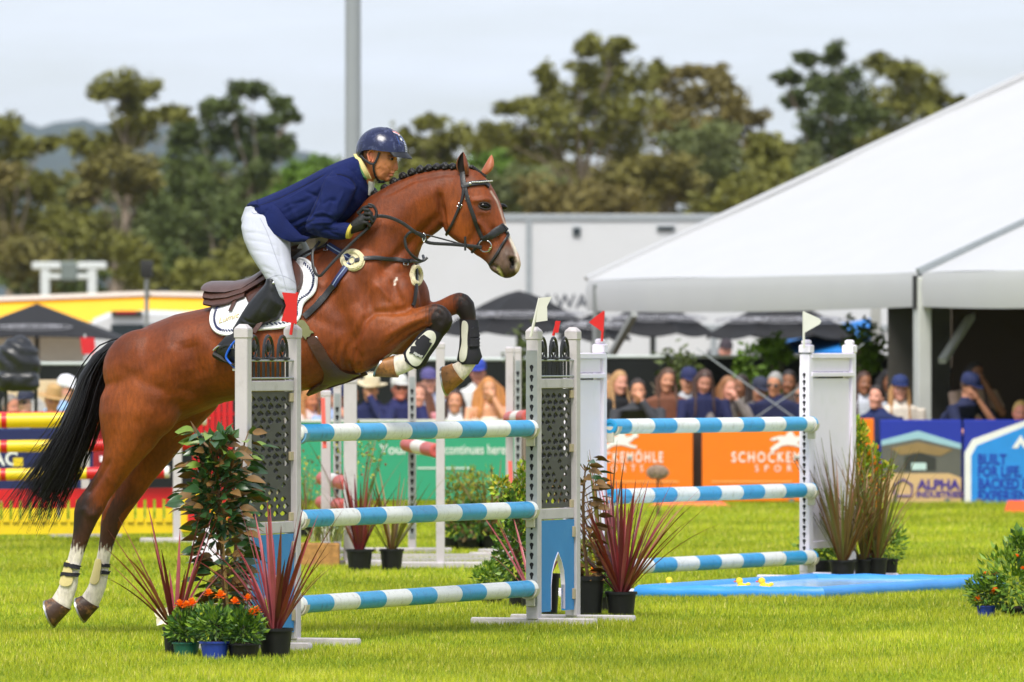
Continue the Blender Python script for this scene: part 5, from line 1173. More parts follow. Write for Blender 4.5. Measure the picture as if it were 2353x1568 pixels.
def marigold(b, pr, ph, potm, label, heads, seed, R=.1, group='marigolds in pots', hz=.06, cols=None):
    t = thing('marigold_plant', b, label, 'plant', group); b = Vector(b); r = random.Random(seed)
    pot(t, b, pr, ph, potm)
    mb = MB()
    for k in range(7):
        a = r.uniform(0, 6.3); mb.tube([b + V(0, 0, ph * .85), b + V(cos(a) * R * .6, sin(a) * R * .6, ph + R * .9)], [.004, .002], 5)
    mb.build('stem', GRN[2], t)
    leafy(t, b + V(0, 0, ph + R * .75), R, R * .85, 520, .042, GRN, seed, w=.2)
    for (x, y, z, s) in heads:
        s *= 1.15; h = b + V(x, y, z); mb = MB()
        for lay in range(4):
            nn = 11 - 2 * lay
            for k in range(nn):
                a = 2 * pi * k / nn + lay * .3; el = .15 + lay * .38; d = V(cos(a) * cos(el), sin(a) * cos(el), sin(el)); sd = V(-sin(a), cos(a), 0); L = s * (1 - .1 * lay)
                p = h + V(0, 0, lay * s * .12); mb.add([p, p + d * L * .7 - sd * s * .28, p + d * L + V(0, 0, r.uniform(-.2, .1) * s), p + d * L * .7 + sd * s * .28], [(0, 1, 2, 3)])
        fl = mb.build('flower', ORA, t, smooth=False)
        mb = MB(); mb.tube([h + V(0, 0, 0), h + V(-x * .3, -y * .3, -.07)], .003, 5); mb.build('flower_stem', GRN[2], t)
    return t
def magnolia(b, label, axis, n, Rfun, seed, pr, ph, size=.085, group='magnolias in pots', cols=(0, 1, 2), cane=True, petals=()):
    """axis: list of stem points; leaves each an object"""
    t = thing('magnolia_plant', b, label, 'plant', group); b = Vector(b); r = random.Random(seed); pot(t, b, pr, ph, POTB)
    mb = MB(); mb.tube(axis, [.011] + [.009] * (len(axis) - 2) + [.004], 7); mb.build('stem', STEM, t)
    if cane:
        mb = MB(); mb.tube([Vector(axis[0]) + V(.02, -.03, -.03), Vector(axis[0]).lerp(Vector(axis[-1]), .62) + V(.03, -.04, 0)], .008, 7)
        for u in (.15, .32, .48): mb.ell(Vector(axis[0]).lerp(Vector(axis[-1]), u) + V(.022, -.033, 0), (.0095, .0095, .004), nu=8, nv=5)
        mb.build('cane', CANE, t)
    tops = [leaf_mesh(size, size * .24, .3, c).mesh('leaf', mats=[m], auto=80) for c in (.1, .3) for m in (MAGT, MAGB, MAGY)]
    base, top = Vector(axis[0]), Vector(axis[-1]); br = MB()
    for k in range(n):
        u = (k + r.random()) / n
        i = min(int(u * (len(axis) - 1)), len(axis) - 2); c = Vector(axis[i]).lerp(Vector(axis[i + 1]), u * (len(axis) - 1) - i)
        a = k * 2.4 + r.uniform(-.4, .4); rad = Rfun(u) * r.uniform(.25, 1.0)
        p = c + V(cos(a) * rad, sin(a) * rad, r.uniform(-.01, .06) + rad * .3)
        if k % 4 == 0 and rad > .04: br.tube([c, p], [.004, .0025], 5)
        el = r.uniform(-.5, .9) + (u - .5) * .9
        d = V(cos(a) * cos(el), sin(a) * cos(el), sin(el)); roll = r.uniform(-1.2, 1.2)
        M = basis(d, V(0, 0, 1) if abs(d.z) < .95 else V(1, 0, 0)); M = M @ Matrix.Rotation(roll, 3, 'X')
        v = 2 if (u > .8 and r.random() < .4) else (1 if r.random() < .34 else 0)
        v = cols[v]
        o = bpy.data.objects.new('leaf', tops[v + 3 * r.randrange(2)]); link(o, t)
        o.matrix_local = Matrix.Translation(p - ORG[t.name]) @ M.to_4x4() @ Matrix.Diagonal((*([r.uniform(.75, 1.2)] * 3), 1))
    if br.v: br.build('twig', STEM, t)['kind'] = 'stuff'
    for p in petals:
        mb = MB(); p = Vector(p)
        for k in range(5):
            a = 2 * pi * k / 5; L = leaf_mesh(.055, .02, .5, -.2); M = basis(V(cos(a) * .8, sin(a) * .8, .4), V(0, 0, 1)); mb.add([p + M @ Vector(q) for q in L.v], L.f)
        mb.build('flower', PETW, t)
    return t
def GP(px, py): return G(px, py)

# -- group at the left wing
b = GP(520, 1508)
ax = [b + V(-.0, .02, .1), W(513, 1330, b.y), W(505, 1200, b.y), W(500, 1110, b.y), W(478, 1015, b.y)]
magnolia(b, 'magnolia with glossy green and rusty brown leaves in front of the left wing', ax, 298, lambda u: (.05 + .15 * sin(pi * min(1, max(0, (u - .12) / .95)) ** .8)) if u > .08 else .03, 11, .1, .2, .102, petals=[W(490, 1393, b.y - .12)])
_mg = bpy.data.objects['magnolia_plant']; leafy(_mg, W(500, 1120, b.y), .12, .3, 420, .075, [GRN[2], MAGT, MAGB], 15, 'inner_foliage', w=.3)
ax2 = [W(508, 1180, b.y), W(540, 1110, b.y - .02), W(556, 1040, b.y - .03), W(562, 1010, b.y - .03)]
b2 = GP(556, 1500)
magnolia(b2, 'side shoot magnolia with pale buds leaning against the left wing\'s lattice', [b2 + V(-.02, .05, .1), W(540, 1300, b2.y), W(545, 1150, b2.y), W(562, 1015, b2.y)], 110, lambda u: .03 + .11 * max(0, u - .3), 12, .09, .18, .098, cane=False)
strap_plant('cordyline_plant', 'burgundy cordyline leaning left at the far left of the pot group', GP(402, 1512), .06, .155, POTB, COR, 30, .62, .012, .75, 21, .5)
strap_plant('cordyline_plant', 'burgundy cordyline in the largest black pot in front of the blue board', GP(633, 1515), .085, .155, POTB, COR, 36, .66, .013, .62, 25, .55)
marigold(GP(428, 1515), .068, .085, POTG, 'marigold in the green pot with two orange heads', [(-.03, -.03, .26, .034), (.03, -.04, .265, .036), (.0, .03, .255, .03)], 31, .095)
marigold(GP(493, 1518), .072, .095, POTBL, 'marigold in the blue pot in the middle of the left group', [(.03, -.02, .31, .036), (-.03, .03, .32, .03), (.1, .02, .28, .03)], 32, .115)
marigold(GP(560, 1518), .08, .085, POTB, 'marigold in the black pot beside the large cordyline', [(.045, -.04, .225, .034), (.065, 0, .24, .028), (.02, .03, .3, .026)], 33, .105)
t = thing('white_bloom', GP(376, 1430), 'cream white magnolia bloom at the left of the pots', 'flower'); t.location = W(376, 1418, 44.9); ORG[t.name] = t.location.copy()
mb = MB()
for k in range(6):
    a = 2 * pi * k / 6; L = leaf_mesh(.06, .024, .6, -.25); M = basis(V(cos(a) * .8, sin(a) * .5, .5 * (-1 if k > 3 else 1)), V(0, -1, .3)); mb.add([Vector(t.location) + M @ Vector(q) for q in L.v], L.f)
mb.build('petals', PETW, t)
mb = MB(); mb.tube([W(376, 1418, 44.9), W(392, 1450, 44.9), W(402, 1490, 44.95)], .004, 6); mb.build('stem', STEM, t)
# care label on the green pot
tl = MB(); q = GP(428, 1515); tl.add([q + V(-.045, -.0665, .045), q + V(.03, -.0685, .045), q + V(.03, -.0705, .062), q + V(-.045, -.0685, .062)], [(0, 1, 2, 3)])

# -- group right of the middle wing
strap_plant('cordyline_plant', 'large burgundy cordyline right of the middle wing', GP(1427, 1424), .088, .16, POTB, COR, 62, .72, .012, .68, 41, .55)
strap_plant('flax_plant', 'bronze green flax behind the large burgundy cordyline', GP(1390, 1408), .08, .18, POTB, FLX, 26, .82, .009, .4, 42, .3)
b = GP(1352, 1424)
magnolia(b, 'small magnolia with rusty leaves in the tall black pot behind the middle wing', [b + V(0, 0, .2), W(1342, 1250, b.y), W(1340, 1150, b.y), W(1345, 1075, b.y)], 120, lambda u: .03 + .1 * sin(pi * max(0, min(1, u))) + .03 * u, 43, .093, .25, .095, cols=(1, 1, 0), cane=False)
marigold(GP(1388, 1412), .05, .1, POTB, 'marigold tucked between the tall pot and the large cordyline', [(-.06, -.05, .245, .032), (.06, -.05, .25, .03), (.1, 0, .24, .026)], 44, .08)
strap_plant('cordyline_plant', 'burgundy cordyline seen through the blue arch of the middle wing', GP(1258, 1422), .07, .26, POTB, COR, 16, .34, .012, .5, 45, .4)
t = thing('box_plant', GP(1345, 1400), 'leafy yellow green plant behind the tall black pot', 'plant'); pot(t, GP(1345, 1400), .07, .12, POTB); leafy(t, GP(1345, 1400) + V(.0, 0, .27), .1, .14, 360, .045, LIME, 46)

# -- left of the middle wing
t = thing('spindle_bush', GP(1196, 1398), 'upright leafy bush with lime tips left of the middle wing', 'plant'); b = GP(1196, 1398); pot(t, b, .08, .16, POTB)
mb = MB(); r = random.Random(9)
for k in range(8):
    e = W(1150 + 7.5 * k, r.uniform(1040, 1120) if k > 4 else r.uniform(1085, 1180), b.y); mb.tube([b + V(0, 0, .14), (b + e) / 2 + V(0, 0, .1), e], [.007, .005, .002], 5)
mb.build('stem', STEM, t)
leafy(t, W(1180, 1255, b.y), .12, .2, 620, .042, GRN, 51); leafy(t, W(1205, 1130, b.y), .055, .2, 380, .04, LIME, 52); leafy(t, W(1150, 1120, b.y), .05, .07, 110, .04, LIME, 53); leafy(t, W(1185, 1165, b.y), .08, .12, 260, .04, GRN, 54)
strap_plant('cordyline_plant', 'thin red cordyline leaning left beside the upright leafy bush', GP(1222, 1402), .07, .12, POTB, COR, 14, .6, .009, .7, 55, .3)
t = thing('box_plant', GP(1130, 1392), 'low yellow green bush in a black pot left of the middle wing', 'plant'); b = GP(1130, 1392); pot(t, b, .075, .09, POTB); leafy(t, b + V(0, 0, .17), .11, .1, 560, .036, [LIME[1], GRN[1], GRN[0]], 56, w=.22); 

# -- behind the front fence
t = thing('hanging_basket', GP(745, 1306), 'wicker box with pale spider plant spilling over', 'plant'); b = GP(745, 1306)
mb = MB(); mb.box(b + V(-.03, 0, .09), (.28, .22, .18), bev=.01); mb.build('box', mat('wicker', (176, 128, 72), .8, .3, 26), t)
r = random.Random(60)
for k in range(60):
    az = r.uniform(pi, 2 * pi) if r.random() < .7 else r.uniform(0, 6.3)
    blade(b + V(r.uniform(-.1, .13), r.uniform(-.06, .06), .19), az, r.uniform(.22, .42), r.uniform(.1, .7), r.uniform(1.8, 3.0), .006).build('leaf', r.choice(SPID), t, auto=80)
strap_plant('cordyline_plant', 'burgundy cordyline in a black pot seen under the middle pole', GP(826, 1315), .093, .16, POTB, COR, 28, .58, .014, .42, 61, .25)
strap_plant('flax_plant', 'bronze flax in the black pot right of the burgundy cordyline', GP(900, 1314), .083, .16, POTB, FLX, 26, .62, .011, .55, 62, .3)
for i, (px, py, lab) in enumerate(((700, 1240, 'reddish seedy grass plant at the left behind the front poles'), (815, 1290, 'tall wispy grass rising behind the potted cordyline'))):
    t = strap_plant('wispy_grass', lab, GP(px, py), .08, .12, POTB, [FLX[1], LIME[1], FLX[2]], 22, .95 if i else .6, .005, .35, 64 + i, .5)
    leafy(t, GP(px, py) + V(.02, 0, .8 if i else .5), .22, .22, 160, .03, [LIME[2], FLX[2], GRN[1]], 66 + i)
for (px, py, pr, ph, h, R, cl, lab) in ((1048, 1268, .1, .11, .5, .1, 'u', 'upright golden green shrub behind the front fence, left of its pair'), (1095, 1266, .09, .1, .5, .1, 'u', 'upright golden green shrub behind the front fence, right of its pair'), (1130, 1270, .1, .13, .3, .12, 'f', 'brown flax in a black pot behind the top right of the poles'), (1080, 1270, .1, .1, .25, .14, 'g', 'low dark leafy plant in a black pot behind the front fence')):
    b = GP(px, py)
    if cl == 'f': strap_plant('flax_plant', lab, b, pr, ph, POTB, FLX, 22, .6, .01, .5, 70, .3)
    else:
        t = thing('box_plant', b, lab, 'plant'); pot(t, b, pr, ph, POTB)
        if cl == 'u':
            for k in range(4): leafy(t, b + V(-.09 + .06 * k, 0, .42 + .04 * (k % 2)), .035, .2, 150, .045, [LIME[2], GRN[1], FLX[1]], 71 + k, w=.18)
            leafy(t, b + V(0, 0, .25), .12, .12, 220, .045, GRN, 75)
        else: leafy(t, b + V(0, 0, .24), .2, .14, 500, .06, [GRN[2], GRN[0], FLX[0]], 76)

# -- right group beside the keyholed wing
strap_plant('flax_plant', 'bronze flax in the front pot of the right group', GP(1936, 1339), .088, .15, POTB, FLX, 74, .86, .009, .46, 81, .45)
strap_plant('flax_plant', 'bronze flax in the middle of the right pot group', GP(1985, 1337), .07, .15, POTB, FLX, 40, .8, .008, .45, 82, .45)
strap_plant('flax_plant', 'bronze flax in the right hand pot of the right group', GP(2015, 1337), .07, .16, POTB, FLX, 44, .78, .009, .5, 83, .5)
b = GP(1880, 1331); t = thing('box_plant', b, 'small green bush in the pot against the white wing', 'plant'); pot(t, b, .1, .13, POTB); leafy(t, b + V(0, 0, .22), .14, .1, 420, .045, [GRN[1], LIME[1], GRN[0]], 84)
b = GP(2040, 1332); t = thing('box_plant', b, 'fine leaved green bush at the right end of the right pot group', 'plant'); pot(t, b, .07, .14, POTB); leafy(t, b + V(0, 0, .25), .13, .14, 420, .045, [GRN[1], LIME[1], GRN[0]], 85, w=.2)
b = GP(1985, 1324); t = thing('spindle_bush', b, 'tall lime green spindle bush with orange tips behind the right flax', 'plant'); pot(t, b, .09, .15, POTB)
mb = MB(); mb.tube([b + V(0, 0, .1), b + V(-.02, 0, .6), W(1975, 980, b.y)], [.01, .008, .003], 6); mb.build('stem', STEM, t)
leafy(t, W(1975, 1060, b.y), .075, .28, 620, .045, LIME, 86); leafy(t, W(2005, 1090, b.y), .06, .2, 260, .045, [LIME[0], LIME[1], ORA], 87); leafy(t, W(1965, 1000, b.y), .04, .12, 120, .04, LIME, 88); leafy(t, W(1985, 1180, b.y), .09, .2, 380, .045, [LIME[1], GRN[1], ORA], 89); leafy(t, W(2040, 1080, b.y), .04, .06, 60, .045, LIME, 90)

# -- right edge
marigold(GP(2266, 1424), .055, .08, POTBL, 'blue pot of marigolds at the right edge', [(-.05, -.04, .11, .026), (.04, -.05, .15, .024), (.0, 0, .25, .024), (.05, .0, .26, .024)], 91, .11)
b = GP(2340, 1424); t = thing('box_plant', b, 'bushy marigold and fern in a black pot cut by the right edge', 'plant'); pot(t, b, .085, .07, POTB); leafy(t, b + V(-.02, 0, .24), .19, .2, 520, .06, [GRN[0], GRN[1], LIME[1]], 92, w=.2); leafy(t, b + V(.01, 0, .42), .06, .1, 160, .05, GRN, 93)
for (x, z) in ((-.02, .36), (.02, .29), (-.14, .17)):
    mb = MB(); h = b + V(x, -.14, z)
    for lay in range(3):
        for k in range(8):
            a = k * pi / 4 + lay; el = .2 + lay * .4; d = V(cos(a) * cos(el), sin(a) * cos(el), sin(el)); sd = V(-sin(a), cos(a), 0); mb.add([h, h + d * .018 - sd * .007, h + d * .024, h + d * .018 + sd * .007], [(0, 1, 2, 3)])
    mb.build('flower', ORA, t, smooth=False)
# ================================================================== HORSE
HA = radians(17)
RV = V(-sin(HA), -cos(HA), 0)                 # towards the horse's right side (camera side)
FV = V(cos(HA), -sin(HA), 0)
CAMP = V(0, 0, CH)
P0 = W(900, 818, 46.3)
def hp(px, py, lat=0., R=None):
    R = R or RV
    d = V((px - CX) / F, 1, -(py - HY) / F)
    return CAMP + d * ((lat + (P0 - CAMP).dot(RV)) / d.dot(RV))
def mirror(p): p = Vector(p); return p - RV * 2 * (p - P0).dot(RV)
def ring(P, Q, lat, w, n=18, e=2.0, egg=0., R=None, tw=0.):
    """ring with in-plane extremes P,Q (picture units, in the plane at lat) and lateral half width w"""
    a, b = hp(*P, lat), hp(*Q, lat); c = (a + b) / 2; A = (a - b) / 2; B = (R or RV) * w
    out = []
    for k in range(n):
        t = 2 * pi * k / n; cc, ss = cos(t), sin(t)
        x = math.copysign(abs(cc) ** (2 / e), cc); y = math.copysign(abs(ss) ** (2 / e), ss) * (1 - egg * cc)
        out.append(c + A * x + B * y)
    return out
def loft_px(mb, st, n=18, mirr=False, R=None, mi=0):
    """st: (P, Q, lat, w[, e, egg])"""
    rs = [ring(s[0], s[1], s[2], s[3], n, s[4] if len(s) > 4 else 2.0, s[5] if len(s) > 5 else 0., R) for s in st]
    mb.loft(rs, True, mi)
    if mirr: mb.loft([[mirror(p) for p in reversed(r)] for r in rs], True, mi)
HR = V(-sin(radians(30)), -cos(radians(30)), 0)    # head turned a little more to the camera

TRUNK = [((258, 812), (244, 900), 0, .05), ((285, 783), (262, 960), 0, .14), ((318, 760), (318, 985), 0, .21, 2.2), ((360, 741), (380, 985), 0, .265, 2.3),
         ((412, 721), (440, 955), 0, .285, 2.3, -.05), ((470, 709), (510, 926), 0, .28, 2.2, -.06), ((530, 694), (585, 912), 0, .285, 2.2, .05), ((590, 668), (660, 905), 0, .29, 2.15, .12),
         ((650, 632), (735, 892), 0, .285, 2.1, .2), ((705, 590), (800, 872), 0, .265, 2.1, .28), ((752, 556), (862, 842), 0, .245, 2.2, .3), ((800, 535), (912, 803), 0, .235, 2.3, .2),
         ((860, 550), (945, 770), 0, .21, 2.3, .1), ((915, 595), (962, 742), 0, .165), ((950, 640), (966, 705), 0, .08)]
NECK = [((740, 568), (905, 790), 0, .20), ((775, 525), (960, 700), 0, .185), ((812, 485), (962, 640), 0, .16, 2.1), ((852, 450), (957, 595), 0, .132, 2.2), ((905, 419), (968, 564), 0, .108, 2.3),
        ((960, 398), (985, 548), 0, .094, 2.3), ((1010, 388), (1006, 533), 0, .086, 2.3), ((1050, 386), (1025, 515), 0, .08), ((1078, 392), (1045, 500), 0, .07)]
HEAD = [((1070, 384), (1020, 440), 0, .055), ((1096, 392), (1015, 478), 0, .085, 2.3), ((1117, 413), (1017, 510), 0, .1, 2.5), ((1132, 440), (1028, 534), 0, .105, 2.6), ((1144, 466), (1047, 551), 0, .098, 2.6),
        ((1153, 492), (1072, 568), 0, .08, 2.5), ((1161, 517), (1094, 584), 0, .064, 2.5), ((1171, 543), (1112, 597), 0, .056, 2.4), ((1182, 567), (1123, 607), 0, .055, 2.4), ((1191, 588), (1130, 622), 0, .058, 2.4), ((1195, 606), (1141, 629), 0, .056, 2.3), ((1191, 622), (1153, 637), 0, .047), ((1182, 634), (1163, 641), 0, .025)]
NH = [((262, 850), (455, 800), .11, .15), ((232, 915), (440, 900), .13, .15, 2.2), ((229, 950), (412, 945), .145, .14, 2.2), ((233, 990), (386, 985), .15, .125), ((240, 1030), (353, 1030), .155, .095), ((236, 1060), (322, 1062), .155, .075), ((221, 1087), (298, 1090), .152, .06),
      ((198, 1122), (271, 1124), .15, .048), ((176, 1151), (250, 1150), .15, .044, 2.3), ((170, 1175), (240, 1172), .15, .043, 2.3), ((169, 1202), (223, 1200), .15, .037), ((167, 1230), (209, 1230), .15, .031), ((161, 1262), (197, 1262), .15, .028), ((153, 1292), (187, 1294), .15, .027),
      ((143, 1328), (180, 1330), .15, .032), ((134, 1350), (178, 1350), .15, .036), ((123, 1368), (169, 1378), .15, .033), ((117, 1376), (160, 1404), .15, .039)]
FH = [((330, 880), (525, 860), -.11, .14), ((320, 950), (500, 935), -.13, .13), ((305, 1010), (452, 985), -.145, .115), ((288, 1060), (396, 1055), -.15, .085), ((272, 1105), (354, 1104), -.15, .06), ((252, 1145), (322, 1147), -.15, .048), ((235, 1176), (297, 1180), -.15, .044, 2.3), ((231, 1202), (281, 1205), -.15, .04),
      ((229, 1235), (266, 1238), -.15, .031), ((225, 1265), (257, 1268), -.15, .028), ((219, 1292), (252, 1293), -.15, .027), ((208, 1333), (248, 1328), -.15, .032), ((200, 1352), (244, 1350), -.15, .036), ((190, 1366), (234, 1377), -.15, .033), ((186, 1372), (224, 1399), -.15, .039)]
NF = [((800, 600), (815, 860), .13, .12), ((850, 680), (845, 853), .15, .12), ((892, 711), (884, 826), .16, .1), ((928, 713), (922, 789), .16, .076), ((958, 707), (953, 768), .16, .058), ((984, 701), (980, 753), .16, .05, 2.3), ((1003, 697), (990, 751), .16, .049, 2.4), ((1022, 704), (991, 751), .16, .049, 2.4), ((1036, 720), (991, 752), .16, .048, 2.4), ((1041, 738), (990, 754), .16, .045), ((1034, 757), (988, 757), .16, .04), ((1017, 777), (982, 764), .16, .032),
      ((1001, 796), (969, 776), .16, .029), ((984, 818), (950, 796), .16, .029), ((972, 836), (932, 812), .16, .035), ((953, 848), (922, 814), .16, .035), ((930, 859), (914, 814), .16, .034), ((908, 868), (904, 817), .16, .042)]
FF = [((880, 700), (900, 800), -.1, .1), ((935, 708), (952, 775), -.12, .085), ((975, 701), (990, 750), -.12, .06), ((1010, 690), (1022, 735), -.12, .05), ((1036, 677), (1044, 724), -.12, .047, 2.3), ((1056, 671), (1052, 722), -.12, .048, 2.4), ((1074, 677), (1053, 722), -.12, .048, 2.4), ((1088, 694), (1054, 723), -.12, .047, 2.4), ((1093, 718), (1055, 727), -.12, .043), ((1094, 740), (1060, 740), -.12, .034),
      ((1096, 770), (1066, 770), -.12, .028), ((1098, 796), (1066, 798), -.12, .029), ((1104, 817), (1058, 826), -.12, .036), ((1092, 842), (1047, 834), -.12, .034), ((1078, 862), (1040, 836), -.12, .035), ((1062, 878), (1036, 837), -.12, .042)]

hb = MB()
loft_px(hb, TRUNK, 28); loft_px(hb, NECK, 22); loft_px(hb, HEAD, 22, R=HR)
for L in (NH, FH, NF, FF): loft_px(hb, L, 18)
# muscle masses: shoulder, haunch, breast, jaw
def hell(px, py, lat, rx, rz, rl, ang=0., mirr=True):
    u = FV * cos(ang) + V(0, 0, 1) * sin(ang); v = V(0, 0, 1) * cos(ang) - FV * sin(ang)
    M = Matrix((u, RV, v)).transposed(); hb.ell(hp(px, py, lat), (rx / 432., rl, rz / 432.), rot=M, nu=18, nv=12)
    if mirr:
        M2 = Matrix((u, RV, v)).transposed(); hb.ell(hp(px, py, lat) - RV * 2 * lat, (rx / 432., rl, rz / 432.), rot=M2, nu=18, nv=12)
hell(800, 690, .14, 75, 130, .115, -.45)       # shoulder blade
hell(872, 745, .15, 62, 72, .105, .2)          # triceps / point of shoulder
hell(925, 690, .09, 40, 62, .1, .0)            # breast
hell(330, 850, .13, 100, 95, .14, .3)          # haunch
hell(345, 940, .15, 80, 70, .12, .8)           # thigh
hell(1046, 508, .045, 34, 40, .048, .5)        # cheek
me_h = vox(hb, .0092, 8, .5)
nv = len(me_h.vertices); HV = np.empty(nv * 3); me_h.vertices.foreach_get('co', HV); HV = HV.reshape(-1, 3)
HN = np.empty(nv * 3); me_h.vertex_normals.foreach_get('vector', HN) if hasattr(me_h, 'vertex_normals') else None
HN = HN.reshape(-1, 3)
def to_px(P): return np.stack([CX + P[:, 0] / P[:, 1] * F, HY + (CH - P[:, 2]) / P[:, 1] * F], 1)
PXH = to_px(HV); RVn = np.array(RV); LATH = (HV - np.array(P0)) @ RVn; FACE = HN @ RVn
def dist_poly(pts, P):
    """distance to a polyline and arc parameter 0..1"""
    pts = np.array(pts, float); best = np.full(len(P), 1e9); par = np.zeros(len(P)); L = np.linalg.norm(np.diff(pts, axis=0), axis=1); T = L.sum(); acc = 0
    for i in range(len(pts) - 1):
        a, b = pts[i], pts[i + 1]; d = b - a; t = np.clip(((P - a) @ d) / (d @ d), 0, 1); q = a + t[:, None] * d
        dd = np.linalg.norm(P - q, axis=1); k = dd < best; best[k] = dd[k]; par[k] = (acc + t[k] * L[i]) / T; acc += L[i]
    return best, par
DISP = np.zeros(nv)
def crease(pts, w, depth, side=1, lo=None):
    d, u = dist_poly(pts, PXH); k = np.exp(-(d / w) ** 2) * np.clip(np.minimum(u, 1 - u) * 6 + .25, 0, 1)
    m = np.clip((FACE if side > 0 else -FACE) * 2.2, 0, 1)
    if lo is not None: m = m * (LATH > lo)
    DISP[:] += depth * 1.9 * k * m
# near side anatomy (grooves negative, ridges positive)
crease([(812, 790), (840, 735), (860, 718), (905, 716), (950, 714)], 9, -.010, lo=.05)      # fold between breast and arm
crease([(780, 560), (815, 640), (855, 705), (880, 712)], 16, -.007)                            # shoulder blade front
crease([(735, 600), (770, 690), (800, 770), (830, 830)], 18, -.008)                            # behind the shoulder
crease([(880, 800), (930, 765), (985, 735)], 6, -.005, lo=.05); crease([(890, 770), (940, 742), (990, 722)], 7, .004, lo=.05)
crease([(905, 735), (950, 728), (990, 716)], 5, -.003, lo=.05)
crease([(870, 640), (900, 600), (945, 560), (990, 515), (1015, 490)], 13, -.010)               # jugular groove
crease([(840, 560), (900, 510), (960, 460), (1020, 430)], 22, .006)                            # neck muscle
crease([(880, 452), (950, 415), (1020, 400), (1058, 402)], 6, -.005)                           # crest line
crease([(1008, 440), (1015, 490), (1022, 530)], 7, -.012)                                      # behind the jaw
crease([(1022, 500), (1040, 535), (1075, 560), (1110, 590)], 9, .004)                          # jaw edge
crease([(1095, 505), (1115, 530), (1130, 548)], 6, .007)                                       # facial crest
crease([(1100, 515), (1085, 550), (1075, 562)], 9, -.006)
crease([(1085, 460), (1098, 462), (1115, 458), (1128, 462)], 5, .007)                          # brow
crease([(1100, 486), (1115, 489), (1128, 486)], 4, .003)
crease([(1130, 520), (1142, 545), (1152, 575)], 8, -.006)                                      # nasal hollow
crease([(1168, 580), (1160, 600), (1166, 620)], 7, .005)                                       # nostril wing
crease([(1174, 592), (1179, 604), (1177, 616)], 5, -.016)                                      # nostril
crease([(1172, 588), (1186, 592), (1190, 606)], 4, .006)
crease([(1128, 608), (1142, 616), (1152, 628), (1158, 640)], 3.5, -.009)                       # mouth
crease([(430, 780), (450, 850), (425, 920)], 26, -.012)                                        # flank hollow
crease([(405, 790), (380, 860), (395, 930)], 26, .006)
crease([(300, 800), (285, 880), (272, 960), (262, 1030)], 16, -.005)                           # hamstring line
crease([(350, 1000), (320, 1045), (285, 1100), (262, 1140)], 10, -.004)
crease([(250, 1060), (228, 1100), (200, 1140)], 7, -.008)                                      # achilles hollow
crease([(190, 1165), (205, 1185), (222, 1180)], 8, .004)
crease([(560, 720), (600, 790), (640, 860)], 40, .006)
crease([(650, 760), (670, 800), (690, 850)], 7, -.002); crease([(700, 640), (760, 655), (800, 640)], 10, .003); crease([(860, 650), (900, 690), (925, 720)], 6, .004); crease([(835, 620), (850, 680), (845, 720)], 9, -.004); crease([(900, 640), (915, 680), (930, 700)], 7, -.005); crease([(280, 850), (330, 880), (380, 900)], 12, -.003); crease([(310, 960), (330, 1000), (320, 1040)], 12, -.003); crease([(700, 720), (740, 740), (790, 760)], 12, -.003); crease([(470, 760), (500, 800), (520, 860)], 14, -.003); crease([(245, 1090), (262, 1120), (258, 1150)], 4, .003)
crease([(800, 790), (790, 835), (800, 860)], 4, -.005); crease([(815, 800), (808, 840), (818, 858)], 4, -.005); crease([(830, 815), (826, 845)], 4, -.004); crease([(780, 785), (772, 830), (780, 862)], 4, -.004)  # girth wrinkles
crease([(960, 735), (985, 740), (1000, 730)], 6, .003, lo=.05); crease([(1000, 712), (1015, 725), (1012, 745)], 6, -.004, lo=.05)
HV += HN * DISP[:, None]
me_h.vertices.foreach_set('co', HV.reshape(-1)); me_h.update()
PXH = to_px(HV)

# coat colours of the animal
bay = np.array(lin((130, 62, 22))); bayd = np.array(lin((74, 31, 12))); bayr = np.array(lin((160, 84, 30))); blk = np.array(lin((30, 22, 20))); brn = np.array(lin((66, 38, 26))); wht = np.array(lin((222, 212, 198))); gry = np.array(lin((94, 80, 70))); pink = np.array(lin((206, 172, 158)))
C = np.tile(bay, (nv, 1))
def smooth01(x): x = np.clip(x, 0, 1); return x * x * (3 - 2 * x)
def blend(w, c):
    global C
    w = np.clip(w, 0, 1)[:, None]; C = C * (1 - w) + c * w
rgc = np.random.default_rng(5)
wob = np.sin(PXH[:, 0] * .055 + 1.3 * np.sin(PXH[:, 1] * .03)) * np.sin(PXH[:, 1] * .045 + PXH[:, 0] * .012)
blend(.25 + .25 * wob, bayd)
# darker top line, redder belly and inner thighs
d, _ = dist_poly([(270, 790), (350, 745), (480, 707), (600, 662), (720, 578), (850, 445), (960, 392), (1060, 384)], PXH); blend(.5 * np.exp(-(d / 35) ** 2), bayd)
d, _ = dist_poly([(880, 720), (960, 735), (1000, 725)], PXH); blend(.5 * np.exp(-(d / 32) ** 2) * (LATH > .03), bayr)
d, _ = dist_poly([(300, 900), (290, 1000), (300, 1080)], PXH); blend(.4 * np.exp(-(d / 45) ** 2), bayr)
d, _ = dist_poly([(1040, 450), (1045, 510), (1070, 540)], PXH); blend(.35 * np.exp(-(d / 25) ** 2), bayr)
def leg(L, marks, sgn):
    """marks: (upto param, colour) ramps along the limb"""
    ax = np.array([((hp(*s[0], s[2]) + hp(*s[1], s[2])) / 2)[:] for s in L]); d, u = dist_poly(ax, HV)
    rad = np.interp(u, np.linspace(0, 1, len(L)), [max((hp(*s[0], s[2]) - hp(*s[1], s[2])).length / 2, s[3]) for s in L])
    inside = (d < rad * 1.12 + .006) & (np.sign(LATH) == sgn)
    for (t0, t1, c) in marks:
        jag = .012 * np.sin(PXH[:, 0] * .9) + .008 * np.sin(PXH[:, 0] * .37 + PXH[:, 1] * .3)
        blend(np.where(inside, smooth01((u + jag - t0) / (t1 - t0)), 0), c)
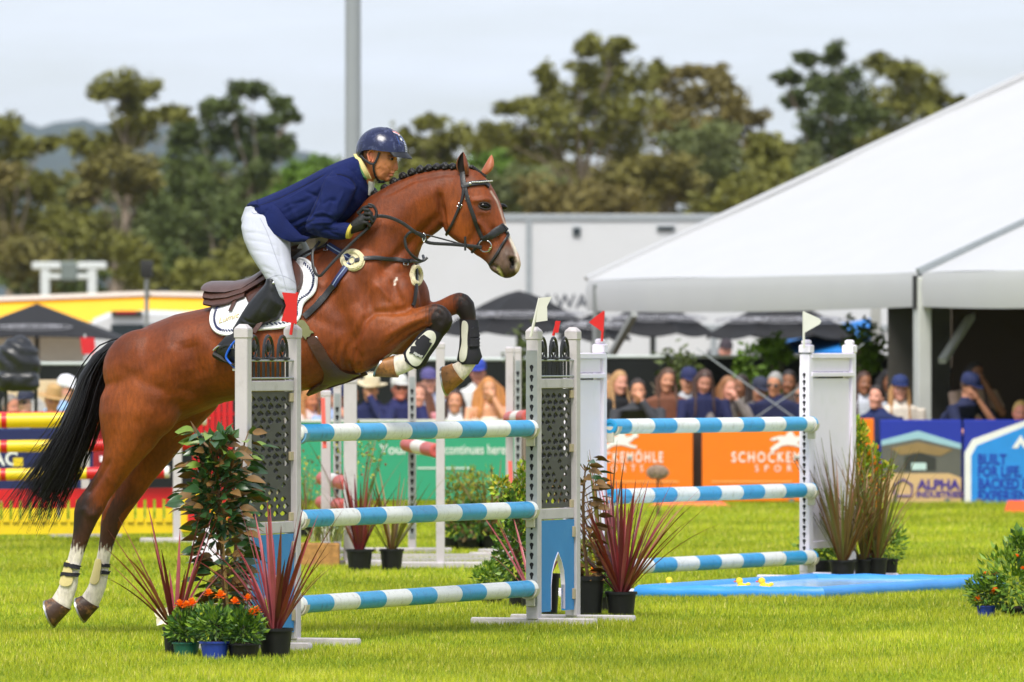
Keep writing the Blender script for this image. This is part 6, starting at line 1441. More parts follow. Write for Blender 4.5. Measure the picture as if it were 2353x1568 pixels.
def par(L, px, py):
    ax = np.array([((hp(*s[0], s[2]) + hp(*s[1], s[2])) / 2)[:] for s in L]); return dist_poly(ax, np.array([hp(px, py, L[0][2])[:]]))[1][0]
leg(NH, [(par(NH, 225, 1125), par(NH, 205, 1175), brn), (par(NH, 200, 1180), par(NH, 190, 1225), brn), (par(NH, 182, 1250), par(NH, 178, 1266), wht)], 1)
leg(FH, [(par(FH, 300, 1100), par(FH, 265, 1170), brn), (par(FH, 242, 1255), par(FH, 240, 1270), wht)], -1)
leg(NF, [(par(NF, 975, 728), par(NF, 1012, 725), blk), (par(NF, 1000, 780), par(NF, 975, 800), brn), (par(NF, 955, 825), par(NF, 945, 832), wht)], 1)
leg(FF, [(par(FF, 1035, 700), par(FF, 1065, 697), blk), (par(FF, 1078, 725), par(FF, 1080, 750), brn), (par(FF, 1082, 806), par(FF, 1080, 818), wht)], -1)
d, _ = dist_poly([(180, 1140), (172, 1170), (172, 1215), (212, 1095)], PXH); blend(.9 * np.exp(-(d / 15) ** 2), blk)
# muzzle, blaze, eye surround, nostril
d, _ = dist_poly([(1140, 615), (1150, 598), (1165, 590), (1170, 610)], PXH); blend(.85 * smooth01((40 - d) / 26), gry)
d, _ = dist_poly([(1150, 636), (1170, 640), (1180, 628)], PXH); blend(.8 * np.exp(-(d / 13) ** 2), np.array(lin((46, 38, 36))))
d, _ = dist_poly([(1166, 520), (1176, 545), (1188, 572), (1196, 600), (1192, 616)], PXH); blend(.9 * smooth01((11 - d) / 7), wht); 
d, _ = dist_poly([(1128, 440), (1142, 462), (1152, 490), (1160, 515)], PXH); blend(.4 * smooth01((3.5 - d) / 3), wht)
d, _ = dist_poly([(1192, 585), (1197, 604), (1190, 622)], PXH); blend(.8 * smooth01((9 - d) / 6), pink)
d, _ = dist_poly([(1105, 474), (1122, 474)], PXH); blend(.8 * np.exp(-(d / 14) ** 2) * (FACE > 0), brn)
d, _ = dist_poly([(1175, 596), (1180, 606), (1177, 614)], PXH); blend(smooth01((7 - d) / 4) * (FACE > -.2), np.array(lin((14, 10, 10))))
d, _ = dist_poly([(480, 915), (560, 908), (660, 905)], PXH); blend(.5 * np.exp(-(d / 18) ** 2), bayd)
d, _ = dist_poly([(1004, 440), (1012, 490), (1016, 530)], PXH); blend(.35 * np.exp(-(d / 9) ** 2), bayd)
d, _ = dist_poly([(1145, 616), (1150, 626), (1154, 636)], PXH); blend(.75 * smooth01((5 - d) / 3.5) * (FACE > 0), np.array(lin((196, 190, 120))))
for fx, fy in ((908, 644), (907, 652), (911, 640)):
    d, _ = dist_poly([(fx, fy), (fx + 1, fy + 3)], PXH); blend(.9 * smooth01((3 - d) / 2) * (FACE > 0), wht)
cc = np.ones((nv, 4)); cc[:, :3] = C
at = me_h.color_attributes.new('coat', 'FLOAT_COLOR', 'POINT'); at.data.foreach_set('color', cc.reshape(-1))
COAT = mat('bay_coat', (0, 0, 0), .5, .26, 55, .25, 190, attr='coat', spec=.3, stretch=(1, 1, .35))
HORG = hp(640, 1400, 0); HORG.z = 0
horse = thing('horse', HORG, 'bay horse with plaited mane taking off over the front fence, ridden', 'horse')
hbody = obj_from('body', me_h, COAT, horse)
HB = BVHTree.FromPolygons([tuple(v) for v in HV], [tuple(p.vertices) for p in me_h.polygons])

# hooves with shoes
HOOF = mat('horn_brown', (150, 100, 52), .5, .35, 20, .3, 30, dirt_or_shine=(40, 28, 22), dscale=34, dirt_or_shine_amt=.95); HOOFD = mat('horn_dark', (64, 42, 30), .45, .5, 14, .3, 30, dirt_or_shine=(176, 124, 74), dscale=18, dirt_or_shine_amt=.95); SHOE = mat('horseshoe', (170, 170, 168), .35, .15, metal=.9)
def hoof(top, bot, lat, w0, w1, m):
    """top: coronet (P,Q), bot: ground surface (heel, toe)"""
    rs = []
    for u in (-.12, 0, .25, .5, .75, 1):
        P = [top[0][i] + (bot[0][i] - top[0][i]) * u for i in (0, 1)]; Q = [top[1][i] + (bot[1][i] - top[1][i]) * u for i in (0, 1)]
        rs.append(ring(P, Q, lat, w0 + (w1 - w0) * u, 18, 2.2))
    mb = MB(); mb.loft(rs); h = mb.build('hoof', m, horse)
    a = ring(bot[0], bot[1], lat, w1 * 1.0, 18, 2.2); b = [p + (Vector(p) - Vector(q)).normalized() * .009 for p, q in zip(rs[-1], rs[-2])]
    c0 = sum((Vector(p) for p in b), Vector()) / 18
    mb = MB(); inner = [c0.lerp(p, .62) for p in b]; inner0 = [c0.lerp(p, .62) for p in rs[-1]]
    mb.loft([[c0.lerp(p, 1.03) for p in rs[-1]], [c0.lerp(p, 1.04) for p in b], inner, inner0], False); mb.build('shoe', SHOE, h)
hoof(((119, 1374), (159, 1405)), ((106, 1380), (126, 1440)), .15, .041, .06, HOOFD)
hoof(((188, 1369), (224, 1399)), ((177, 1374), (197, 1428)), -.15, .041, .06, HOOFD)
hoof(((905, 817), (909, 868)), ((889, 822), (864, 866)), .16, .044, .06, HOOF)
hoof(((1037, 836), (1062, 879)), ((1018, 843), (1029, 907)), -.12, .044, .06, HOOF)

# eyes
EYE = mat('eye_dark', (10, 7, 6), .2, .1, spec=.25)
LID = mat('eyelid', (40, 24, 18), .6, .1)
HITLAT = [.05]
def hit(px, py, B=None):
    d = V((px - CX) / F, 1, -(py - HY) / F).normalized(); r = (B or HB).ray_cast(CAMP, d)
    if r[0] is None:
        p, n, i, _ = (B or HB).find_nearest(hp(px, py, HITLAT[0])); return p, n
    return r[0], r[1]
p, n = hit(1114, 473.5)
M = basis(hp(1128, 476) - hp(1100, 473), n)
mb = MB(); mb.ell(p - n * .010, (.031, .020, .0185), rot=M); mb.build('eye', EYE, horse)
for sg in (1, -1):
    mb = MB(); pts = []
    for k in range(9):
        a = pi * k / 8; pts.append(p - n * .004 + M @ V(-.033 * cos(a), sg * .018 * sin(a), .008 * sin(a)))
    mb.tube(pts, [.002] + [.0042] * 7 + [.002], 7); mb.build('eyelid', LID, horse)
me_ = [mirror(p - n * .011)]
mb = MB(); mb.ell(p - n * .011 + HR * -.185, (.0285, .0175, .0165), rot=M); mb.build('eye', EYE, horse)
# ears
def ear(base, tip, w, face, lat, tipback, m1, m2):
    b, t = hp(*base, lat), hp(*tip, lat + tipback); ax = (t - b); L = ax.length; z = ax.normalized(); f = Vector(face); f = (f - z * f.dot(z)).normalized(); x = f.cross(z)
    mb = MB(); rings = []
    for i in range(10):
        u = i / 9; ww = w * (sin(pi * (.22 + .78 * u)) ** .75) * (1.0 if u < .95 else .6) + .001; c = b + ax * u + f * (.012 * sin(pi * u))
        out = []
        for k in range(9):                                  # outer cup
            a = -2.2 + 4.4 * k / 8; out.append(c + x * ww * sin(a) * 1.0 - f * ww * (cos(a) * .75))
        for k in reversed(range(9)):
            a = -2.2 + 4.4 * k / 8; out.append(c + x * ww * sin(a) * .82 - f * ww * (cos(a) * .55 - .03))
        rings.append(out)
    mb.loft(rings, True)
    for i, fc in enumerate(mb.f):
        ks = [v % 18 for v in fc if v < 180]
        mb.m[i] = 1 if ks and min(ks) >= 9 else 0
    mb.build('ear', [m1, m2], horse)
EARO = mat('ear_outside', (112, 56, 28), .5, .25, 12); EARI = mat('ear_inside', (34, 22, 18), .8, .3, 20); EARF = mat('ear_far', (164, 92, 58), .5, .2, 12)
ear((1067, 402), (1064, 349), .036, HR + FV * .3 + V(-.7, 0, 0), .06, .015, EARO, EARI)
ear((1112, 400), (1130, 356), .034, -HR * .6 + FV * .8, -.05, -.02, EARF, EARO)

# plaited mane and forelock
MANE = mat('black_hair', (20, 16, 16), .38, .3, 30, .5, 120, spec=.4)
kn = [(862, 443), (884, 430), (905, 416), (926, 402), (946, 394), (966, 388), (985, 384), (1004, 382), (1022, 381), (1040, 381), (1054, 381)]
for i, (x, y) in enumerate(kn):
    p = hp(x, y + 3, .012); mb = MB()
    for q in range(3):
        mb.ell(p + FV * (q - 1) * .009 + V(0, 0, (.006 if q == 1 else 0)) + RV * .004 * (q - 1), (.017, .02, .017 + .002 * (i % 3)), nu=10, nv=7)
    mb.tube([p + RV * .012, p + RV * .022 + V(0, 0, -.012)], .008, 6)
    mb.build('mane_plait', MANE, horse)
mb = MB(); mb.tube([hp(x, y + 10, .0) for x, y in [(790, 505), (820, 470), (845, 450)] + kn], .018, 8); mb.build('mane_roots', MANE, horse)
mb = MB()
for k in range(7): mb.ell(hp(1084 + k * 4.6, 385 + k * 3.4, -.012 * k * .5), (.016, .016, .013), nu=8, nv=6)
mb.build('forelock', MANE, horse)

# tail: dock and long strands
TAILB = mat('tail_hair', (17, 13, 13), .42, .35, 20, .3, 90, spec=.35)
mb = MB(); core = [(296, 796, .055), (262, 806, .066), (232, 832, .07), (208, 872, .075), (194, 920, .085), (178, 965, .09), (160, 1010, .088), (140, 1055, .078), (118, 1100, .06), (100, 1145, .03)]
rs = []
for i, (x, y, r_) in enumerate(core):
    a = hp(*core[max(i - 1, 0)][:2]); b = hp(*core[min(i + 1, len(core) - 1)][:2]); t_ = (b - a).normalized(); sd = t_.cross(RV).normalized(); c = hp(x, y)
    rs.append([c + sd * cos(2 * pi * k / 14) * r_ * .85 + RV * sin(2 * pi * k / 14) * r_ * .8 for k in range(14)])
mb.loft(rs); tail = mb.build('tail', TAILB, horse)
rt = random.Random(13); mb = MB()
paths = [[(286, 795), (248, 812), (212, 862), (190, 930), (164, 1000), (130, 1070), (92, 1140), (66, 1195)], [(288, 797), (256, 815), (226, 870), (206, 940), (184, 1010), (158, 1080), (130, 1150), (110, 1208)],
         [(280, 795), (238, 815), (200, 870), (174, 940), (140, 1010), (98, 1080), (64, 1140), (46, 1190)], [(290, 800), (262, 830), (238, 890), (222, 950), (198, 1010), (166, 1080), (136, 1140), (124, 1195)], [(286, 797), (253, 820), (222, 880), (200, 950), (174, 1020), (140, 1090), (108, 1150), (88, 1214)]]
def cr(pts, u):
    n_ = len(pts) - 1; f_ = min(u * n_, n_ - 1e-6); i = int(f_); t = f_ - i
    p0, p1, p2, p3 = pts[max(i - 1, 0)], pts[i], pts[i + 1], pts[min(i + 2, n_)]
    return [.5 * (2 * p1[k] + (p2[k] - p0[k]) * t + (2 * p0[k] - 5 * p1[k] + 4 * p2[k] - p3[k]) * t * t + (3 * p1[k] - p0[k] - 3 * p2[k] + p3[k]) * t ** 3) for k in range(2)]
def strand(path, off, lat0, lat1, r0, spread, n_=13, end=1.):
    pts = []
    for i in range(n_):
        u = i / (n_ - 1) * end; x, y = cr(path, u); k = u ** 1.3
        wv = sin(u * 8 + off[0] * 2.5) * 7 * u * u - 14 * max(0, u - .6) ** 2 * 6
        pts.append(hp(x + off[0] * (4 + 16 * k) * spread + wv, y + off[1] * (5 + 10 * k), lat0 + (lat1 - lat0) * k))
    mb.tube(pts, [r0 * (1 - .8 * (i / (n_ - 1)) ** 1.5) for i in range(n_)], 4, caps=False)
for k in range(620):
    la = rt.gauss(0, .035); strand(rt.choice(paths), (rt.gauss(0, .75), rt.gauss(0, 1.0)), la, la * 1.8 + rt.gauss(0, .02), rt.uniform(.002, .0045), 1.15, end=rt.uniform(.72, 1.0))
for k in range(80):                                          # fly-away strands to the left and at the end
    e = rt.random(); y0 = rt.uniform(930, 1040)
    pa = [(284, 796), (235, 835), (200, 900 + 40 * e), (165 - 10 * e, y0 + 20), (110 - 30 * e, y0 + 60 + 50 * rt.random()), (60 - 40 * rt.random(), y0 + 75 + 60 * rt.random())]
    strand(pa, (rt.gauss(0, .4), rt.gauss(0, .8)), rt.gauss(0, .04), rt.gauss(0, .1), rt.uniform(.001, .0022), 1., end=rt.uniform(.75, 1))
for k in range(46):
    pa = [(288, 800), (262, 835), (240, 890), (225 + rt.uniform(-4, 6), 960), (215 + rt.uniform(-10, 12), 1020 + rt.uniform(-10, 20)), (195 + rt.uniform(-25, 12), 1060 + rt.uniform(-20, 30))]
    strand(pa, (rt.gauss(0, .5), rt.gauss(0, .8)), rt.gauss(0, .03), rt.gauss(0, .05), rt.uniform(.001, .0022), 1., end=rt.uniform(.7, 1))
o = mb.build('tail_strands', TAILB, tail); o['kind'] = 'stuff'
# ================================================================== TACK
LEA = mat('black_leather', (28, 28, 31), .42, .2, 30, .15, 90, spec=.5); LEAB = mat('brown_leather', (74, 46, 38), .38, .2, 18, .15, 80, spec=.5); LEAB2 = mat('brown_leather_seat', (86, 66, 64), .36, .15, 18, .1, 80, spec=.5)
FLEECE = mat('cream_fleece', (232, 218, 178), .95, .12, 60, 1., 140, sheen=.5); NAVY = mat('navy_webbing', (24, 34, 84), .6, .15); SILV = mat('silver_metal', (205, 205, 208), .22, .06, metal=.9)
PADW = None
def make_pad_mat():
    m = mat('white_quilt', (232, 232, 236), .8, .04, 8, sheen=.3); n, l = m.node_tree.nodes, m.node_tree.links
    tc = n.new('ShaderNodeTexCoord'); mp = n.new('ShaderNodeMapping'); mp.inputs['Rotation'].default_value = (0, radians(45), 0); l.new(tc.outputs['Object'], mp.inputs['Vector'])
    ws = []
    for d in ('X', 'Z'):
        w = n.new('ShaderNodeTexWave'); w.bands_direction = d; w.inputs['Scale'].default_value = 11; w.inputs['Distortion'].default_value = .6; l.new(mp.outputs['Vector'], w.inputs['Vector']); ws.append(w)
    a = n.new('ShaderNodeMath'); a.operation = 'MINIMUM'; l.new(ws[0].outputs['Fac'], a.inputs[0]); l.new(ws[1].outputs['Fac'], a.inputs[1])
    b = n.new('ShaderNodeBump'); b.inputs['Strength'].default_value = .8; b.inputs['Distance'].default_value = .006; l.new(a.outputs[0], b.inputs['Height']); l.new(b.outputs['Normal'], n['Principled BSDF'].inputs['Normal'])
    return m
PADW = make_pad_mat()
def resample(pts, step):
    out = [tuple(pts[0])]
    for a, b in zip(pts, pts[1:]):
        L = math.dist(a, b); n = max(1, int(round(L / step)))
        for k in range(1, n + 1): out.append(tuple(a[i] + (b[i] - a[i]) * k / n for i in range(len(a))))
    return out
def smooth_pts(pts, n):
    return [cr(pts, i / n) for i in range(n + 1)]
def ribbon(P, N, w, th, mb=None, mi=0, wfun=None):
    """flat strap through points P with surface normals N"""
    mb = mb or MB(); rs = []
    for i, p in enumerate(P):
        t = (P[min(i + 1, len(P) - 1)] - P[max(i - 1, 0)]).normalized(); s = t.cross(N[i]).normalized(); n = N[i]; ww = (w if wfun is None else wfun(i / (len(P) - 1)))/ 2
        rs.append([p - s * ww + n * th * .2 - n * th, p + s * ww + n * th * .2 - n * th, p + s * ww + n * th * .75, p + s * ww * .6 + n * th, p - s * ww * .6 + n * th, p - s * ww + n * th * .75])
    mb.loft(rs); return mb
def strap(name, px, w, th, m, parent, B=None, lift=.002, mirr=False, step=6, smooth=0, wfun=None, sm=2):
    pts = smooth_pts(px, smooth) if smooth else resample(px, step)
    H = [hit(x, y, B) for x, y in pts]; P = [h[0] + h[1] * lift for h in H]; N = [h[1].copy() for h in H]
    for _ in range(sm):
        P = [P[0]] + [(P[i - 1] + P[i] * 2 + P[i + 1]) / 4 for i in range(1, len(P) - 1)] + [P[-1]]
        N = [N[0]] + [(N[i - 1] + N[i] + N[i + 1]).normalized() for i in range(1, len(N) - 1)] + [N[-1]]
    o = ribbon(P, N, w, th, wfun=wfun).build(name, m, parent)
    if mirr: ribbon([mirror(p) for p in P], [n - RV * 2 * n.dot(RV) for n in N], w, th).build(name, m, parent)
    return o
def patch(name, poly, m, parent, lift=.004, th=.006, step=9, B=None, mirr=False, sm=3, bsm=4):
    """sheet of material lying on the horse: polygon in picture units"""
    bd = resample(list(poly) + [poly[0]], step)[:-1]; nb = len(bd)
    xs = [p[0] for p in bd]; ys = [p[1] for p in bd]
    def inside(x, y):
        c = False
        for (x0, y0), (x1, y1) in zip(bd, bd[1:] + bd[:1]):
            if (y0 > y) != (y1 > y) and x < (x1 - x0) * (y - y0) / (y1 - y0) + x0: c = not c
        return c
    inn = []
    y = min(ys) + step * .5; row = 0
    while y < max(ys):
        x = min(xs) + (step * .5 if row % 2 else 0)
        while x < max(xs):
            if inside(x, y) and min(math.dist((x, y), q) for q in bd) > step * .55: inn.append((x, y))
            x += step
        y += step * .87; row += 1
    vv = [Vector(p) for p in bd + inn]
    ov, oe, of, *_ = geometry.delaunay_2d_cdt(vv, [(i, (i + 1) % nb) for i in range(nb)], [], 1, 1e-6)
    H = [hit(p[0], p[1], B) for p in ov]; P = [h[0] for h in H]; N = [h[1].copy() for h in H]
    nbr = {i: set() for i in range(len(ov))}
    for f in of:
        for a, b in zip(f, list(f[1:]) + [f[0]]): nbr[a].add(b); nbr[b].add(a)
    for _ in range(sm):
        P = [P[i] * .5 + sum((P[j] for j in nbr[i]), Vector()) / max(1, len(nbr[i])) * .5 if nbr[i] and i >= 0 and len(nbr[i]) > 4 else P[i] for i in range(len(P))]
        N = [(N[i] + sum((N[j] for j in nbr[i]), Vector())).normalized() for i in range(len(N))]
    for _ in range(bsm): P = [(P[(i - 1) % nb] + P[i] * 2 + P[(i + 1) % nb]) / 4 for i in range(nb)] + P[nb:]
    mb = MB(); n = len(P)
    top = [P[i] + N[i] * (lift + th) for i in range(n)]; bot = [P[i] + N[i] * (lift - .012) for i in range(n)]
    edge = {}
    fs = [tuple(f) for f in of] ; 
    # orient towards the camera
    if fs:
        a, b, c = (top[i] for i in fs[0]); 
        if (b - a).cross(c - a).dot(N[fs[0][0]]) < 0: fs = [tuple(reversed(f)) for f in fs]
    for f in fs:
        for a, b in zip(f, list(f[1:]) + [f[0]]): edge[(a, b)] = 1
    fs2 = list(fs) + [tuple(n + i for i in reversed(f)) for f in fs]
    for a, b in edge:
        if (b, a) not in edge: fs2.append((b, a, n + a, n + b))
    mb.add(top + bot, fs2); o = mb.build(name, m, parent, auto=70)
    if mirr:
        mm = MB(); mm.add([mirror(p) for p in top + bot], [tuple(reversed(f)) for f in fs2]); mm.build(name, m, parent, auto=70)
    bnd = [top[i] for i in range(nb)] if True else None
    return o, [(P[i] + N[i] * (lift + th), N[i]) for i in range(nb)]
def buckle(px, py, parent, r=.014, B=None, m=None, ang=0.):
    p, n = hit(px, py, B); M = basis(V(cos(ang), 0, -sin(ang)), n); mb = MB()
    mb.tube([p + n * .008 + M @ V(x * r, y * r * 1.25, 0) for x, y in ((1, 1), (-1, 1), (-1, -1), (1, -1))], .0025, 6, closed=True); mb.build('buckle', m or SILV, parent)
def dring(px, py, parent, r, th=.003, B=None, m=None, name='ring'):
    p, n = hit(px, py, B); M = basis(V(1, 0, 0), n); mb = MB()
    mb.tube([p + n * .01 + M @ V(cos(a) * r, sin(a) * r, 0) for a in np.linspace(0, 2 * pi, 19)[:-1]], th, 7, closed=True); return mb.build(name, m or SILV, parent)

# -- saddle pad
pad_poly = [(672, 588), (709, 602), (724, 617), (732, 638), (732, 655), (727, 672), (716, 687), (700, 697), (694, 710), (694, 726), (686, 739), (669, 750), (638, 756), (598, 758), (560, 766), (540, 771), (516, 772), (500, 767), (490, 757), (485, 742), (486, 724), (493, 707), (502, 696), (540, 672), (600, 640)]
tp = thing('saddle_pad', hp(600, 680, .28), 'white quilted saddle pad with navy rope edging under the saddle', 'saddle pad')
o, bnd = patch('quilted_cloth', pad_poly, PADW, tp, .004, .012, 8, mirr=True)
mb = MB(); P = [b[0] for b in bnd]; mb.tube(P, .009, 7, closed=True); mb.build('piping', mat('white_binding', (236, 236, 238), .7, .03), tp)
# navy rope inside the edge
cpx = (605, 690)
rope = [tuple(c + (q - c) * .0 for q, c in zip(p, p)) for p in pad_poly[1:21]]
def inset(pts, d):
    out = []
    for i, p in enumerate(pts):
        a, b = pts[max(i - 1, 0)], pts[min(i + 1, len(pts) - 1)]; t = (b[0] - a[0], b[1] - a[1]); L = math.hypot(*t) or 1; out.append((p[0] - t[1] / L * d, p[1] + t[0] / L * d))
    return out
rp = smooth_pts(inset(pad_poly[1:23], 10), 150)
mb = MB(); pts = [hit(x, y) for x, y in rp]
for i in range(0, len(pts) - 2, 2):
    a, b = pts[i], pts[i + 2]; s = (b[0] - a[0]).cross(a[1]).normalized() * .0055
    mb.tube([a[0] + a[1] * .0185 - s, b[0].lerp(a[0], .3) + a[1] * .0185 + s], .0036, 6)
o = mb.build('rope_edging', NAVY, tp); o['kind'] = 'stuff'
GOLD = mat('gold_thread', (214, 196, 146), .5, .1)
p, n = hit(528, 736); Mx = basis(hp(560, 722) - hp(500, 740), n)
text('embroidery', 'Lumic', .05, Mx, p + n * .021, GOLD, tp, shear=.35, extrude=.0015)

# -- saddle (shell shapes around the back)
ts = thing('saddle', hp(580, 650, .0), 'brown leather jumping saddle with high cantle on the white pad', 'saddle')
def across(st, mb):
    """st: (px, py_top, halfwidth, thickness px) along the back: rings across"""
    rs = []
    for (x, y, w, th) in st:
        up = V(0, 0, 1); c = hp(x, y, 0); ring_ = []
        for k in range(16):
            a = 2 * pi * k / 16; ring_.append(c + RV * cos(a) * w + up * (sin(a) * th - abs(cos(a)) ** 2 * w * .22))
        rs.append(ring_)
    mb.loft(rs)
mb = MB(); across([(478, 652, .12, .006), (486, 653, .16, .016), (505, 655, .175, .022), (540, 656, .17, .024), (575, 649, .15, .024), (600, 634, .13, .024), (625, 612, .11, .024), (650, 590, .09, .022), (675, 572, .075, .018), (690, 566, .05, .012)], mb); mb.build('seat', LEAB2, ts)
mb = MB(); across([(488, 668, .165, .038), (510, 670, .18, .046), (545, 667, .178, .044), (580, 657, .17, .036), (620, 634, .15, .03), (660, 604, .12, .026)], mb); mb.build('panel', LEAB, ts)
mb = MB(); across([(490, 682, .175, .036), (512, 684, .19, .044), (548, 678, .19, .04), (585, 664, .18, .03)], mb); mb.build('panel', LEAB, ts)
patch('saddle_flap', [(562, 654), (600, 628), (640, 605), (668, 600), (690, 612), (703, 634), (701, 652), (692, 676), (676, 705), (655, 728), (628, 735), (600, 730), (582, 712), (570, 702)], LEAB, ts, .02, .012, 9, mirr=True)
patch('knee_roll', [(668, 602), (684, 606), (698, 622), (704, 638), (701, 655), (690, 678), (682, 686), (688, 660), (686, 636), (676, 616)], LEAB, ts, .034, .016, 6, mirr=True)
patch('skirt', [(565, 655), (590, 642), (615, 634), (622, 650), (606, 668), (588, 672), (574, 668)], LEAB, ts, .036, .008, 7)
strap('stirrup_leather', [(562, 664), (552, 685), (542, 705), (533, 722)], .02, .004, LEAB, ts, lift=.026)
strap('stirrup_leather', [(612, 735), (600, 755), (590, 768)], .026, .004, LEAB, ts, lift=.05)
p, n = hit(578, 653); mb = MB(); mb.box(p + n * .05, (.028, .004, .01), bev=.001); mb.build('name_plate', SILV, ts)

# -- girth with stud guard
tg = thing('girth', hp(740, 820, .25), 'brown leather girth with wide stud guard under the chest', 'girth')
patch('elastic', [(683, 733), (700, 738), (722, 766), (704, 781), (690, 765), (682, 750)], mat('olive_elastic', (112, 112, 74), .7, .15, 20), tg, .006, .008, 6, mirr=True, bsm=0)
patch('stud_guard', [(703, 780), (722, 767), (742, 795), (759, 824), (775, 842), (797, 853), (834, 857), (818, 866), (800, 872), (775, 876), (752, 884), (730, 896), (716, 903), (726, 890), (742, 872), (746, 858), (742, 845), (724, 816)], LEAB, tg, .008, .01, 6, mirr=True)
mb = MB(); a = [hp(745, 880, .06), hp(716, 911, .05), hp(706, 908, .04), hp(722, 893, .05)]
mb.loft([ring((745, 868), (765, 884), .05, .07, 12), ring((728, 882), (744, 896), .05, .06, 12), ring((712, 896), (722, 906), .05, .045, 12), ring((705, 905), (709, 911), .05, .02, 12)]); mb.build('guard_lip', LEAB, tg)
for (x, y) in ((727, 778),): dring(x, y, tg, .009, .0022, name='stud')

# -- breastplate with fleece
tb = thing('breastplate', hp(860, 620, .2), 'black breastplate with cream fleece rings and navy elastic across the shoulder', 'breastplate')
def fleece_ring(px, py, rx, ry, name='fleece_pad', ang=0., th=.02):
    bd = [(px + rx * cos(a) * cos(ang) - ry * sin(a) * sin(ang), py + rx * cos(a) * sin(ang) + ry * sin(a) * cos(ang)) for a in np.linspace(0, 2 * pi, 37)[:-1]]
    o, b = patch(name, bd, FLEECE, tb, .0, th * .5, 5)
    mb = MB(); c = [hit(px + (x - px) * .72, py + (y - py) * .72) for x, y in bd]; mb.tube([q[0] + q[1] * .010 for q in c], .0125, 8, closed=True); mb.build(name, FLEECE, tb)
fleece_ring(811, 599, 29, 26)
strap('strap', [(757, 566), (775, 578), (805, 596)], .036, .005, NAVY, tb, lift=.012)
strap('stripe', [(757, 566), (775, 578), (805, 596)], .006, .006, mat('pale_stripe', (150, 165, 200), .6, .1), tb, lift=.0135)
strap('strap', [(803, 606), (790, 625), (770, 655)], .036, .005, NAVY, tb, lift=.012)
strap('stripe', [(803, 606), (790, 625), (770, 655)], .006, .006, MATS['pale_stripe'], tb, lift=.0135)
strap('strap', [(770, 655), (752, 678), (728, 705), (700, 730)], .034, .006, LEA, tb, lift=.012)
strap('strap', [(818, 601), (835, 596), (870, 594), (905, 596), (930, 602), (946, 600)], .022, .006, LEA, tb, lift=.010)
mb = MB(); mb.tube([hp(945, 600, .16), hp(962, 603, .08), hp(975, 598, -.02), hp(972, 588, -.08)], .008, 7); mb.build('neck_strap', LEA, tb)
fleece_ring(954, 633, 13, 27, ang=-.05)
strap('strap', [(951, 606), (954, 630), (953, 660), (950, 690), (947, 706)], .018, .006, LEA, tb, lift=.012)
dring(811, 600, tb, .02, .0035, m=SILV)
for (x, y, a) in ((690 + 22, 718, .7), (737, 690, .7), (752, 571, .3), (931, 603, 0)): buckle(x, y, tb, .013, ang=a)
strap('strap', [(668, 600), (700, 588), (735, 578), (757, 566)], .016, .006, LEA, tb, lift=.02)

# -- bridle
tr = thing('bridle', hp(1080, 480, .1), 'black leather bridle with silver beaded browband and padded noseband', 'bridle')
strap('headpiece', [(1063, 398), (1064, 415), (1066, 430)], .028, .006, LEA, tr, lift=.004)
strap('browband', [(1063, 431), (1078, 424), (1100, 422), (1118, 421), (1129, 421)], .026, .007, LEA, tr, lift=.008)
mb = MB()
for k in range(12):
    p, n = hit(1086 + k * 3.4, 422.5 - k * .15); mb.ell(p + n * .02, (.0045, .0045, .0045), nu=7, nv=5)
o = mb.build('crystal_row', mat('crystal', (236, 236, 232), .15, .05, metal=.5), tr); o['kind'] = 'stuff'
p, n = hit(1081, 425); mb = MB(); mb.ell(p + n * .018, (.008, .004, .008)); mb.build('rosette', SILV, tr)
strap('cheekpiece', [(1069, 430), (1073, 450), (1082, 480), (1094, 512), (1103, 535), (1109, 548)], .02, .006, LEA, tr, lift=.006)
strap('throat_lash', [(1066, 430), (1064, 455), (1055, 480), (1042, 510), (1026, 540)], .013, .006, LEA, tr, lift=.008)
strap('noseband', [(1108, 549), (1120, 546), (1140, 534), (1157, 522), (1168, 519)], .034, .012, LEA, tr, lift=.006, wfun=lambda u: .022 + .022 * min(1, u * 2.2))
strap('flash_strap', [(1172, 529), (1162, 550), (1148, 575), (1134, 598), (1126, 608)], .013, .006, LEA, tr, lift=.007)
strap('flash_strap', [(1106, 552), (1092, 572), (1086, 578)], .014, .007, LEA, tr, lift=.006)
for (x, y, a) in ((1074, 455, .3), (1057, 473, -1.0)): buckle(x, y, tr, .009, ang=a)
p, n = hit(1116, 565); M = basis(V(1, 0, 0), n)
mb = MB(); mb.tube([p + n * .012 + M @ V(cos(a) * .034, sin(a) * .031, 0) for a in np.linspace(0, 2 * pi, 23)[:-1]], .0036, 7, closed=True); bit = mb.build('bit_ring', SILV, tr)
mb = MB(); mb.tube([p + n * .012 + M @ V(.030, -.006, 0), p + n * .004 + M @ V(.018, -.026, 0), p - n * .03 + M @ V(.02, -.026, 0)], .006, 7); mb.build('bit_mouthpiece', SILV, bit)
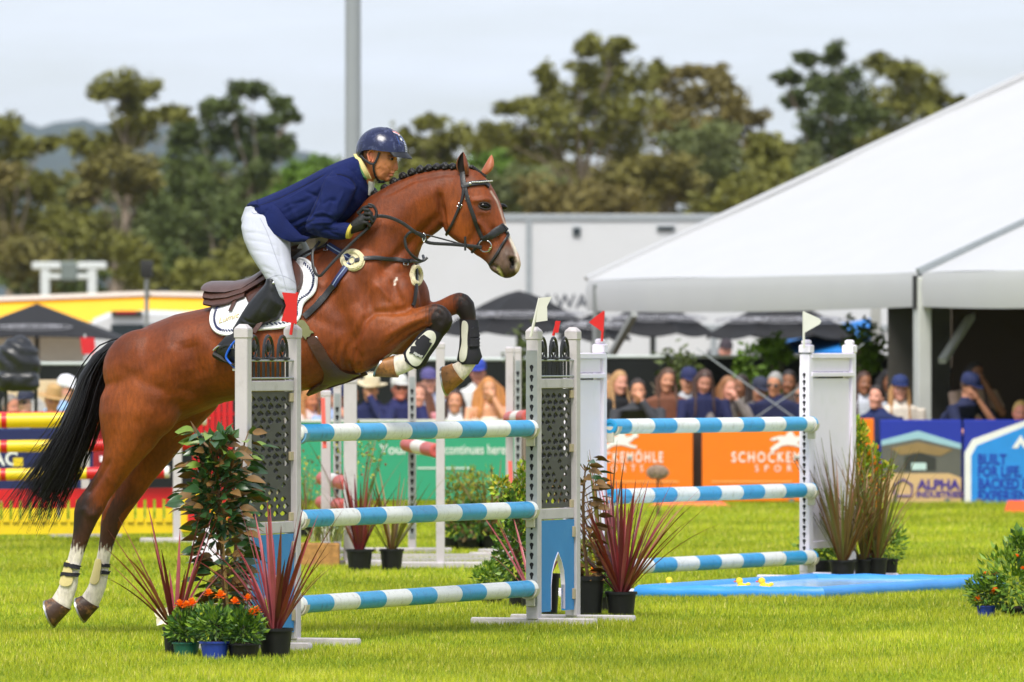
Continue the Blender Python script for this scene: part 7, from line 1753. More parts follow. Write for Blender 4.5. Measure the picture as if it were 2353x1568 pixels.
# reins
def rope3(name, pts, w, th, m, parent, n=40, norm=None):
    P = []
    for i in range(n + 1):
        u = i / n; a = cr([(q[0], q[1]) for q in pts], u); b = cr([(q[2], 0) for q in pts], u)[0]; P.append(hp(a[0], a[1], b))
    N = [Vector(norm or RV)] * len(P); return ribbon(P, N, w, th).build(name, m, parent)
rope3('rein', [(1107, 569, .12), (1085, 566, .12), (1040, 562, .12), (985, 558, .135), (972, 545, .15), (950, 531, .165), (925, 513, .17), (895, 500, .18), (868, 497, .19), (852, 505, .2)], .018, .005, LEA, tr)
rope3('rein', [(1107, 572, .12), (1060, 561, .11), (1000, 545, .13), (968, 538, .15)], .008, .004, LEA, tr)
for (x, y) in ((1069, 560),): 
    mb = MB(); mb.box(hp(x, y, .125), (.012, .012, .075), bev=.002); mb.build('rein_stop', LEA, tr)
rope3('rein_loop', [(846, 470, .2), (858, 474, .2), (865, 492, .2), (850, 520, .21), (815, 552, .225), (775, 592, .25), (745, 625, .27), (736, 634, .27), (726, 630, .265), (719, 610, .25), (718, 582, .22), (725, 568, .2), (735, 555, .18)], .014, .005, LEA, tr, 60)
rope3('martingale_strap', [(930, 548, .165), (945, 533, .165), (972, 540, .15), (978, 552, .14)], .014, .005, LEA, tr, 20)
rope3('martingale_strap', [(930, 548, .165), (934, 570, .165), (950, 590, .15), (970, 600, .12), (982, 592, .1)], .013, .005, LEA, tr, 20)
mb = MB(); p = hp(974, 546, .15); mb.tube([p + V(cos(a) * .008, 0, sin(a) * .022) for a in np.linspace(0, 2 * pi, 15)[:-1]], .0025, 6, closed=True); mb.build('martingale_ring', SILV, tr)

# -- leg boots
BOOTW = mat('boot_shell_white', (214, 212, 198), .45, .06, 10); BOOTK = mat('boot_neoprene', (26, 24, 34), .7, .15); BOOTC = mat('boot_shell_cream', (218, 200, 138), .5, .1, 10)
def leg_boot(label, st, shell_lat, shell, strapsets, tabs, bm, group):
    t = thing('leg_boot', hp(*st[0][0], st[0][2]), label, 'leg boot', group); HITLAT[0] = shell_lat
    cxm, cym = sum(q[0] for q in shell) / len(shell), sum(q[1] for q in shell) / len(shell)
    shell = [tuple(q) for q in smooth_pts([((x - cxm) * .95 + cxm, (y - cym) * .97 + cym) for x, y in shell + shell[:1]], 40)][:-1]
    mb = MB(); loft_px(mb, st, 18); mb.build('lining', BOOTK if bm is BOOTW else BOOTC, t) if bm is BOOTW else None
    B = BVHTree.FromPolygons([tuple(v) for v in mb.v], mb.f) if bm is BOOTW else None
    patch('shell', shell, bm, t, .001 if B else .006, .007, 4, B=B)
    B2 = B
    for s in strapsets:
        patch('strap', s, BOOTK, t, .010 if B else .014, .004, 4, B=B2, bsm=0)
    for s in tabs:
        patch('tab', s, mat('boot_tab', (172, 172, 170), .5, .1), t, .016, .002, 3, B=B2, bsm=0)
    HITLAT[0] = .05; return t
leg_boot('white and navy tendon boot on the near foreleg', [((1022, 768), (982, 752), .16, .042), ((1006, 795), (962, 768), .16, .042), ((988, 820), (942, 793), .16, .042), ((978, 840), (927, 810), .16, .046), ((960, 850), (928, 824), .16, .044)], .2,
         [(986, 757), (998, 760), (1004, 770), (1001, 785), (985, 808), (972, 828), (962, 842), (948, 843), (938, 832), (931, 815), (945, 795), (965, 775)],
         [[(976, 770), (991, 780), (988, 786), (993, 788), (978, 813), (970, 824), (942, 812), (948, 797), (958, 796), (956, 790), (962, 780)]], [[(954, 809), (972, 817), (969, 823), (951, 815)]], BOOTW, 'boots on the forelegs')
leg_boot('white and navy tendon boot on the far foreleg', [((1098, 736), (1056, 734), -.12, .042), ((1101, 770), (1057, 770), -.12, .038), ((1102, 800), (1055, 800), -.12, .04), ((1108, 820), (1050, 826), -.12, .046), ((1098, 838), (1056, 838), -.12, .04)], -.1,
         [(1064, 734), (1073, 738), (1077, 750), (1076, 790), (1075, 815), (1070, 830), (1062, 834), (1056, 826), (1057, 808), (1062, 785), (1061, 750)],
         [[(1079, 753), (1097, 753), (1099, 774), (1079, 775)], [(1078, 777), (1099, 776), (1100, 796), (1078, 797)]], [], BOOTW, 'boots on the forelegs')
leg_boot('cream fetlock boot with black straps on the near hind leg', [((143, 1300), (184, 1302), .15, .034), ((135, 1345), (180, 1345), .15, .038)], .18, [(152, 1285), (160, 1292), (168, 1310), (169, 1330), (164, 1345), (150, 1349), (138, 1344), (135, 1328), (141, 1305)],
         [[(143, 1291), (160, 1294), (185, 1300), (185, 1309), (160, 1305), (142, 1301)], [(134, 1314), (155, 1316), (181, 1317), (181, 1325), (155, 1325), (134, 1323)]], [], BOOTC, 'boots on the hind legs')
leg_boot('cream fetlock boot with black straps on the far hind leg', [((210, 1300), (250, 1302), -.15, .034), ((202, 1345), (244, 1345), -.15, .038)], -.18, [(221, 1282), (232, 1284), (235, 1300), (232, 1320), (228, 1338), (218, 1345), (206, 1340), (203, 1325), (211, 1302)],
         [[(234, 1295), (250, 1296), (250, 1304), (234, 1303)], [(232, 1311), (249, 1312), (249, 1320), (231, 1320)]], [], BOOTC, 'boots on the hind legs')
# ================================================================== RIDER
JAC = mat('navy_jacket', (17, 29, 80), .8, .14, 14, .35, 180, spec=.2); BRE = mat('white_breeches', (184, 187, 200), .75, .04, 8, .2, 160, spec=.2)
SKIN = mat('skin_tan', (188, 122, 86), .5, .12, 26, .1, 120, attr='coat'); GLV = mat('black_glove', (26, 26, 28), .65, .2, 40, .3, 90); BOT = mat('black_riding_boot', (22, 22, 24), .36, .15, 14, .12, 60, spec=.5)
HLM = mat('helmet_navy_gloss', (18, 26, 66), .22, .25, 14, .2, 22, spec=.6, dirt_or_shine=(120, 128, 168), dscale=34, dirt_or_shine_amt=.5); HLK = mat('helmet_black', (24, 26, 34), .5, .1)  # helmet's pale mottle is cloud reflection painted into the colour
rider = thing('person', hp(600, 600, 0), 'rider in navy jacket, white breeches and blue helmet crouched over the horse\'s neck', 'person')
def disp_mesh(me, creases, side=1):
    n = len(me.vertices); P = np.empty(n * 3); me.vertices.foreach_get('co', P); P = P.reshape(-1, 3); N = np.empty(n * 3); me.vertex_normals.foreach_get('vector', N); N = N.reshape(-1, 3)
    px = to_px(P); f = np.clip((N @ RVn) * 2, 0, 1); D = np.zeros(n)
    for (pts, w, dep) in creases:
        d, u = dist_poly(pts, px); D += dep * np.exp(-(d / w) ** 2) * np.clip(np.minimum(u, 1 - u) * 6 + .15, 0, 1) * f
    P += N * D[:, None]; me.vertices.foreach_set('co', P.reshape(-1)); me.update(); return P, px, N
# body: head, neck, trunk and limbs as one skin; clothes sit over it
mb = MB()
HEADR = [((836, 325), (905, 328), 0, .06), ((829, 345), (911, 350), 0, .071, 2.2), ((831, 358), (912, 365), 0, .073, 2.3), ((836, 370), (909, 377), 0, .071, 2.3), ((842, 382), (906, 388), 0, .067, 2.3), ((848, 392), (902, 398), 0, .06, 2.3), ((855, 402), (896, 408), 0, .05), ((864, 411), (891, 416), 0, .034)]
loft_px(mb, HEADR, 20); loft_px(mb, [((826, 350), (872, 372), 0, .05), ((826, 372), (866, 396), 0, .056), ((824, 395), (858, 416), 0, .06), ((815, 410), (850, 432), 0, .075)], 16)
loft_px(mb, [((905, 364), (912, 366), 0, .008), ((905, 373), (914, 375), 0, .011), ((903, 382), (915.5, 386), 0, .015), ((901, 388), (914, 391), 0, .016), ((900, 392), (908, 394), 0, .011)], 12)
mb.ell(hp(889, 411, 0), (.02, .03, .018)); mb.ell(hp(902, 397.5, 0), (.012, .026, .007)); mb.ell(hp(900, 403.5, 0), (.012, .024, .007))
mb.ell(hp(888, 381, .036), (.026, .022, .018)); mb.ell(hp(888, 381, -.036), (.026, .022, .018)); mb.ell(hp(906, 361, .022), (.016, .026, .008)); mb.ell(hp(906, 361, -.022), (.016, .026, .008))
loft_px(mb, [((820, 385), (850, 425), 0, .1), ((760, 405), (815, 490), 0, .15), ((680, 440), (740, 530), 0, .14), ((600, 480), (660, 560), 0, .14)], 14)
loft_px(mb, [((585, 500), (645, 520), .1, .09), ((595, 580), (655, 590), .18, .07), ((625, 650), (665, 660), .25, .05), ((570, 720), (600, 740), .28, .04), ((520, 785), (545, 800), .31, .03)], 12, True)
loft_px(mb, [((765, 415), (805, 430), .18, .045), ((725, 500), (758, 510), .24, .04), ((745, 520), (750, 540), .25, .035), ((790, 514), (794, 540), .228, .026)], 12, True)
me = vox(mb, .0045, 3)
hcre = [([(896, 362), (901, 366), (905, 364)], 3.2, -.006), ([(884, 376), (896, 392), (894, 402)], 3, -.003), ([(893, 401), (902, 401)], 1.6, -.004), ([(870, 385), (880, 398)], 7, -.004), ([(862, 372), (866, 395), (880, 414)], 6, .003)]
P, px, N = disp_mesh(me, hcre)
sk = np.array(lin((196, 124, 84))); skd = np.array(lin((150, 88, 60))); lipc = np.array(lin((168, 92, 74))); Cc = np.tile(sk, (len(P), 1))
d, _ = dist_poly([(884, 392), (880, 410), (892, 414)], px); Cc = Cc + (skd - Cc) * (.45 * np.exp(-(d / 9) ** 2))[:, None]
d, _ = dist_poly([(894, 401), (904, 400)], px); Cc = Cc + (lipc - Cc) * (.8 * np.exp(-(d / 3) ** 2))[:, None]
d, _ = dist_poly([(893, 358), (908, 359)], px); Cc = Cc + (np.array(lin((60, 40, 28))) - Cc) * (.75 * np.exp(-(d / 2.2) ** 2))[:, None]
d, _ = dist_poly([(845, 350), (842, 365), (838, 378)], px); Cc = Cc + (np.array(lin((52, 38, 28))) - Cc) * (.8 * np.exp(-(d / 9) ** 2))[:, None]
d, _ = dist_poly([(908, 384), (914, 388)], px); Cc = Cc + (np.array(lin((204, 112, 84))) - Cc) * (.6 * np.exp(-(d / 5) ** 2))[:, None]
c4 = np.ones((len(P), 4)); c4[:, :3] = Cc; at = me.color_attributes.new('coat', 'FLOAT_COLOR', 'POINT'); at.data.foreach_set('color', c4.reshape(-1))
body_r = obj_from('body', me, SKIN, rider)
for s in (1, -1):
    lat = .056 if s > 0 else -.056
    mb = MB(); c = hp(899 - (1 - s) * -2, 366, lat * .9); mb.ell(c, (.0105, .0105, .0055), nu=12, nv=8); e = mb.build('eye', mat('eye_white', (128, 106, 94), .2, .03, spec=.6), rider)
    mb = MB(); mb.ell(c + FV * .007 + RV * s * .005, (.007, .007, .0072), nu=10, nv=7); mb.build('iris', EYE, e)
    mb = MB(); mb.tube([hp(891, 365, lat + .004 * s), hp(896, 361.5, lat + .004 * s), hp(902, 361.5, lat * .98), hp(906, 364, lat * .8)], .0028, 6); mb.build('eyelid', mat('lid_skin', (150, 92, 64), .5, .1), e)
    # ear
    mb = MB(); c = hp(853, 359, lat * 1.32); pts = [c + FV * (.019 * cos(a) * (1 if sin(a) > 0 else .75)) + V(0, 0, .031 * sin(a)) + RV * s * (.006 * -cos(a)) for a in np.linspace(-1.3, 4.2, 13)]
    mb.tube(pts, [.004] + [.0055] * 11 + [.0065], 7); mb.ell(c + RV * -s * .004, (.014, .006, .024)); mb.ell(c + V(0, 0, -.028) + FV * .008, (.006, .005, .008)); mb.build('ear', mat('ear_skin', (206, 122, 92), .5, .12), rider)
# short dark hair at the nape
mb = MB(); loft_px(mb, [((826, 345), (850, 345), 0, .07), ((829, 362), (846, 362), 0, .068), ((830, 374), (842, 376), 0, .06)], 14); mb.build('hair', mat('dark_short_hair', (48, 36, 28), .7, .3, 60), rider)

# jacket
mb = MB()
loft_px(mb, [((580, 467), (672, 552), 0, .165), ((598, 458), (690, 552), 0, .185, 2.2), ((620, 449), (712, 549), 0, .185, 2.2), ((655, 434), (748, 545), 0, .185, 2.2), ((700, 412), (778, 530), 0, .195, 2.2), ((745, 388), (815, 505), 0, .205, 2.2), ((785, 370), (840, 472), 0, .2, 2.2), ((812, 360), (850, 444), 0, .155), ((828, 358), (851, 424), 0, .1), ((836, 360), (850, 414), 0, .078)], 24)
ARM = [((768, 392), (818, 430), .15, .085), ((749, 408), (816, 436), .19, .082), ((735, 440), (805, 462), .22, .074), ((718, 478), (788, 492), .245, .066), ((704, 508), (772, 508), .255, .06), ((701, 522), (768, 512), .255, .058), ((708, 535), (766, 514), .255, .056), ((724, 542), (768, 514), .25, .053), ((745, 548), (774, 512), .24, .048), ((775, 552), (792, 511), .23, .045), ((793, 551), (805, 513), .225, .043), ((798, 548), (809, 515), .225, .041)]
loft_px(mb, ARM, 20, True)
me = vox(mb, .0065, 5)
cre = [([(600, 478), (650, 452), (700, 425), (735, 408)], 7, -.003), ([(640, 500), (690, 470), (740, 440)], 8, -.004), ([(655, 520), (700, 500), (718, 490)], 7, -.006), ([(720, 500), (745, 498), (768, 505)], 5, -.006), ([(712, 515), (740, 512), (765, 512)], 4, .005), ([(735, 430), (728, 470), (712, 500)], 5, -.006), ([(750, 405), (780, 400), (808, 412), (818, 428)], 4, -.004), ([(770, 450), (760, 480), (748, 500)], 8, -.004), ([(790, 440), (775, 470), (772, 500)], 6, .004), ([(615, 480), (600, 500)], 6, -.004), ([(690, 545), (720, 530), (735, 545)], 6, -.005), ([(740, 520), (760, 535), (785, 545)], 5, -.004), ([(755, 395), (700, 430), (640, 465)], 3, -.002), ([(660, 460), (680, 500), (690, 540)], 9, .004)]
cre += [([(648, 480), (668, 470), (700, 462)], 5, -.004), ([(665, 535), (690, 520), (712, 512)], 5, -.005), ([(700, 440), (725, 450), (735, 470)], 6, -.005), ([(740, 470), (756, 460), (775, 462)], 5, -.004), ([(715, 495), (740, 488), (762, 495)], 4, .004), ([(790, 380), (815, 395), (830, 420)], 5, -.004), ([(820, 430), (812, 460), (795, 490)], 6, -.005), ([(600, 470), (640, 455), (690, 430), (750, 398)], 2, -.0025), ([(735, 532), (752, 528), (778, 530)], 4, -.004)]
disp_mesh(me, [(a, b * .7, c * 1.6) for a, b, c in cre]); jk = obj_from('jacket', me, JAC, rider)
JB = BVHTree.FromPolygons([tuple(v.co + ORG[jk.name]) for v in me.vertices], [tuple(p.vertices) for p in me.polygons])
# jacket skirts (vent at the back)
mb = MB()
def sheet(grid, mb, th=.006):
    nr, nc = len(grid), len(grid[0]); vs = []
    for k in (0, 1):
        for r_ in grid:
            for q in r_: vs.append(Vector(q) - RV * th * k)
    fs = []
    for i in range(nr - 1):
        for j in range(nc - 1):
            a, b, c_, d_ = i * nc + j, i * nc + j + 1, (i + 1) * nc + j + 1, (i + 1) * nc + j; o = nr * nc
            fs += [(a, b, c_, d_), (o + d_, o + c_, o + b, o + a)]
    for i in range(nr - 1): fs += [(i * nc, (i + 1) * nc, nr * nc + (i + 1) * nc, nr * nc + i * nc), ((i + 1) * nc - 1, nr * nc + (i + 1) * nc - 1, nr * nc + (i + 2) * nc - 1, (i + 2) * nc - 1)]
    for j in range(nc - 1): fs += [(j, nr * nc + j, nr * nc + j + 1, j + 1), ((nr - 1) * nc + j, (nr - 1) * nc + j + 1, nr * nc + (nr - 1) * nc + j + 1, nr * nc + (nr - 1) * nc + j)]
    mb.add(vs, fs)
top = [(622, 466, .15), (640, 480, .195), (655, 500, .2), (672, 520, .2), (692, 540, .195), (712, 545, .18)]; bot = [(596, 511, .17), (612, 525, .2), (630, 538, .212), (648, 549, .215), (668, 557, .21), (700, 556, .19)]
sheet([[hp(a[0] + (b[0] - a[0]) * u, a[1] + (b[1] - a[1]) * u, a[2] + (b[2] - a[2]) * u + .008 * sin(u * 3)) for a, b in zip(top, bot)] for u in np.linspace(0, 1, 6)], mb)
mb.build('jacket_skirt', JAC, jk, auto=80)
mb = MB(); rs = [ring((579, 465), (600, 482), 0, .12, 14), ring((574, 472), (588, 486), 0, .115, 14), ring((578, 477), (584, 482), 0, .1, 14)]
loft_px(mb, [((600, 458), (632, 492), 0, .16), ((584, 463), (608, 484), 0, .135), ((578, 468), (592, 482), 0, .115), ((577, 473), (584, 480), 0, .09)], 14); mb.build('jacket_tail', JAC, jk)
SEAM = mat('navy_seam', (9, 15, 46), .9, .1)
for sp in ([(592, 474), (640, 457), (690, 432), (745, 402)], [(752, 404), (780, 401), (806, 411), (817, 430), (812, 452)], [(735, 445), (722, 480), (708, 508)], [(690, 520), (714, 508), (724, 500)]):
    strap('seam', smooth_pts(sp, 22), .004, .0012, SEAM, jk, B=JB, lift=.0006, step=5)
# gold collar with green piping, stock and lapel
COLL = mat('gold_collar', (214, 196, 132), .7, .06); GPIP = mat('green_piping', (92, 138, 92), .7, .05)
for nm, m, off in (('collar', COLL, 0), ('piping', GPIP, 1)):
    mb = MB(); rs = []
    for (P_, Q_, lat, w) in [((815, 352), (820, 357), 0, .0)]: pass
    st = [(818, 354, .03), (823, 364, .06), (829, 376, .078), (836, 390, .084), (843, 404, .078), (846, 411, .06)] if not off else [(814, 356, .035), (819, 367, .066), (825, 380, .084), (831, 394, .09), (838, 408, .084), (841, 413, .066)]
    for (x, y, lat) in st:
        a = hp(x, y, lat); t_ = V(.02 if not off else .006, 0, -.008)
        rs.append([a - FV * (.014 if not off else .004) + RV * .004, a + FV * (.016 if not off else .005) + RV * .006, a + FV * (.016 if not off else .005) - RV * .012, a - FV * (.014 if not off else .004) - RV * .012])
    mb.loft(rs); mb.loft([[mirror(p) for p in reversed(r_)] for r_ in rs]); 
    mb.build(nm, m, jk)
mb = MB(); loft_px(mb, [((843, 412), (860, 420), 0, .04), ((846, 428), (858, 436), 0, .035), ((842, 446), (852, 450), 0, .02)], 12); mb.build('stock', mat('white_stock', (226, 226, 222), .7, .05), rider)
for k in range(3):
    p, n = hit(800 + k * 1, 540 - k * 6, JB)
mb = MB(); loft_px(mb, [((804, 514), (812, 517), .222, .036), ((800, 540), (808, 545), .222, .036)], 12); 
mbc = MB(); loft_px(mbc, [((796, 549), (808, 513), .225, .0425), ((803, 549), (814, 517), .225, .0415)], 16); mbc.loft([[mirror(p) for p in reversed(mbc.v[i * 16:i * 16 + 16])] for i in range(2)]); mbc.build('cuff', mat('cuff_yellow', (196, 176, 70), .7, .08), rider)

# breeches
mb = MB()
loft_px(mb, [((566, 482), (650, 470), .0, .1), ((563, 496), (655, 500), .06, .125, 2.2), ((557, 522), (662, 540), .11, .125, 2.2), ((563, 552), (665, 565), .15, .118, 2.2), ((575, 582), (667, 592), .19, .105), ((590, 607), (671, 615), .222, .092), ((604, 628), (677, 640), .245, .08), ((614, 645), (682, 662), .258, .068), ((622, 660), (680, 680), .265, .058), ((632, 676), (668, 696), .268, .045)], 22, True)
loft_px(mb, [((568, 476), (630, 470), 0, .13), ((558, 505), (640, 510), 0, .155), ((572, 550), (630, 560), 0, .12)], 18)
me = vox(mb, .0075, 5)
cre = [([(562, 535), (590, 535), (625, 545)], 4, -.004), ([(566, 552), (600, 556), (640, 566)], 4, -.0035), ([(575, 575), (610, 580), (650, 590)], 4, -.003), ([(585, 510), (595, 530)], 5, -.003), ([(600, 610), (625, 622), (640, 640)], 5, -.004), ([(608, 628), (630, 634), (650, 650)], 4, -.004), ([(650, 600), (660, 630), (668, 660)], 8, .003), ([(640, 560), (645, 600), (655, 640)], 5, -.002), ([(640, 662), (665, 668), (680, 668)], 3, -.003)]
disp_mesh(me, [(a, b * .75, c * 1.0) for a, b, c in cre]); br = obj_from('breeches', me, BRE, rider)
BB = BVHTree.FromPolygons([tuple(v.co + ORG[br.name]) for v in me.vertices], [tuple(p.vertices) for p in me.polygons])
for sp in ([(592, 492), (612, 530), (630, 580), (648, 630), (658, 668)], [(618, 640), (640, 632), (664, 640), (680, 652)]):
    strap('seam', smooth_pts(sp, 22), .004, .001, mat('breeches_seam', (160, 163, 176), .9, .05), br, B=BB, lift=.0006, step=5)
patch('pocket_flap', [(577, 478), (590, 482), (596, 488), (586, 496), (579, 490)], BRE, br, .001, .003, 4, B=BB)
p, n = hit(589, 487, BB); mb = MB(); mb.ell(p + n * .005, (.004, .003, .004)); mb.build('button', SILV, br)

# boots
for s, lab in ((1, 'near'), (-1, 'far')):
    mb = MB()
    st = [((614, 640), (642, 642), .27, .06), ((611, 652), (648, 668), .275, .066), ((594, 670), (657, 702), .283, .066), ((572, 695), (640, 735), .29, .062), ((556, 720), (606, 748), .295, .054), ((543, 742), (580, 765), .30, .045), ((533, 758), (566, 778), .305, .042)]
    if s < 0: st = [(a, b, -l, w) for a, b, l, w in st]
    loft_px(mb, st, 18)
    ft = [((507, 787), (496, 806), .30, .03), ((520, 772), (497, 818), .305, .036), ((540, 764), (510, 828), .315, .038), ((556, 772), (532, 834), .33, .041), ((564, 792), (550, 840), .35, .046), ((570, 812), (562, 845), .365, .045), ((577, 828), (574, 846), .38, .03)]
    if s < 0: ft = [(a, b, -l, w) for a, b, l, w in ft]
    loft_px(mb, ft, 18)
    me = vox(mb, .0065, 4)
    if s > 0: disp_mesh(me, [([(548, 738), (560, 748), (580, 752)], 3, -.005), ([(552, 728), (568, 740), (588, 744)], 3, -.005), ([(540, 752), (556, 760), (566, 765)], 3, -.005), ([(535, 765), (550, 772)], 3, .004), ([(612, 690), (600, 715), (585, 740)], 6, -.003), ([(622, 665), (640, 690), (650, 705)], 5, -.004)])
    bt = obj_from('boot', me, BOT, rider)
    if s > 0:
        BTB = BVHTree.FromPolygons([tuple(v.co + ORG[bt.name]) for v in me.vertices], [tuple(p.vertices) for p in me.polygons])
        p, n = hit(628, 651, BTB); mb = MB(); mb.ell(p + n * .002, (.008, .004, .008)); mb.build('stud', SILV, bt)
        strap('spur_strap', [(505, 800), (520, 793), (535, 796), (548, 806)], .014, .004, LEA, bt, B=BTB, lift=.003)
        mb = MB(); mb.tube([hp(503, 795, .345), hp(496, 800, .34), hp(490, 806, .33)], .005, 6); mb.build('spur', SILV, bt)
        buckle(535, 797, bt, .009, B=BTB)
    mb = MB(); sl = ft[1:]; lat = .305 * s
    loft_px(mb, [((495, 806), (491, 822), lat, .034), ((512, 814), (508, 832), lat * 1.02, .037), ((520, 826), (518, 833), lat * 1.05, .038), ((548, 838), (545, 846), lat * 1.14, .046), ((575, 844), (573, 850), lat * 1.24, .034)], 12); mb.build('sole', mat('boot_sole', (30, 28, 28), .7, .15), bt)
# stirrup irons
STB = mat('stirrup_blue', (24, 92, 200), .35, .05)
for s in (1, -1):
    t = thing('stirrup', hp(545, 800, .33 * s), 'blue stirrup on the rider\'s %s foot' % ('near' if s > 0 else 'far'), 'stirrup', 'stirrups')
    lat = .36 * s
    mb = MB(); pts = [(560, 775), (540, 785), (527, 802), (520, 818), (523, 828), (540, 845), (556, 853), (568, 850)]
    mb.tube([hp(x, y, lat + .01 * s) for x, y in smooth_pts(pts, 24)], .0095, 8, flat=.7)
    mb.tube([hp(x + 6, y - 1, lat - .09 * s) for x, y in smooth_pts(pts, 24)], .008, 8, flat=.7); mb.build('iron', STB, t)
    mb = MB(); mb.beam(hp(545, 850, lat + .01 * s), hp(549, 849, lat - .1 * s), .05, .012); mb.build('tread', SILV, t, smooth=False)

# hands in black gloves holding the reins
def glove(s):
    mb = MB(); L = lambda v: v * s
    loft_px(mb, [((806, 512), (804, 540), L(.222), .026), ((816, 503), (812, 537), L(.218), .034), ((830, 492), (826, 533), L(.212), .038), ((844, 486), (838, 528), L(.21), .034), ((848, 492), (843, 520), L(.208), .02)], 14)
    for k, (x, y, ln) in enumerate(((846, 487, 1.), (849, 496, 1.05), (848, 506, 1.), (843, 516, .9))):     # four fingers curling round the rein
        a = [hp(x - 12, y - 6 + k, L(.235)), hp(x + 1, y - 4, L(.245)), hp(x + 8 * ln, y + 4, L(.232)), hp(x + 4, y + 9, L(.205)), hp(x - 6, y + 7, L(.195))]
        mb.tube(a, [.0098, .0102, .0098, .009, .007], 8)
    mb.tube([hp(822, 492, L(.2)), hp(836, 478, L(.205)), hp(848, 474, L(.21)), hp(856, 477, L(.208))], [.012, .011, .0095, .007], 8)   # thumb on top
    me = vox(mb, .0035, 2); return obj_from('glove', me, GLV, rider)
glove(1); glove(-1)

# helmet
hc = hp(876, 347, 0); Rp = Matrix.Rotation(0, 3, 'X')
def hel(phi, th, k=1.): # phi 0 = front
    fwd = .136 if cos(phi) > 0 else .134; y = sin(phi) * cos(th) * .108; x = cos(phi) * cos(th) * fwd; z = sin(th) * .128
    ex = 1 + .03 * cos(2 * phi)
    return hc + (FV * x * ex + RV * y) * k + V(0, 0, z * k - .045 * x * (1 if x > 0 else .2))
def th0(phi):
    a = abs((phi + pi) % (2 * pi) - pi)
    z = np.interp(a, [0, .6, 1.0, 1.35, 1.75, 2.2, 2.6, pi], [-.03, -.035, -.045, -.02, .03, .0, -.30, -.40])
    return z
hm = thing_part('helmet', rider)
mb = MB(); nphi, nth = 56, 16; rings = []
for j in range(nth + 1):
    rings.append([hel(2 * pi * i / nphi, th0(2 * pi * i / nphi) + (pi / 2 - .03 - th0(2 * pi * i / nphi)) * (j / nth)) for i in range(nphi)])
inner = [[hc + (Vector(p) - hc) * .93 for p in rings[0]]]
mb.loft([[hc + (Vector(p) - hc) * .9 for p in r_] for r_ in reversed(rings[:6])] + rings); mb.build('shell', HLM, hm)
# raised centre panel with flag print
BLU = mat('helmet_flag_blue', (34, 90, 190), .2, .05, coat=.6); WHT = mat('print_white', (236, 236, 238), .3, .02); REDF = mat('print_red', (206, 60, 62), .3, .03)
mb = MB(); rings = []
for j in range(13):
    th = -.02 + 1.35 * j / 12; wdt = .62 - .12 * (j / 12); rings.append([hel(-wdt + 2 * wdt * i / 16, th, 1.018) for i in range(17)] + [hel(wdt - 2 * wdt * i / 16, th, .97) for i in range(17)])
mb.loft(rings); pn = mb.build('front_panel', HLM, hm)
def on_panel(pts, name, m, k=1.024):
    mb = MB(); mb.add([hel(a, b, k) for a, b in pts], [tuple(range(len(pts)))]); mb.build(name, m, hm, smooth=False)
def strip_panel(name, m, c0, c1, w, k=1.024, n=8):
    mb = MB(); vs = []
    for i in range(n + 1):
        u = i / n; a, b = c0[0] + (c1[0] - c0[0]) * u, c0[1] + (c1[1] - c0[1]) * u; d = (c1[0] - c0[0], c1[1] - c0[1]); L = math.hypot(*d); nx, ny = -d[1] / L * w, d[0] / L * w
        vs += [hel(a + nx, b + ny, k), hel(a - nx, b - ny, k)]
    mb.add(vs, [(2 * i, 2 * i + 2, 2 * i + 3, 2 * i + 1) for i in range(n)]); mb.build(name, m, hm)
strip_panel('print_field', BLU, (.3, .28), (.3, .66), .21, 1.021)
strip_panel('print_stripe', WHT, (.5, .92), (.0, .78), .07, 1.023); strip_panel('print_stripe', REDF, (.5, .93), (.0, .79), .03, 1.026)
strip_panel('print_stripe', WHT, (.1, 1.15), (.22, .7), .05, 1.024); strip_panel('print_stripe', REDF, (.1, 1.15), (.2, .74), .02, 1.027)
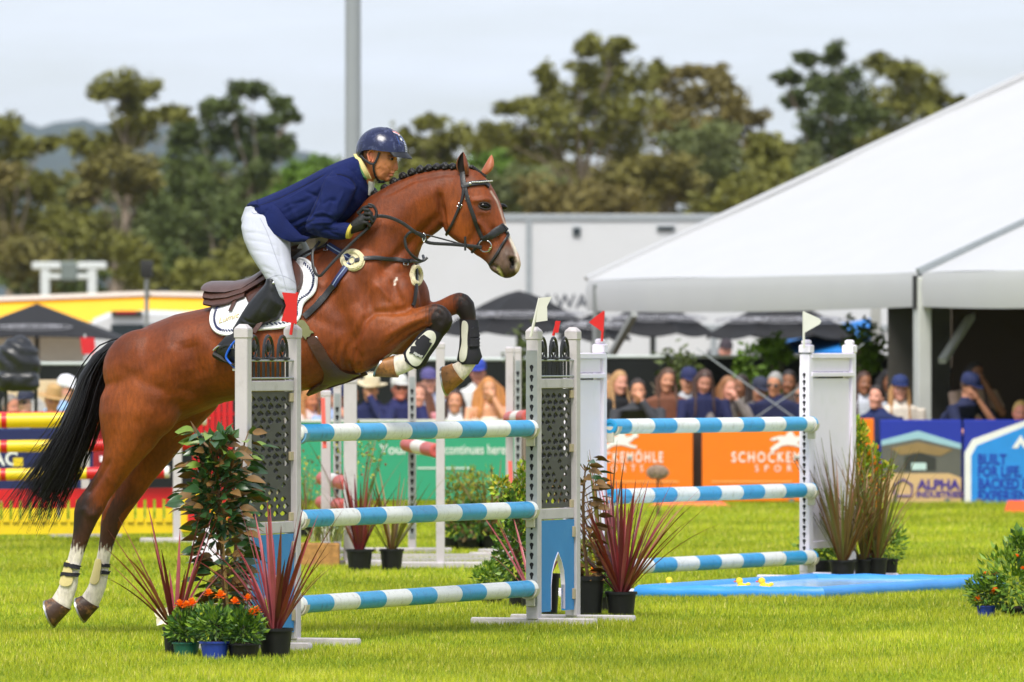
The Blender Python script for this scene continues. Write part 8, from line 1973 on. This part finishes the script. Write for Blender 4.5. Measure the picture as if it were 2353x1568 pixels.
star = [(.27 + (.1 if i % 2 == 0 else .045) * sin(pi * i / 7) * 1.0, .52 + (.1 if i % 2 == 0 else .045) * cos(pi * i / 7)) for i in range(14)]
mb = MB(); mb.add([hel(.27, .52, 1.027)] + [hel(a, b, 1.027) for a, b in star], [(0, i + 1, (i + 1) % 14 + 1) for i in range(14)]); mb.build('print_star', WHT, hm, smooth=False)
for k in range(7): strip_panel('print_lettering', WHT, (.02 + .0 * k, .02 + .07 * k), (.16, .0 + .07 * k), .012, 1.026, 3)
# peak
mb = MB(); rs = []
for i in range(19):
    a = -.95 + 1.9 * i / 18; e = cos(a) ** .7; p0 = hel(a, -.04, .96); p1 = hel(a, -.06, 1.0) + (FV * .03 * e + V(0, 0, -.03 * e)) ; up = V(0, 0, .004)
    rs.append([p0 + up * 2, p1 + up, p1 - up * .5, p0 - up])
mb.loft(rs); mb.build('peak', HLK, hm)
# harness
for s in (1, -1):
    lat = .078 * s
    mb = MB()
    def hs(pts, w=.011): 
        P_ = [hp(x, y, l * s) for x, y, l in pts]; ribbon(P_, [RV * s] * len(P_), w, .004, mb)
    hs([(828, 357, .066), (838, 368, .076), (850, 376, .08), (858, 378, .08)]); hs([(872, 350, .079), (868, 362, .08), (862, 374, .08), (858, 380, .079)]); hs([(858, 378, .08), (859, 392, .074), (862, 404, .058), (868, 414, .036), (876, 419, .01)])
    mb.build('harness', HLK, hm)
mb = MB(); mb.ell(hp(877, 419, 0), (.022, .035, .008)); mb.build('chin_cup', HLK, hm)
# ================================================================== HAZE (thin humid air over the far hills)
hz = MB(); hz.box((0, 4450, 124.5), (9000, 9300, 251)); hz_m = bpy.data.materials.new('humid_air'); hz_m.use_nodes = True
_n, _l = hz_m.node_tree.nodes, hz_m.node_tree.links; _n.remove(_n['Principled BSDF']); _v = _n.new('ShaderNodeVolumePrincipled')
_v.inputs['Color'].default_value = (.84, .92, 1, 1); _v.inputs['Density'].default_value = 5e-5; _v.inputs['Anisotropy'].default_value = .2
_l.new(_v.outputs['Volume'], _n['Material Output'].inputs['Volume'])
tag(hz.build('haze', hz_m, smooth=False), kind='stuff')
